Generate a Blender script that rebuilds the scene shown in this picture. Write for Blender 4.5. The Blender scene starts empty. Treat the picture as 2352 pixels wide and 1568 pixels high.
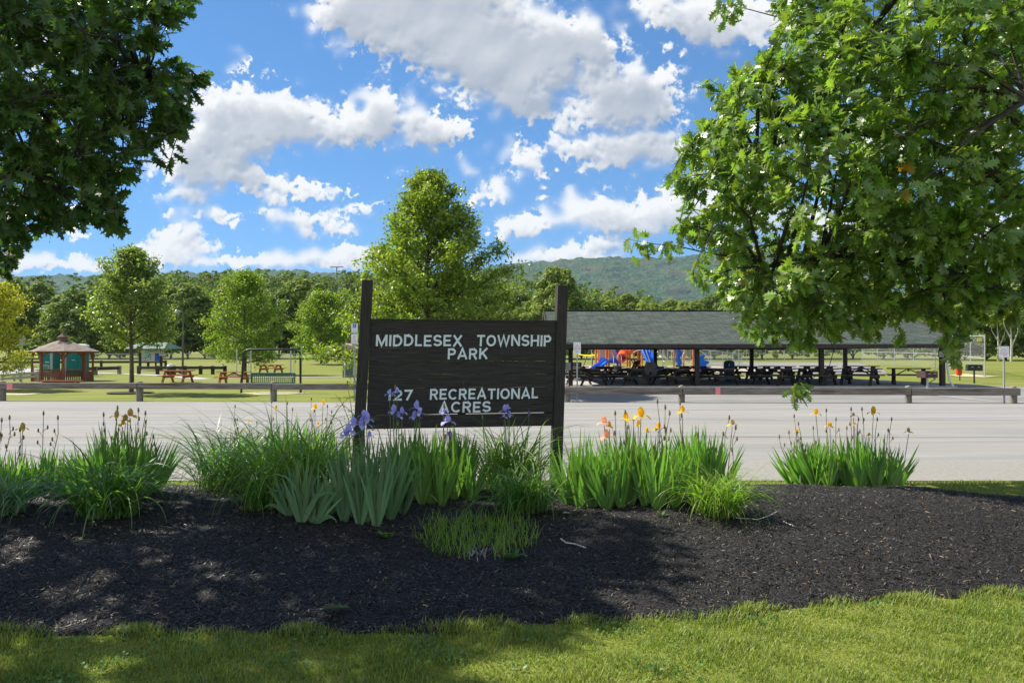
import bpy, bmesh, math, random
import numpy as np
from mathutils import Vector, Matrix
from mathutils.geometry import tessellate_polygon

# ------------------------------------------------------------------ camera, sky, sun, exposure
scene = bpy.context.scene
COL = scene.collection
R = math.radians
F, CX, CY, HZ, EYE = 1745.0, 1176.0, 784.0, 812.0, 1.65     # focal length and centre on a 2352 px wide frame
PITCH = math.atan((HZ - CY) / F)
cam_data = bpy.data.cameras.new('camera')
cam_data.sensor_width = 36.0
cam_data.lens = 36.0 * F / 2352.0
cam_data.clip_start, cam_data.clip_end = 0.05, 20000
cam = bpy.data.objects.new('camera', cam_data)
COL.objects.link(cam)
cam.location = (0, 0, EYE)
cam.rotation_euler = (R(90) + PITCH, 0, 0)
scene.camera = cam

SUN_EL, SUN_AZ = R(46), R(66)                                # sun behind the sign, to the left
SUN = Vector((-math.sin(SUN_AZ) * math.cos(SUN_EL), math.cos(SUN_AZ) * math.cos(SUN_EL), math.sin(SUN_EL)))
sun_data = bpy.data.lights.new('sun', 'SUN')
sun_data.energy, sun_data.angle, sun_data.color = 4.7, R(0.53), (1.0, 0.93, 0.80)
sun = bpy.data.objects.new('sun', sun_data)
COL.objects.link(sun)
sun.location = (-40, 40, 60)
sun.rotation_euler = (-SUN).to_track_quat('-Z', 'Y').to_euler()

scene.view_settings.view_transform = 'Standard'
scene.view_settings.look = 'None'
scene.view_settings.exposure = 0.95
scene.view_settings.gamma = 1.0
scene.cycles.max_bounces = 6
scene.cycles.diffuse_bounces = 3
scene.cycles.glossy_bounces = 2
scene.cycles.transmission_bounces = 4
scene.cycles.transparent_max_bounces = 12
scene.cycles.volume_bounces = 0
scene.cycles.caustics_reflective = scene.cycles.caustics_refractive = False
scene.cycles.sample_clamp_indirect = 6.0
scene.cycles.use_denoising = True

U0, U1, V0, V1, CW, CH = -1.15, 1.15, -0.04, 0.90, 2760, 1128


def fnoise(h, w, beta, seed, lo=0.0, hi=1e9, stretch=1.0):
    r = np.random.default_rng(seed)
    f = np.fft.rfft2(r.standard_normal((h, w)))
    ky = np.fft.fftfreq(h)[:, None] * h * stretch
    kx = np.fft.rfftfreq(w)[None, :] * w * (h / w)
    k = np.sqrt(kx * kx + ky * ky)
    k[0, 0] = 1
    a = k ** (-beta / 2) * (k > lo) * (k < hi)
    a[0, 0] = 0
    n = np.fft.irfft2(f * a, s=(h, w))
    return (n / n.std()).astype(np.float32)


def sstep(a, b, x):
    t = np.clip((x - a) / (b - a), 0, 1)
    return t * t * (3 - 2 * t)


def blur(a, r):
    for ax in (0, 1):
        for _ in range(2):
            p = np.concatenate([np.repeat(np.take(a, [0], ax), r + 1, ax), a, np.repeat(np.take(a, [-1], ax), r, ax)], ax)
            c = np.cumsum(p, ax, dtype=np.float64)
            n = a.shape[ax]
            a = ((np.take(c, range(2 * r + 1, 2 * r + 1 + n), ax) - np.take(c, range(0, n), ax)) / (2 * r + 1)).astype(np.float32)
    return a


CLOUDS = [  # centre, half sizes and tilt of every fair-weather cloud, as directions from the meadow
    (800, 25, 95, 60, 0), (900, 60, 150, 75, 8), (1040, 60, 150, 110, 0), (1140, 190, 120, 70, 10), (1250, 90, 150, 80, 0), (1350, 95, 75, 50, 0), (1190, 140, 130, 70, 0), (960, -40, 260, 70, 0), (1200, 235, 60, 25, 30),
    (490, 260, 90, 50, 0), (590, 245, 130, 62, 5), (690, 285, 130, 48, 8), (620, 305, 140, 30, 0), (870, 240, 75, 48, 30), (950, 285, 100, 42, 15), (1030, 295, 50, 22, 0), (840, 300, 70, 38, 0), (985, 325, 30, 22, 0),
    (400, 330, 90, 38, 0), (520, 350, 100, 30, 0), (430, 395, 95, 36, 0), (560, 408, 110, 32, 8), (650, 430, 50, 12, 5), (420, 448, 82, 17, 0), (520, 497, 40, 16, 5), (448, 484, 28, 11, 0), (390, 492, 28, 12, 20),
    (632, 457, 26, 12, 15), (770, 442, 60, 13, 4), (705, 438, 25, 12, 0), (410, 533, 70, 26, 0), (400, 575, 110, 24, 0), (650, 498, 70, 16, 8), (740, 518, 95, 24, 6), (830, 480, 70, 14, -5), (110, 600, 125, 20, 2), (30, 605, 60, 16, 0), (220, 612, 60, 10, 0),
    (180, 538, 30, 16, 0), (470, 602, 170, 14, 0), (600, 600, 60, 18, 0), (720, 596, 95, 20, 0), (790, 575, 50, 14, 0), (860, 590, 60, 20, 0), (960, 600, 120, 20, 0),
    (1580, 30, 100, 62, 10), (1660, 75, 90, 35, 0), (1510, 0, 60, 30, 0), (1790, 70, 60, 35, 0), (1760, 10, 100, 40, 0),
    (1420, 205, 100, 52, 0), (1500, 205, 95, 50, 5), (1350, 262, 95, 32, -8), (1470, 265, 85, 28, 0), (1400, 352, 95, 46, 0), (1300, 335, 75, 20, 5), (1500, 335, 70, 42, 0), (1565, 355, 40, 24, 0),
    (1180, 355, 48, 32, 10), (1215, 385, 50, 24, 20), (1075, 380, 35, 12, 20), (1142, 430, 45, 26, 0), (1100, 460, 40, 16, -10), (1245, 505, 115, 26, -6), (1355, 470, 75, 36, 10), (1470, 490, 90, 36, 0), (1560, 470, 70, 44, 0), (1170, 530, 60, 14, 0), (1440, 520, 110, 16, 0),
    (1310, 578, 110, 22, -6), (1385, 560, 48, 20, 0), (1225, 594, 60, 12, 0), (1330, 600, 140, 12, 0), (545, 132, 24, 9, 50), (555, 150, 16, 6, 60), (915, 398, 22, 7, 0), (1030, 430, 20, 8, 10), (1250, 455, 14, 10, 0),
    (1700, 470, 110, 60, 0), (1900, 520, 150, 45, 0), (2120, 560, 180, 35, 0), (2330, 520, 120, 40, 0), (2000, 120, 160, 70, 0), (2250, 300, 150, 60, 0), (1950, 330, 110, 45, 0), (-200, 350, 200, 70, 0), (-350, 560, 200, 40, 0), (100, 120, 170, 60, 0),
    (2700, 420, 200, 70, 0), (2650, 80, 200, 80, 0), (400, -250, 260, 80, 0), (1700, -280, 280, 90, 0), (-400, -60, 250, 80, 0), (1050, -450, 300, 90, 0), (2400, -300, 260, 90, 0),
]


def cloud_image():
    uu, vv = np.meshgrid(np.linspace(U0, U1, CW, dtype=np.float32), np.linspace(V0, V1, CH, dtype=np.float32))
    X = CX + uu * F
    Y = HZ - vv * F
    n_mid = fnoise(CH, CW, 3.2, 3, 16, 500)
    n_fine = fnoise(CH, CW, 3.0, 4, 45)
    warp = np.clip(0.30 + (HZ - Y) / 620, 0.22, 1.3)          # smaller puffs towards the horizon
    X = X + (13 * fnoise(CH, CW, 3.4, 1, 18) + 4.0 * fnoise(CH, CW, 3.0, 11, 50)) * warp
    Y = Y + (10 * fnoise(CH, CW, 3.4, 2, 18) + 3.5 * fnoise(CH, CW, 3.0, 12, 50)) * warp
    G = np.zeros((CH, CW), np.float32)
    for cx, cy, rx, ry, rot in CLOUDS:
        c, s = math.cos(R(rot)), math.sin(R(rot))
        dx, dy = X - cx, Y - cy
        a, b = (dx * c + dy * s) / rx, (-dx * s + dy * c) / ry
        b = np.where(b > 0, b * 1.12, b)                        # flatter undersides
        G += np.exp(-1.15 * (a * a + b * b))
    G = np.minimum(G, 1.5)
    field = G - 0.33 + 0.085 * n_mid + 0.020 * n_fine
    soft = fnoise(CH, CW, 3.4, 9, 6)
    wd = 0.34 + 0.22 * sstep(-1, 1, soft)                       # some rims crisp, some frayed
    alpha = np.clip(field / wd, 0, 1)
    alpha = alpha * alpha * (3 - 2 * alpha)
    alpha = alpha ** 0.75
    wisp = sstep(0.2, 1.6, fnoise(CH, CW, 3.0, 8, 9) + 0.3 * n_fine)
    alpha = np.maximum(alpha, 0.22 * sstep(-0.12, 0.10, field) * wisp)
    mixf = sstep(-0.6, 1.2, soft)
    alpha = alpha * (1 - mixf) + blur(alpha, 5) * mixf
    thick = np.clip(field, 0, 1.0)
    tb = blur(thick, 14)
    up = np.roll(np.roll(blur(thick, 26), -36, 0), 16, 1)       # cloud that lies towards the sun
    puff = fnoise(CH, CW, 3.8, 21, 7, 200)
    relief = blur(np.minimum(thick, 0.6) + 0.16 * puff * sstep(0.05, 0.4, thick), 8)
    slope = relief - np.roll(np.roll(relief, -16, 0), 9, 1)
    bil = 1 - np.abs(fnoise(CH, CW, 3.2, 23, 16, 300))
    lump = blur(np.minimum(thick, 0.8) + 0.05 * bil, 2)
    crisp = lump - np.roll(np.roll(lump, -6, 0), 3, 1)
    body = sstep(0.14, 0.72, 0.25 * tb + 0.80 * up + 0.045 * puff + 0.05 * bil)
    shade = 1.0 - 0.36 * body + 0.26 * slope + 0.34 * crisp
    shade = np.clip(shade, 0.55, 1.0)
    img = bpy.data.images.new('cloud_cover', CW, CH, alpha=True, float_buffer=True)
    img.colorspace_settings.name = 'Non-Color'
    out = np.zeros((CH, CW, 4), np.float32)
    out[..., 0] = alpha
    out[..., 1] = shade
    out[..., 3] = 1
    img.pixels.foreach_set(out.ravel())
    img.update()
    img.pack()
    return img


world = bpy.data.worlds.new('World')
scene.world = world
world.use_nodes = True
wn, wl = world.node_tree.nodes, world.node_tree.links
wn.clear()


def wnode(t, **k):
    n = wn.new(t)
    for a, b in k.items():
        setattr(n, a, b)
    return n


def wmath(op, a, b=None):
    n = wnode('ShaderNodeMath', operation=op)
    for i, v in enumerate((a, b)):
        if v is None:
            continue
        if isinstance(v, (int, float)):
            n.inputs[i].default_value = v
        else:
            wl.new(v, n.inputs[i])
    return n.outputs[0]


sky = wnode('ShaderNodeTexSky', sky_type='NISHITA', sun_disc=False, sun_elevation=SUN_EL, sun_rotation=-SUN_AZ)
sky.air_density, sky.dust_density, sky.ozone_density, sky.altitude = 0.80, 0.0, 4.0, 150
hsv = wnode('ShaderNodeHueSaturation')
hsv.inputs['Saturation'].default_value = 1.15
def vmath(op, a, b):
    n = wnode('ShaderNodeVectorMath', operation=op)
    for i, v in enumerate((a, b)):
        if isinstance(v, tuple):
            n.inputs[i].default_value = v
        else:
            wl.new(v, n.inputs[i])
    return n.outputs[0]


# the photograph's film response: the bright band near the horizon is held back
roll = vmath('DIVIDE', sky.outputs[0], vmath('ADD', vmath('MULTIPLY', sky.outputs[0], (1 / 2.2, 1 / 4.6, 1 / 8.6)), (1.0, 1.0, 1.0)))
wl.new(roll, hsv.inputs['Color'])
bg_sky = wnode('ShaderNodeBackground')
bg_sky.inputs[1].default_value = 0.130
wl.new(hsv.outputs[0], bg_sky.inputs[0])
tc = wnode('ShaderNodeTexCoord')
sep = wnode('ShaderNodeSeparateXYZ')
wl.new(tc.outputs['Generated'], sep.inputs[0])
ysafe = wmath('MAXIMUM', sep.outputs[1], 0.02)
cu = wmath('DIVIDE', wmath('SUBTRACT', wmath('DIVIDE', sep.outputs[0], ysafe), U0), U1 - U0)
cv = wmath('DIVIDE', wmath('SUBTRACT', wmath('DIVIDE', sep.outputs[2], ysafe), V0), V1 - V0)
comb = wnode('ShaderNodeCombineXYZ')
wl.new(cu, comb.inputs[0])
wl.new(cv, comb.inputs[1])
tex = wnode('ShaderNodeTexImage', extension='CLIP', interpolation='Linear')
tex.image = cloud_image()
wl.new(comb.outputs[0], tex.inputs[0])
sepc = wnode('ShaderNodeSeparateColor')
wl.new(tex.outputs[0], sepc.inputs[0])
ramp = wnode('ShaderNodeMix', data_type='RGBA')
ramp.inputs['A'].default_value = (0.36, 0.42, 0.52, 1)
ramp.inputs['B'].default_value = (0.96, 0.97, 0.98, 1)
wl.new(wmath('DIVIDE', wmath('SUBTRACT', sepc.outputs[1], 0.5), 0.5), ramp.inputs['Factor'])
bg_cloud = wnode('ShaderNodeBackground')
bg_cloud.inputs[1].default_value = 0.53
wl.new(ramp.outputs['Result'], bg_cloud.inputs[0])
mixw = wnode('ShaderNodeMixShader')
wl.new(wmath('MULTIPLY', sepc.outputs[0], wmath('GREATER_THAN', sep.outputs[1], 0.05)), mixw.inputs[0])
wl.new(bg_sky.outputs[0], mixw.inputs[1])
wl.new(bg_cloud.outputs[0], mixw.inputs[2])
# unseen white clouds added behind the camera as fill light for the shaded faces
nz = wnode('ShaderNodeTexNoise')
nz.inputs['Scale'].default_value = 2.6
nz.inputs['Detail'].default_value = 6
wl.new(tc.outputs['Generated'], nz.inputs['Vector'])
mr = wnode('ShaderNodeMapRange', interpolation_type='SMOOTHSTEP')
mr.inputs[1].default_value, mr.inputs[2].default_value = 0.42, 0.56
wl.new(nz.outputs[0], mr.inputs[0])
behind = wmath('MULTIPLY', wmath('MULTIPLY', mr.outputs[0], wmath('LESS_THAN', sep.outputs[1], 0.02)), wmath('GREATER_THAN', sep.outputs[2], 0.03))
bg_fill = wnode('ShaderNodeBackground')
bg_fill.inputs[0].default_value = (0.96, 0.98, 1.0, 1)
bg_fill.inputs[1].default_value = 0.48
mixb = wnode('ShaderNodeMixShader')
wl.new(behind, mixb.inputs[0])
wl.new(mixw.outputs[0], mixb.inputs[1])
wl.new(bg_fill.outputs[0], mixb.inputs[2])
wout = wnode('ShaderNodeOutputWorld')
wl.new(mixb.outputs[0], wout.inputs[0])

# ------------------------------------------------------------------ helpers
rng = np.random.default_rng(7)
rnd = random.Random(7)


def tag(o, label=None, cat=None, group=None, kind=None):
    for k, v in (('label', label), ('category', cat), ('group', group), ('kind', kind)):
        if v:
            o[k] = v
    return o


def empty(name, loc=(0, 0, 0), rz=0.0, label=None, cat=None, group=None):
    o = bpy.data.objects.new(name, None)
    o.empty_display_size = 0.2
    COL.objects.link(o)
    o.location = loc
    o.rotation_euler = (0, 0, rz)
    return tag(o, label, cat, group)


def link(name, me, mats, parent=None):
    o = bpy.data.objects.new(name, me)
    for m in (mats if isinstance(mats, (list, tuple)) else [mats]):
        me.materials.append(m)
    COL.objects.link(o)
    o.parent = parent
    return o


def np_obj(name, V, Fc, mats, parent=None, smooth=False, mi=None):
    """A mesh from a vertex array and one array of equal-sized faces."""
    V = np.ascontiguousarray(V, np.float32)
    Fc = np.ascontiguousarray(Fc, np.int32)
    me = bpy.data.meshes.new(name)
    me.vertices.add(len(V))
    me.vertices.foreach_set('co', V.ravel())
    me.loops.add(Fc.size)
    me.loops.foreach_set('vertex_index', Fc.ravel())
    me.polygons.add(len(Fc))
    me.polygons.foreach_set('loop_start', np.arange(0, Fc.size, Fc.shape[1], dtype=np.int32))
    if smooth:
        me.polygons.foreach_set('use_smooth', np.ones(len(Fc), bool))
    if mi is not None:
        me.polygons.foreach_set('material_index', np.asarray(mi, np.int32))
    me.update(calc_edges=True)
    return link(name, me, mats, parent)


def join(parts):
    V, Fc, off = [], [], 0
    for v, f in parts:
        V.append(v)
        Fc.append(f + off)
        off += len(v)
    return np.concatenate(V), np.concatenate(Fc)


def children(o):
    return [c for c in bpy.data.objects if c.parent is o]


def copy_tree(o, parent=None, memo={}):
    c = o.copy()
    COL.objects.link(c)
    c.parent = parent
    if o.name not in memo:
        memo[o.name] = children(o)
    for ch in memo[o.name]:
        copy_tree(ch, c)
    return c


def place(o, loc, rz=0.0, label=None, s=None):
    o.location = loc
    o.rotation_euler = (0, 0, rz)
    if s is not None:
        o.scale = (s, s, s) if isinstance(s, (int, float)) else s
    if label:
        o['label'] = label
    return o


class MB:
    """Collects boxes, bars, tubes, lathes and prisms; build() links them as ONE mesh object."""

    def __init__(s):
        s.v, s.f, s.m, s.k = [], [], [], 0

    def add(s, vs, fs):
        o = len(s.v)
        s.v += [tuple(v) for v in vs]
        s.f += [tuple(i + o for i in f) for f in fs]
        s.m += [s.k] * len(fs)
        return s

    def box(s, c, d, rz=0.0, M=None):
        vs = []
        for x in (-.5, .5):
            for y in (-.5, .5):
                for z in (-.5, .5):
                    p = Vector((x * d[0], y * d[1], z * d[2]))
                    if rz:
                        p = Matrix.Rotation(rz, 3, 'Z') @ p
                    if M:
                        p = M @ p
                    vs.append(p + Vector(c))
        return s.add(vs, [(0, 1, 3, 2), (4, 6, 7, 5), (0, 4, 5, 1), (2, 3, 7, 6), (0, 2, 6, 4), (1, 5, 7, 3)])

    def bar(s, p0, p1, w, h, up=(0, 0, 1)):
        p0, p1 = Vector(p0), Vector(p1)
        d = (p1 - p0).normalized()
        a = d.cross(Vector(up))
        if a.length < 1e-4:
            a = d.cross(Vector((0, 1, 0)))
        a.normalize()
        b = a.cross(d)
        vs = [p + a * (w / 2 * i) + b * (h / 2 * j) for p in (p0, p1) for i, j in ((-1, -1), (1, -1), (1, 1), (-1, 1))]
        return s.add(vs, [(3, 2, 1, 0), (4, 5, 6, 7), (0, 1, 5, 4), (1, 2, 6, 5), (2, 3, 7, 6), (3, 0, 4, 7)])

    def tube(s, pts, r, n=8, cap=True):
        pts = [Vector(p) for p in pts]
        rs = r if isinstance(r, (list, tuple)) else [r] * len(pts)
        t0 = (pts[1] - pts[0]).normalized()
        a = t0.cross(Vector((0, 0, 1)))
        if a.length < 1e-3:
            a = t0.cross(Vector((0, 1, 0)))
        a.normalize()
        vs, fs = [], []
        for i, p in enumerate(pts):
            t = (pts[min(i + 1, len(pts) - 1)] - pts[max(i - 1, 0)]).normalized()
            a = (a - t * a.dot(t))
            a = a.normalized() if a.length > 1e-5 else t.orthogonal().normalized()
            b = t.cross(a)
            for j in range(n):
                w = 2 * math.pi * j / n
                vs.append(p + (a * math.cos(w) + b * math.sin(w)) * rs[i])
        for i in range(len(pts) - 1):
            for j in range(n):
                k = (j + 1) % n
                fs.append((i * n + j, i * n + k, (i + 1) * n + k, (i + 1) * n + j))
        if cap:
            fs += [tuple(range(n - 1, -1, -1)), tuple(range((len(pts) - 1) * n, len(pts) * n))]
        return s.add(vs, fs)

    def lathe(s, prof, n=16, c=(0, 0, 0), ph=0.0):
        vs, fs = [], []
        for r, z in prof:
            for j in range(n):
                w = 2 * math.pi * j / n + ph
                vs.append((c[0] + r * math.cos(w), c[1] + r * math.sin(w), c[2] + z))
        for i in range(len(prof) - 1):
            for j in range(n):
                k = (j + 1) % n
                fs.append((i * n + j, i * n + k, (i + 1) * n + k, (i + 1) * n + j))
        fs += [tuple(range(n - 1, -1, -1)), tuple(range((len(prof) - 1) * n, len(prof) * n))]
        return s.add(vs, fs)

    def prism(s, poly, o, ax, ay, th):
        """A flat outline (2-D points) at o along ax / ay, given the thickness th along ax x ay."""
        o, ax, ay = Vector(o), Vector(ax), Vector(ay)
        n = ax.cross(ay).normalized() * th
        k = len(poly)
        vs = [o + ax * x + ay * y for x, y in poly] + [o + ax * x + ay * y + n for x, y in poly]
        fs = [tuple(range(k - 1, -1, -1)), tuple(range(k, 2 * k))] + [(i, (i + 1) % k, k + (i + 1) % k, k + i) for i in range(k)]
        return s.add(vs, fs)

    def build(s, name, mats, parent=None, smooth=False, bevel=0.0):
        me = bpy.data.meshes.new(name)
        me.from_pydata([tuple(v) for v in s.v], [], s.f)
        me.polygons.foreach_set('material_index', s.m)
        if smooth:
            me.polygons.foreach_set('use_smooth', [True] * len(s.f))
        me.update()
        o = link(name, me, mats, parent)
        if bevel:
            b = o.modifiers.new('bevel', 'BEVEL')
            b.width, b.segments, b.limit_method = bevel, 2, 'ANGLE'
        if smooth:
            me.set_sharp_from_angle(angle=R(40))
        return o


# ------------------------------------------------------------------ materials
MATS = {}


def mk(name, c1, c2=None, scale=6.0, rough=0.8, spec=0.3, stretch=(1, 1, 1), detail=5, lo=0.35, hi=0.65, bump=0.0, bscale=None, bdist=0.02,
       island=0.0, hue=0.0, trans=0.0, tcol=None, metal=0.0, c3=None, s3=1.0, sheen=0.0):
    """A procedural material: noise between two (or three) colours, optional bump, per-piece variation and translucency."""
    m = bpy.data.materials.new(name)
    m.use_nodes = True
    nt = m.node_tree
    N, L = nt.nodes, nt.links
    N.clear()
    out = N.new('ShaderNodeOutputMaterial')
    p = N.new('ShaderNodeBsdfPrincipled')
    p.inputs['Roughness'].default_value = rough
    p.inputs['Specular IOR Level'].default_value = spec
    p.inputs['Metallic'].default_value = metal
    t = N.new('ShaderNodeTexCoord')
    mp = N.new('ShaderNodeMapping')
    mp.inputs['Scale'].default_value = stretch
    L.new(t.outputs['Object'], mp.inputs[0])

    def noise(sc, det, rgh=0.6):
        n = N.new('ShaderNodeTexNoise')
        n.inputs['Scale'].default_value = sc
        n.inputs['Detail'].default_value = det
        n.inputs['Roughness'].default_value = rgh
        L.new(mp.outputs[0], n.inputs['Vector'])
        return n.outputs[0]

    def rgb(c):
        return (c[0], c[1], c[2], 1)

    def mixc(f, a, b):
        x = N.new('ShaderNodeMix')
        x.data_type = 'RGBA'
        for k, v in (('Factor', f), ('A', a), ('B', b)):
            if isinstance(v, tuple):
                x.inputs[k].default_value = v
            elif isinstance(v, float):
                x.inputs[k].default_value = v
            else:
                L.new(v, x.inputs[k])
        return x.outputs['Result']

    def ramp01(v, a, b):
        r = N.new('ShaderNodeMapRange')
        r.inputs[1].default_value, r.inputs[2].default_value = a, b
        L.new(v, r.inputs[0])
        return r.outputs[0]

    col = rgb(c1)
    if c2:
        col = mixc(ramp01(noise(scale, detail), lo, hi), rgb(c1), rgb(c2))
    if c3:
        col = mixc(ramp01(noise(s3, 3), 0.5, 0.68), col, rgb(c3))
    if island:
        g = N.new('ShaderNodeNewGeometry')
        h = N.new('ShaderNodeHueSaturation')
        if isinstance(col, tuple):
            h.inputs['Color'].default_value = col
        else:
            L.new(col, h.inputs['Color'])
        v = N.new('ShaderNodeMapRange')
        v.inputs[3].default_value, v.inputs[4].default_value = 1 - island, 1 + island
        L.new(g.outputs['Random Per Island'], v.inputs[0])
        L.new(v.outputs[0], h.inputs['Value'])
        if hue:
            w = N.new('ShaderNodeMath')
            w.operation = 'MULTIPLY'
            w.inputs[1].default_value = 7.31
            L.new(g.outputs['Random Per Island'], w.inputs[0])
            w2 = N.new('ShaderNodeMath')
            w2.operation = 'FRACT'
            L.new(w.outputs[0], w2.inputs[0])
            v2 = N.new('ShaderNodeMapRange')
            v2.inputs[3].default_value, v2.inputs[4].default_value = 0.5 - hue, 0.5 + hue
            L.new(w2.outputs[0], v2.inputs[0])
            L.new(v2.outputs[0], h.inputs['Hue'])
        col = h.outputs[0]
    if isinstance(col, tuple):
        p.inputs['Base Color'].default_value = col
    else:
        L.new(col, p.inputs['Base Color'])
    if bump:
        b = N.new('ShaderNodeBump')
        b.inputs['Strength'].default_value = bump
        b.inputs['Distance'].default_value = bdist
        L.new(noise(bscale or scale * 3, 4), b.inputs['Height'])
        L.new(b.outputs[0], p.inputs['Normal'])
    if trans:
        tr = N.new('ShaderNodeBsdfTranslucent')
        if tcol:
            k = N.new('ShaderNodeMix')
            k.data_type, k.blend_type = 'RGBA', 'MULTIPLY'
            k.inputs['Factor'].default_value = 1
            k.inputs['B'].default_value = rgb(tcol)
            if isinstance(col, tuple):
                k.inputs['A'].default_value = col
            else:
                L.new(col, k.inputs['A'])
            L.new(k.outputs['Result'], tr.inputs[0])
        ms = N.new('ShaderNodeMixShader')
        ms.inputs[0].default_value = trans
        L.new(p.outputs[0], ms.inputs[1])
        L.new(tr.outputs[0], ms.inputs[2])
        L.new(ms.outputs[0], out.inputs[0])
    else:
        L.new(p.outputs[0], out.inputs[0])
    MATS[name] = m
    return m


def brick_mat(name, c1, c2, mortar, bw, rh, off=0.5, ms=0.02, rough=0.9, coord='UV', var=0.3):
    m = bpy.data.materials.new(name)
    m.use_nodes = True
    N, L = m.node_tree.nodes, m.node_tree.links
    p = N['Principled BSDF']
    p.inputs['Roughness'].default_value = rough
    p.inputs['Specular IOR Level'].default_value = 0.2
    t = N.new('ShaderNodeTexCoord')
    b = N.new('ShaderNodeTexBrick')
    b.offset = off
    b.inputs['Color1'].default_value = (*c1, 1)
    b.inputs['Color2'].default_value = (*c2, 1)
    b.inputs['Mortar'].default_value = (*mortar, 1)
    b.inputs['Scale'].default_value = 1
    b.inputs['Mortar Size'].default_value = ms
    b.inputs['Mortar Smooth'].default_value = 0.4
    b.inputs['Brick Width'].default_value = bw
    b.inputs['Row Height'].default_value = rh
    L.new(t.outputs[coord], b.inputs['Vector'])
    n = N.new('ShaderNodeTexNoise')
    n.inputs['Scale'].default_value = 2.2
    n.inputs['Detail'].default_value = 6
    L.new(t.outputs[coord], n.inputs['Vector'])
    x = N.new('ShaderNodeMix')
    x.data_type, x.blend_type = 'RGBA', 'MULTIPLY'
    x.inputs['Factor'].default_value = 1
    r = N.new('ShaderNodeMapRange')
    r.inputs[1].default_value, r.inputs[2].default_value = 0.3, 0.7
    r.inputs[3].default_value, r.inputs[4].default_value = 1 - var, 1 + var
    L.new(n.outputs[0], r.inputs[0])
    L.new(b.outputs[0], x.inputs['A'])
    L.new(r.outputs[0], x.inputs['B'])
    L.new(x.outputs['Result'], p.inputs['Base Color'])
    MATS[name] = m
    return m


def mesh_mat(name, color, cell, wire, diag=True):
    """Chain-link netting: thin wires on a see-through sheet (object coordinates, metres)."""
    m = bpy.data.materials.new(name)
    m.use_nodes = True
    N, L = m.node_tree.nodes, m.node_tree.links
    p = N['Principled BSDF']
    p.inputs['Base Color'].default_value = (*color, 1)
    p.inputs['Metallic'].default_value = 0.3
    p.inputs['Roughness'].default_value = 0.5
    t = N.new('ShaderNodeTexCoord')
    s = N.new('ShaderNodeSeparateXYZ')
    L.new(t.outputs['UV'], s.inputs[0])

    def mth(op, a, b=None):
        n = N.new('ShaderNodeMath')
        n.operation = op
        for i, v in enumerate((a, b)):
            if v is None:
                continue
            if isinstance(v, float):
                n.inputs[i].default_value = v
            else:
                L.new(v, n.inputs[i])
        return n.outputs[0]
    a, b = (mth('ADD', s.outputs[0], s.outputs[1]), mth('SUBTRACT', s.outputs[0], s.outputs[1])) if diag else (s.outputs[0], s.outputs[1])
    fs = []
    for v in (a, b):
        fr = mth('FRACT', mth('DIVIDE', v, cell))
        fs.append(mth('LESS_THAN', mth('ABSOLUTE', mth('SUBTRACT', fr, 0.5)), wire))
    tr = N.new('ShaderNodeBsdfTransparent')
    ms = N.new('ShaderNodeMixShader')
    L.new(mth('MAXIMUM', fs[0], fs[1]), ms.inputs[0])
    L.new(tr.outputs[0], ms.inputs[1])
    L.new(p.outputs[0], ms.inputs[2])
    L.new(ms.outputs[0], N['Material Output'].inputs[0])
    MATS[name] = m
    return m


def uv_quad(o, w, h):
    """UVs in metres on the quads of an upright sheet built corner by corner."""
    me = o.data
    uv = me.uv_layers.new(name='uv')
    for pl in me.polygons:
        for k, li in enumerate(pl.loop_indices):
            uv.data[li].uv = ((0, 0), (w, 0), (w, h), (0, h))[k % 4]


mk('lawn', (0.135, 0.165, 0.026), (0.200, 0.220, 0.042), 0.9, 0.9, 0.15, stretch=(0.35, 1.3, 1), detail=8, bump=0.5, bscale=60, bdist=0.03, c3=(0.21, 0.205, 0.07), s3=0.10)
mk('soil', (0.05, 0.04, 0.03), (0.09, 0.075, 0.055), 8)
mk('asphalt', (0.235, 0.232, 0.226), (0.310, 0.306, 0.298), 1.3, 0.95, 0.1, stretch=(0.18, 1.6, 1), detail=12, bump=0.7, bscale=110, bdist=0.012, c3=(0.29, 0.275, 0.25), s3=0.25)
mk('asphalt_edge', (0.245, 0.236, 0.220), (0.315, 0.305, 0.285), 14, 0.95, 0.1, detail=10, bump=0.3, bscale=120)
mk('lot_asphalt', (0.19, 0.187, 0.183), (0.26, 0.255, 0.245), 0.8, 0.95, 0.1, stretch=(0.4, 1.2, 1), detail=10)
mk('tar', (0.10, 0.10, 0.10), (0.16, 0.16, 0.155), 3)
mk('old_paint', (0.24, 0.235, 0.22), (0.36, 0.35, 0.325), 3)
mk('concrete', (0.36, 0.35, 0.33), (0.48, 0.47, 0.44), 2.0, 0.9, 0.2, detail=8)
mk('gravel', (0.36, 0.35, 0.34), (0.50, 0.49, 0.47), 9, 0.95, detail=8)
mk('play_mulch', (0.30, 0.25, 0.20), (0.46, 0.41, 0.35), 3, 0.95, detail=9)
mk('sand', (0.42, 0.36, 0.22), (0.52, 0.46, 0.30), 3, 0.95)
mk('mulch', (0.010, 0.009, 0.009), (0.030, 0.027, 0.026), 38, 0.85, 0.35, detail=9, bump=1.0, bscale=70, bdist=0.03)
mk('chip', (0.017, 0.0155, 0.015), (0.042, 0.039, 0.037), 5, 0.55, 0.5, island=0.75)
mk('chip_tan', (0.16, 0.105, 0.055), (0.26, 0.19, 0.12), 5, 0.7, 0.3, island=0.5)
mk('grass', (0.165, 0.230, 0.034), (0.245, 0.285, 0.058), 1.5, 0.5, 0.35, island=0.40, hue=0.025, trans=0.38, tcol=(1.6, 1.75, 1.0))
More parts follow.
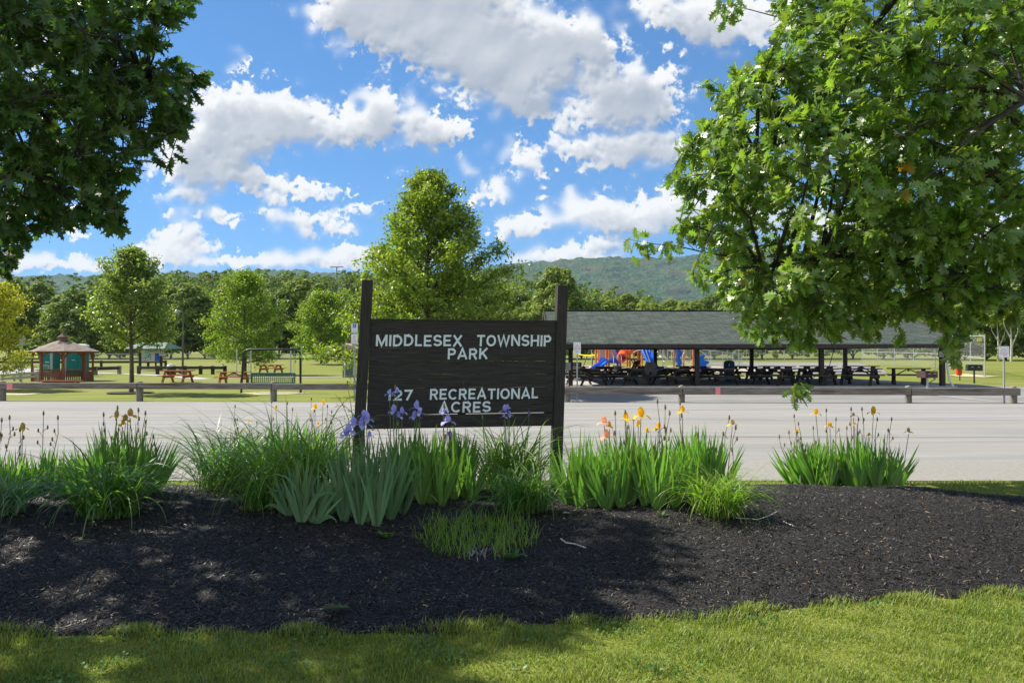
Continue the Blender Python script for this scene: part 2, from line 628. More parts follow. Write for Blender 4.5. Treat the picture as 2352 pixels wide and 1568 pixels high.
mk('grass_dry', (0.30, 0.27, 0.11), (0.24, 0.20, 0.09), 2, 0.7, island=0.35, trans=0.25)
mk('clover', (0.060, 0.150, 0.028), (0.10, 0.20, 0.04), 3, 0.5, 0.4, island=0.3, trans=0.3, tcol=(1.5, 1.7, 1.0))
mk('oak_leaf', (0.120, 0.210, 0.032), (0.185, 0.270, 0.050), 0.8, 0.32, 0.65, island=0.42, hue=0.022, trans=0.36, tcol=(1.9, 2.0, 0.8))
mk('oak_leaf_shade', (0.045, 0.100, 0.022), (0.070, 0.130, 0.028), 0.8, 0.38, 0.5, island=0.40, hue=0.020, trans=0.28, tcol=(1.9, 2.0, 0.8))  # darker copy of the oak leaf: the left crown's shade is put into its colour
mk('oak_leaf_yellow', (0.42, 0.25, 0.03), (0.50, 0.33, 0.05), 3, 0.5, island=0.3, trans=0.35, tcol=(1.3, 1.2, 0.8))
mk('fallen_leaf', (0.30, 0.42, 0.24), (0.36, 0.48, 0.30), 20, 0.6, 0.3)
mk('maple_leaf', (0.140, 0.215, 0.042), (0.220, 0.275, 0.070), 0.8, 0.35, 0.55, island=0.45, hue=0.02, trans=0.42, tcol=(1.7, 1.8, 0.8))
mk('pin_oak_leaf', (0.155, 0.235, 0.028), (0.215, 0.280, 0.040), 0.6, 0.42, 0.45, island=0.40, hue=0.025, trans=0.42, tcol=(1.7, 1.75, 0.7))
mk('lime_leaf', (0.150, 0.240, 0.024), (0.200, 0.275, 0.034), 0.6, 0.45, 0.4, island=0.4, hue=0.02, trans=0.42, tcol=(1.6, 1.7, 0.7))
mk('golden_leaf', (0.33, 0.36, 0.030), (0.44, 0.44, 0.045), 0.6, 0.5, island=0.4, hue=0.01, trans=0.4, tcol=(1.4, 1.4, 0.7))
mk('wood_leaf_dark', (0.095, 0.160, 0.034), (0.165, 0.220, 0.048), 0.25, 0.55, 0.3, island=0.38, hue=0.02, trans=0.38, tcol=(1.6, 1.7, 0.8))
mk('wood_leaf_mid', (0.140, 0.205, 0.038), (0.210, 0.260, 0.054), 0.25, 0.55, 0.3, island=0.38, hue=0.025, trans=0.38, tcol=(1.6, 1.7, 0.8))
mk('wood_leaf_light', (0.160, 0.225, 0.038), (0.220, 0.265, 0.052), 0.25, 0.55, 0.3, island=0.38, hue=0.025, trans=0.38, tcol=(1.6, 1.7, 0.8))
mk('hill_leaf', (0.090, 0.140, 0.034), (0.160, 0.205, 0.052), 0.05, 0.6, 0.2, island=0.40, hue=0.03, trans=0.38, tcol=(1.5, 1.6, 0.8))
mk('mountain_wood', (0.026, 0.066, 0.026), (0.075, 0.125, 0.045), 0.075, 0.9, 0.1, detail=12, lo=0.42, hi=0.60, bump=1.0, bscale=0.10, bdist=10, c3=(0.085, 0.095, 0.045), s3=0.006)
mk('bark', (0.075, 0.062, 0.050), (0.14, 0.12, 0.10), 9, 0.9, stretch=(1, 1, 0.2), bump=0.6)
mk('bark_dark', (0.035, 0.030, 0.026), (0.07, 0.06, 0.05), 9, 0.9, stretch=(1, 1, 0.25), bump=0.6)
mk('bark_pale', (0.40, 0.37, 0.30), (0.55, 0.52, 0.44), 6, 0.9, stretch=(1, 1, 0.3))
mk('sign_wood', (0.024, 0.020, 0.019), (0.058, 0.050, 0.046), 9, 0.75, 0.3, stretch=(0.5, 4, 12), detail=9, bump=0.5, bscale=14, bdist=0.006)
mk('sign_post_wood', (0.026, 0.023, 0.021), (0.056, 0.049, 0.044), 9, 0.75, 0.3, stretch=(10, 10, 0.6), detail=9, bump=0.5, bscale=14, bdist=0.006)
mk('knot', (0.12, 0.10, 0.085), (0.05, 0.045, 0.04), 40, 0.8)
mk('sign_letter', (0.74, 0.82, 0.86), (0.82, 0.88, 0.91), 25, 0.6, 0.3, detail=8)
mk('rail_wood', (0.13, 0.115, 0.10), (0.27, 0.245, 0.215), 5, 0.9, 0.2, stretch=(0.35, 4, 6), detail=9, bump=0.5, bscale=10, bdist=0.01, c3=(0.10, 0.075, 0.055), s3=1.4)
mk('post_wood', (0.16, 0.145, 0.125), (0.32, 0.29, 0.25), 6, 0.9, 0.2, stretch=(5, 5, 0.5), detail=9, bump=0.5, bscale=10, bdist=0.01)
mk('dark_rail', (0.035, 0.030, 0.028), (0.085, 0.075, 0.068), 5, 0.9, stretch=(0.5, 3, 4))
mk('brown_stain', (0.034, 0.025, 0.023), (0.058, 0.044, 0.040), 7, 0.7, 0.3, stretch=(1, 1, 0.5))
mk('table_top_brown', (0.075, 0.062, 0.057), (0.125, 0.105, 0.098), 7, 0.65, 0.35, stretch=(0.6, 5, 1))
mk('red_stain', (0.32, 0.105, 0.048), (0.42, 0.150, 0.070), 6, 0.75, 0.3, stretch=(0.6, 4, 4))
mk('gazebo_stain', (0.22, 0.080, 0.048), (0.30, 0.120, 0.072), 6, 0.75, 0.3, stretch=(3, 3, 0.6))
mk('grey_board', (0.30, 0.28, 0.26), (0.42, 0.40, 0.37), 6, 0.9, stretch=(0.4, 4, 5))
brick_mat('pavilion_shingle', (0.050, 0.066, 0.055), (0.082, 0.098, 0.084), (0.030, 0.038, 0.034), 0.55, 0.20, ms=0.024)
brick_mat('gazebo_shingle', (0.24, 0.19, 0.155), (0.30, 0.25, 0.205), (0.13, 0.10, 0.085), 0.6, 0.16, ms=0.02)
mk('shingle_patch', (0.045, 0.045, 0.050), (0.07, 0.07, 0.075), 9, 0.9)
mk('kiosk_roof', (0.115, 0.185, 0.150), (0.155, 0.225, 0.185), 6, 0.7)
mk('black_metal', (0.012, 0.012, 0.013), (0.02, 0.02, 0.021), 8, 0.4, 0.5)
mk('rust_metal', (0.035, 0.024, 0.022), (0.09, 0.05, 0.042), 9, 0.7, 0.4)
mk('galvanised', (0.42, 0.43, 0.43), (0.52, 0.53, 0.53), 6, 0.45, 0.5, metal=0.35)
mk('lamp_bronze', (0.10, 0.085, 0.075), (0.13, 0.115, 0.10), 6, 0.5)
mk('white_paint', (0.76, 0.77, 0.76), (0.82, 0.83, 0.82), 6, 0.5, 0.4)
mk('sign_white', (0.74, 0.75, 0.77), (0.80, 0.81, 0.82), 9, 0.45, 0.4)
mk('sign_back', (0.34, 0.34, 0.33), (0.42, 0.42, 0.41), 6, 0.5)
mk('sign_blue', (0.012, 0.085, 0.46), rough=0.4)
mk('sign_green', (0.05, 0.22, 0.13), rough=0.5)
mk('sign_red', (0.52, 0.06, 0.07), rough=0.5)
mk('sign_dark', (0.06, 0.06, 0.065), rough=0.5)
mk('pink_paper', (0.86, 0.22, 0.27), (0.90, 0.28, 0.32), 10, 0.8)
mk('teal_plastic', (0.010, 0.155, 0.150), (0.014, 0.19, 0.185), 4, 0.45)
mk('grey_plastic', (0.30, 0.32, 0.35), (0.36, 0.38, 0.41), 4, 0.5)
mk('dark_gap', (0.010, 0.014, 0.030), rough=0.8)
mk('white_plastic', (0.72, 0.76, 0.76), (0.78, 0.82, 0.82), 4, 0.5, trans=0.2)
mk('bin_blue', (0.05, 0.13, 0.25), (0.07, 0.17, 0.31), 5, 0.5)
mk('bucket_red', (0.78, 0.045, 0.030), (0.84, 0.06, 0.04), 5, 0.4)
mk('rag', (0.74, 0.70, 0.64), (0.82, 0.79, 0.74), 12, 0.9)
mk('brown_rag', (0.22, 0.12, 0.07), (0.30, 0.17, 0.10), 12, 0.9)
mk('play_orange', (0.72, 0.16, 0.030), (0.78, 0.20, 0.045), 3, 0.4, 0.4)
mk('slide_orange', (0.90, 0.105, 0.008), (0.94, 0.14, 0.012), 3, 0.35, 0.4, trans=0.15)
mk('play_blue', (0.010, 0.110, 0.62), (0.014, 0.15, 0.70), 3, 0.35, 0.4)
mk('play_deep_blue', (0.030, 0.060, 0.36), (0.04, 0.075, 0.42), 3, 0.4)
mk('play_tan', (0.42, 0.37, 0.31), (0.47, 0.42, 0.36), 3, 0.6)
mk('play_cream', (0.80, 0.74, 0.58), (0.84, 0.78, 0.62), 3, 0.4)
mk('tape_yellow', (0.88, 0.70, 0.02), (0.92, 0.75, 0.04), 3, 0.5, trans=0.25)
mk('bench_green', (0.035, 0.115, 0.075), (0.05, 0.14, 0.095), 3, 0.45)
mk('poster_paper', (0.52, 0.50, 0.50), (0.62, 0.60, 0.60), 4, 0.6)
mk('map_teal', (0.22, 0.46, 0.42), (0.28, 0.52, 0.46), 4, 0.6)
mk('poster_blue', (0.020, 0.115, 0.52), rough=0.5)
mk('block_tan', (0.36, 0.29, 0.22), (0.44, 0.36, 0.28), 3, 0.9)
mk('iris_leaf', (0.125, 0.245, 0.042), (0.175, 0.305, 0.058), 2.0, 0.42, 0.45, island=0.32, hue=0.018, trans=0.40, tcol=(1.6, 1.9, 0.9))
mk('iris_leaf_grey', (0.125, 0.225, 0.100), (0.165, 0.275, 0.125), 2.0, 0.5, 0.35, island=0.25, hue=0.015, trans=0.28, tcol=(1.4, 1.7, 0.9))
mk('daylily_leaf', (0.090, 0.195, 0.036), (0.135, 0.245, 0.048), 2.0, 0.40, 0.5, island=0.34, hue=0.018, trans=0.40, tcol=(1.7, 1.9, 0.9))
mk('daylily_lime', (0.150, 0.265, 0.032), (0.200, 0.310, 0.046), 2.0, 0.40, 0.5, island=0.32, hue=0.018, trans=0.44, tcol=(1.7, 1.8, 0.8))
mk('straw', (0.42, 0.33, 0.20), (0.52, 0.43, 0.28), 4, 0.8, island=0.3, trans=0.2)
mk('stem_green', (0.10, 0.16, 0.055), (0.14, 0.20, 0.075), 6, 0.6)
mk('stem_dry', (0.20, 0.15, 0.085), (0.28, 0.21, 0.13), 6, 0.8)
mk('pod', (0.24, 0.15, 0.09), (0.38, 0.27, 0.17), 20, 0.85)
mk('petal_violet', (0.46, 0.44, 0.84), (0.58, 0.55, 0.90), 14, 0.6, 0.2, island=0.18, trans=0.42, tcol=(1.15, 1.1, 1.1))
mk('petal_indigo', (0.10, 0.07, 0.42), (0.15, 0.11, 0.50), 14, 0.6, 0.2, island=0.2, trans=0.35)
mk('petal_yellow', (0.88, 0.56, 0.010), (0.93, 0.66, 0.02), 14, 0.6, 0.2, island=0.15, trans=0.42, tcol=(1.1, 1.1, 1.0))
mk('petal_ochre', (0.60, 0.32, 0.02), (0.70, 0.40, 0.03), 14, 0.6, 0.2, island=0.2, trans=0.35)
mk('petal_peach', (0.88, 0.47, 0.30), (0.93, 0.58, 0.40), 14, 0.6, 0.2, island=0.12, trans=0.42, tcol=(1.1, 1.1, 1.0))
mesh_mat('chain_link', (0.40, 0.42, 0.42), 0.075, 0.050)
mesh_mat('green_link', (0.06, 0.16, 0.12), 0.075, 0.14)
mesh_mat('bench_mesh', (0.04, 0.13, 0.085), 0.10, 0.16, diag=False)


# ------------------------------------------------------------------ terrain and pixel-to-place helpers
def pw(x, pts):
    return np.interp(x, [p[0] for p in pts], [p[1] for p in pts])


PROF_L = [(-60, 0), (9.6, 0), (10.7, -.15), (31, -.3), (40, -.25), (47, -.13), (60, -.18), (74, -.22), (85, .05), (120, .68), (170, 1.3), (400, 3), (9000, 3)]
PROF_R = [(-60, 0), (9.6, 0), (10.7, -.15), (31, -.3), (36, -.03), (49.5, -.03), (55, .42), (75, .5), (100, .62), (120, .7), (170, 1.3), (400, 3), (9000, 3)]


def gz(x, y):
    x, y = np.asarray(x, float), np.asarray(y, float)
    t = sstep(-2.0, 2.0, x)
    z = pw(y, PROF_L) * (1 - t) + pw(y, PROF_R) * t
    hill = 21 * sstep(165, 340, y) * (1 - sstep(-5, 70, x)) + 9 * sstep(180, 330, y) * sstep(-5, 70, x)
    return z + hill


BED_F = [(-10, 4.30), (-3.1, 4.48), (-1.2, 4.44), (0, 4.58), (1.2, 4.74), (2.2, 5.02), (3.5, 5.22), (5, 5.7), (7, 6.6), (8.6, 7.3)]
BED_B = [(-10, 9.3), (-4, 9.45), (3.6, 9.45), (4.6, 9.2), (5.6, 8.75), (7, 8.1), (8.6, 7.45)]


def bed_h(x, y):
    x, y = np.asarray(x, float), np.asarray(y, float)
    f, b = pw(x, BED_F), pw(x, BED_B)
    t = np.clip((y - f) / np.maximum(b - f, .05), 0, 1)
    amp = pw(x, [(-10, .2), (3.5, .21), (6, .10), (8.6, .03)])
    wob = 0.030 * np.sin(x * 1.7 + y * 1.1) * np.sin(y * 2.3 - x * .6) + 0.016 * np.sin(x * 4.1 + 1) * np.sin(y * 3.7)
    s = np.sin(math.pi * t ** 1.1)
    return 0.012 + amp * s + wob * np.minimum(s * 2.5, 1)


def in_bed(x, y):
    return (x > -10) & (x < 8.6) & (y > pw(x, BED_F)) & (y < pw(x, BED_B))


def G(x, y):
    x, y = np.asarray(x, float), np.asarray(y, float)
    return np.where(in_bed(x, y), np.maximum(gz(x, y) + bed_h(x, y), gz(x, y)), gz(x, y))


CP, SP = math.cos(PITCH), math.sin(PITCH)


def P(px, py, d):
    """The point at ground distance d (metres ahead) that lies along a sight line of the photograph (2352 px wide)."""
    a, b = (px - CX) / F, (CY - py) / F
    dy, dz = CP - b * SP, SP + b * CP
    return Vector((a / dy * d, d, EYE + dz / dy * d))


def hit(px, py, near=3.0):
    """Where that sight line meets the ground."""
    ds = np.concatenate([np.arange(near, 60, 0.01), np.arange(60, 400, 0.1)])
    q = P(px, py, 1.0)
    z = EYE + (q.z - EYE) * ds
    g = G(q.x * ds, ds)
    i = int(np.argmax(z <= g))
    return Vector((q.x * ds[i], ds[i], float(g[i])))


def on(px, d):
    """A ground point at distance d below picture column px."""
    x = (px - CX) / F * d
    return Vector((x, d, float(G(x, d))))


# ------------------------------------------------------------------ the setting: ground, road, lot, paths, bed
def y_far(x):
    return 30.27 - 0.044 * x


def terrain():
    xs = np.unique(np.concatenate([[-6000, -3000, -1500, -800, -500, -350], np.arange(-250, 251, 10), np.arange(-2.5, 2.6, .5), [350, 500, 800, 1500, 3000, 6000]]))
    ys = np.unique(np.concatenate([[p[0] for p in PROF_L], [p[0] for p in PROF_R], np.arange(160, 345, 10), [600, 1200, 2400, 5000]]))
    X, Y = np.meshgrid(xs, ys)
    V = np.stack([X, Y, gz(X, Y)], -1).reshape(-1, 3)
    n, m = len(ys), len(xs)
    i = (np.arange(n - 1)[:, None] * m + np.arange(m - 1)[None]).ravel()
    o = np_obj('lawn', V, np.stack([i, i + 1, i + m + 1, i + m], -1), MATS['lawn'])
    return tag(o, kind='structure')


terrain()
CUTY = sorted({p[0] for p in PROF_L + PROF_R if 0 < p[0] < 180})


def sheet(name, poly, mat, eps, kind='structure'):
    """A thin ground sheet with the given outline (x, y) that follows the ground, eps metres above it."""
    bm = bmesh.new()
    vs = [bm.verts.new((x, y, 0)) for x, y in poly]
    for t in tessellate_polygon([[Vector((x, y, 0)) for x, y in poly]]):
        bm.faces.new([vs[i] for i in t])
    for k in CUTY:
        bmesh.ops.bisect_plane(bm, geom=bm.verts[:] + bm.edges[:] + bm.faces[:], plane_co=(0, k, 0), plane_no=(0, 1, 0))
    for k in np.arange(-2.5, 2.6, .5):
        bmesh.ops.bisect_plane(bm, geom=bm.verts[:] + bm.edges[:] + bm.faces[:], plane_co=(k, 0, 0), plane_no=(1, 0, 0))
    bmesh.ops.triangulate(bm, faces=bm.faces[:])
    for v in bm.verts:
        v.co.z = float(gz(v.co.x, v.co.y)) + eps
    for f in bm.faces:
        f.normal_update()
        if f.normal.z < 0:
            f.normal_flip()
    me = bpy.data.meshes.new(name)
    bm.to_mesh(me)
    bm.free()
    o = link(name, me, MATS[mat])
    if kind:
        o['kind'] = kind
    return o


def px_poly(pts):
    return [tuple(hit(*p)[:2]) for p in pts]


def px_strip(pts, w):
    c = [hit(*p) for p in pts]
    L, Rr = [], []
    for i, p in enumerate(c):
        t = (c[min(i + 1, len(c) - 1)] - c[max(i - 1, 0)])
        n = Vector((-t.y, t.x)).normalized() * w / 2
        L.append((p.x + n.x, p.y + n.y))
        Rr.append((p.x - n.x, p.y - n.y))
    return L + Rr[::-1]


sheet('road', [(-90, 10.72), (90, 10.72), (90, y_far(90)), (-90, y_far(-90))], 'asphalt', 0.012)
edge = [(x, 10.70) for x in (-60, 60)] + [(x, 12.9 + .25 * math.sin(x * .7) + .12 * math.sin(x * 2.3)) for x in np.arange(60, -61, -2)]
sheet('road_shoulder', edge, 'asphalt_edge', 0.018)
for y0, a in ((25.6, .3), (21.3, .0), (16.6, -.2)):
    pts = [(x, y0 + .006 * x + .10 * math.sin(x * .35 + a) + .03 * math.sin(x * 1.9)) for x in np.arange(-50, 51, 1.0)]
    sheet('road_seam', pts + [(x, y + .045) for x, y in pts[::-1]], 'tar', 0.024)
pts = [(x, y_far(x) + .02 + .03 * math.sin(x * 1.3)) for x in np.arange(-50, 51, 1.0)]
sheet('road_seam', [(x, y - .10) for x, y in pts] + pts[::-1], 'tar', 0.024)
sheet('parking_lot', [(0.6, y_far(0.6)), (75, y_far(75)), (75, 33), (25.6, 37.6), (21.0, 50.5), (0.2, 51.5), (0.2, 36)], 'lot_asphalt', 0.012)
a, b = hit(2245, 913), hit(2320, 930)
sheet('painted_line', [(18.0, 33.6), (18.35, 33.6), (20.6, 29.55), (20.1, 29.5)], 'old_paint', 0.022)
sheet('path', px_strip([(-160, 852), (60, 851), (200, 856), (300, 859), (400, 864), (470, 871), (540, 868), (620, 866), (700, 866), (800, 865)], 1.4), 'concrete', 0.02)
sheet('gravel_yard', px_poly([(-300, 846), (72, 846), (140, 853), (60, 858), (-300, 868)]), 'gravel', 0.03)
sheet('playground_mulch', [(2.3, 53.2), (19.5, 53.2), (19.0, 71), (2.6, 73)], 'play_mulch', 0.03)
sheet('ball_court', [(20, 52.6), (26, 52.6), (41, 90), (20, 92)], 'lot_asphalt', 0.03)
sheet('worn_dirt', px_poly([(552, 903.5), (600, 900.5), (680, 901), (712, 903), (660, 906), (590, 906.5)]), 'sand', 0.02)
sheet('worn_dirt', px_poly([(-20, 904.5), (60, 902.5), (95, 904), (60, 907.5), (-20, 908)]), 'sand', 0.02)
sheet('tree_ring', [(-18.5 + 1.08 * math.cos(t) * (1 + .08 * math.sin(3 * t)), 36.75 + 1.0 * math.sin(t)) for t in np.linspace(0, 6.2, 26)], 'mulch', 0.05)
sheet('bare_earth', px_poly([(2178, 862), (2215, 859), (2262, 863), (2300, 864.5), (2262, 867), (2200, 865)]), 'sand', 0.03)


def make_bed():
    nx, ny = 380, 110
    xs = np.linspace(-10, 8.6, nx)
    tt = np.linspace(0, 1, ny)
    X = np.repeat(xs[None], ny, 0)
    wf = 0.05 * np.sin(xs * 3.1) + 0.04 * np.sin(xs * 7.3 + 1)
    Fr, Bk = pw(xs, BED_F) + wf, pw(xs, BED_B) + 0.06 * np.sin(xs * 2.2)
    Y = Fr[None] + (Bk - Fr)[None] * tt[:, None]
    r = np.random.default_rng(5)
    Z = G(X, np.clip(Y, pw(X, BED_F) + .004, pw(X, BED_B) - .004))
    rough = r.standard_normal(Z.shape) * 0.007
    Z = Z + rough
    Z[0] = Z[-1] = -.02
    Z[:, 0] = Z[:, -1] = -.02
    V = np.stack([X, Y, Z], -1).reshape(-1, 3)
    i = (np.arange(ny - 1)[:, None] * nx + np.arange(nx - 1)[None]).ravel()
    tag(np_obj('mulch_bed', V, np.stack([i, i + 1, i + nx + 1, i + nx], -1), MATS['mulch'], smooth=True), kind='structure')


make_bed()


def rot_frames(r, n, tilt):
    """Random frames: flat pieces with a random heading, tilted by up to `tilt` radians."""
    a = r.uniform(0, 2 * np.pi, n)
    p, q = r.normal(0, tilt, n), r.normal(0, tilt, n)
    ax = np.stack([np.cos(a) * np.cos(p), np.sin(a) * np.cos(p), np.sin(p)], -1)
    ay = np.stack([-np.sin(a) * np.cos(q), np.cos(a) * np.cos(q), np.sin(q)], -1)
    az = np.cross(ax, ay)
    az /= np.linalg.norm(az, axis=1, keepdims=True)
    return ax, ay, az


def scatter(tv, tf, Pt, ax, ay, az, s):
    """Copies of a small template (k, 3) at the points Pt with the frames ax, ay, az and sizes s, as one vertex / face array."""
    s = np.asarray(s, float).reshape(-1, 1, 1)
    V = Pt[:, None] + s * (tv[None, :, 0:1] * ax[:, None] + tv[None, :, 1:2] * ay[:, None] + tv[None, :, 2:3] * az[:, None])
    Fc = tf[None] + (np.arange(len(Pt)) * len(tv))[:, None, None]
    return V.reshape(-1, 3), Fc.reshape(-1, tf.shape[1])


def mulch_chips(n, seed, mat, name, smin, smax):
    r = np.random.default_rng(seed)
    y = 4.3 + (9.5 - 4.3) * r.random(n * 2) ** 1.5
    x = r.uniform(-6.5, 7.8, n * 2)
    k = in_bed(x, y) & (np.abs(x) < 1.2 + y * .86)
    x, y = x[k][:n], y[k][:n]
    z = G(x, y) + r.uniform(0.000, 0.016, len(x))
    tv = np.array([(-.5, -.09, 0), (0, -.13, .04), (.5, -.07, 0), (.5, .07, 0), (0, .13, .05), (-.5, .09, 0)])
    tf = np.array([(0, 1, 4, 5), (1, 2, 3, 4)])
    ax, ay, az = rot_frames(r, len(x), 0.30)
    s = r.uniform(smin, smax, len(x)) * r.uniform(.6, 1.3, len(x))
    V, Fc = scatter(tv, tf, np.stack([x, y, z], -1), ax, ay, az, s)
    tag(np_obj(name, V, Fc, MATS[mat]), kind='stuff')


mulch_chips(190000, 21, 'chip', 'mulch_chips', 0.010, 0.032)
mulch_chips(7000, 22, 'chip_tan', 'mulch_splinters', 0.010, 0.035)


def blades(base, az, lean, bend, Ln, W, n=5, twist=0.0, prof='sword', bp=1.5, fan=False):
    """Leaf blades as curved strips: rooted at base, heading az, leaning from upright by lean and curving on by bend."""
    base = np.asarray(base, float)
    N = len(base)
    f = lambda v: np.broadcast_to(np.asarray(v, float), (N,))
    az, lean, bend, Ln, W, twist = map(f, (az, lean, bend, Ln, W, twist))
    s = np.linspace(0, 1, n + 1)
    ang = lean[:, None] + bend[:, None] * s[None] ** bp
    mid = (ang[:, 1:] + ang[:, :-1]) / 2
    ds = Ln[:, None] / n
    hor = np.concatenate([np.zeros((N, 1)), np.cumsum(np.sin(mid) * ds, 1)], 1)
    ver = np.concatenate([np.zeros((N, 1)), np.cumsum(np.cos(mid) * ds, 1)], 1)
    d = np.stack([np.cos(az), np.sin(az), np.zeros(N)], -1)
    side = np.stack([-np.sin(az), np.cos(az), np.zeros(N)], -1)
    up = np.array([0, 0, 1.0])
    pos = base[:, None] + d[:, None] * hor[..., None] + up * ver[..., None]
    nrm = d[:, None] * np.cos(ang)[..., None] - up * np.sin(ang)[..., None]
    tw = twist[:, None, None] + (math.pi / 2 if fan else 0)
    wv = side[:, None] * np.cos(tw) + nrm * np.sin(tw)
    if prof == 'sword':
        w = np.minimum(1, 1.45 * (1 - s) ** .80) * (.62 + .38 * np.minimum(1, s * 3))
    elif prof == 'petal':
        w = np.sin(np.pi * np.clip(.10 + .86 * s, 0, 1) ** .9) ** .8
    elif prof == 'leaf':
        w = np.sin(np.pi * np.clip(.06 + .94 * s, 0, 1)) ** .8
    else:
        w = (1 - s) ** .7
    w[-1] = max(w[-1], 0.03)
    off = wv * (W[:, None] * w[None] / 2)[..., None]
    V = np.stack([pos - off, pos + off], 2).reshape(-1, 3)
    k = np.arange(n) * 2
    q = np.stack([k, k + 1, k + 3, k + 2], -1)
    Fc = (q[None] + (np.arange(N) * (n + 1) * 2)[:, None, None]).reshape(-1, 4)
    return V, Fc


def lawn_grass(n, x0, x1, y0, y1, seed, hmin, hmax, w, name, mat='grass', ok=None, clump=True):
    r = np.random.default_rng(seed)
    x, y = r.uniform(x0, x1, n), r.uniform(y0, y1, n)
    jit = .10 * np.sin(x * 9.1) * np.sin(x * 2.3 + 1) + r.normal(0, .035, n)
    k = ~in_bed(x, y + jit) if ok is None else ok(x, y, jit)
    x, y = x[k], y[k]
    n = len(x)
    h = r.uniform(hmin, hmax, n)
    if clump:
        h *= .75 + .35 * np.sin(x * 5.3 + 2 * np.sin(y * 4.1)) * np.sin(y * 6.7 + x) + .25 * np.sin(x * 13.7) * np.sin(y * 17.1)
        h = np.maximum(h, hmin * .6)
    f = pw(x, BED_F)
    h *= 1 + .7 * np.exp(-((f - y) / .07) ** 2)                  # longer where the mower does not reach
    base = np.stack([x, y, G(x, y) - .004], -1)
    V, Fc = blades(base, r.uniform(0, 6.283, n), r.uniform(.05, .6, n), r.uniform(.2, 1.3, n), h, w * r.uniform(.7, 1.3, n), n=3, prof='grass')
    return tag(np_obj(name, V, Fc, MATS[mat]), kind='stuff')


lawn_grass(330000, -4.4, 4.8, 3.05, 6.6, 31, .030, .060, .0060, 'lawn_grass', ok=lambda x, y, j: (y + j < pw(x, BED_F) + .03) & (np.abs(x) < 1.0 + .68 * y))
lawn_grass(16000, -4.4, 4.8, 3.05, 6.6, 32, .022, .050, .0042, 'dry_grass', 'grass_dry', ok=lambda x, y, j: (y + j < pw(x, BED_F) + .02) & (np.sin(x * 2.9 + 1.3 * np.sin(y * 3)) * np.sin(y * 3.7 + x) > -.1))
lawn_grass(26000, 2.0, 10.5, 7.2, 10.66, 33, .035, .075, .008, 'lawn_grass', ok=lambda x, y, j: (y > pw(x, BED_B) + j - .05) | (x > 8.5))
lawn_grass(12000, -9, 2.2, 9.25, 10.66, 34, .035, .075, .008, 'lawn_grass', ok=lambda x, y, j: (y > pw(x, BED_B) + j - .03))


def clover_leaves():
    r = np.random.default_rng(36)
    cx, cy = r.uniform(-3.6, 4.2, 60), r.uniform(3.3, 5.6, 60)
    i = r.integers(0, 60, 2600)
    x, y = cx[i] + r.normal(0, .10, 2600), cy[i] + r.normal(0, .06, 2600)
    k = y < pw(x, BED_F) - .05
    x, y = x[k], y[k]
    a = np.linspace(0, 2 * np.pi, 7)[:-1]
    tv = np.concatenate([[[0, 0, .0]], np.stack([np.cos(a), .8 * np.sin(a), .12 * np.abs(np.sin(a))], -1)])
    tf = np.array([(0, j + 1, (j + 1) % 6 + 1) for j in range(6)])
    ax, ay, az = rot_frames(r, len(x), .35)
    V, Fc = scatter(tv, tf, np.stack([x, y, G(x, y) + r.uniform(.015, .045, len(x))], -1), ax, ay, az, r.uniform(.006, .014, len(x)))
    tag(np_obj('clover', V, Fc, MATS['clover']), kind='stuff')


clover_leaves()


# ------------------------------------------------------------------ far hills, woods
def mountain():
    ridge = [(-3500, 642), (-1500, 640), (-300, 636), (300, 632), (600, 621.5), (690, 620), (760, 626), (860, 634), (980, 632), (1080, 618), (1180, 604), (1260, 599), (1330, 592), (1400, 589), (1470, 592), (1540, 590), (1620, 583), (1700, 577), (1850, 572),
             (2050, 566), (2200, 556), (2352, 552), (2700, 548), (3300, 560), (4200, 600), (5500, 640)]
    D0, D1, nx, ny = 2300.0, 3400.0, 900, 150
    px = np.linspace(-3300, 5400, nx)
    t = np.linspace(0, 1, ny)
    r = np.random.default_rng(11)
    hz = (HZ - pw(px, ridge)) / F * D1
    prof = t ** 1.15
    X = (px[None] - CX) / F * (D0 + (D1 - D0) * t[:, None])
    Y = np.broadcast_to(D0 + (D1 - D0) * t[:, None], X.shape).copy()
    Z = hz[None] * prof[:, None]
    n1 = fnoise(ny, nx, 3.2, 41, 2)
    n2 = fnoise(ny, nx, 1.2, 42, 12)
    Z = Z + (n1 * 10 * (t * (1 - t) * 4)[:, None] + n2 * 4.5) * np.minimum(1, t * 4)[:, None] + r.standard_normal(Z.shape) * 3.0
    back = np.stack([X[-1] * 1.3, Y[-1] * 1.3, np.zeros(nx)], -1)
    V = np.concatenate([np.stack([X, Y, Z], -1).reshape(-1, 3), back])
    i = (np.arange(ny)[:, None] * nx + np.arange(nx - 1)[None]).ravel()
    tag(np_obj('mountain', V, np.stack([i, i + 1, i + nx + 1, i + nx], -1), MATS['mountain_wood']), kind='structure')


mountain()
CARD_V = np.array([(-.5, -.05, 0), (0, -.34, .08), (.55, 0, -.02), (0, .34, .10)])
CARD_F = np.array([(0, 1, 2), (0, 2, 3)])


def leaf_frames(r, nrm, jit):
    n = nrm + r.normal(0, jit, nrm.shape)
    n /= np.linalg.norm(n, axis=1, keepdims=True)
    a = np.cross(n, r.normal(0, 1, nrm.shape))
    a /= np.linalg.norm(a, axis=1, keepdims=True)
    return a, np.cross(n, a), n


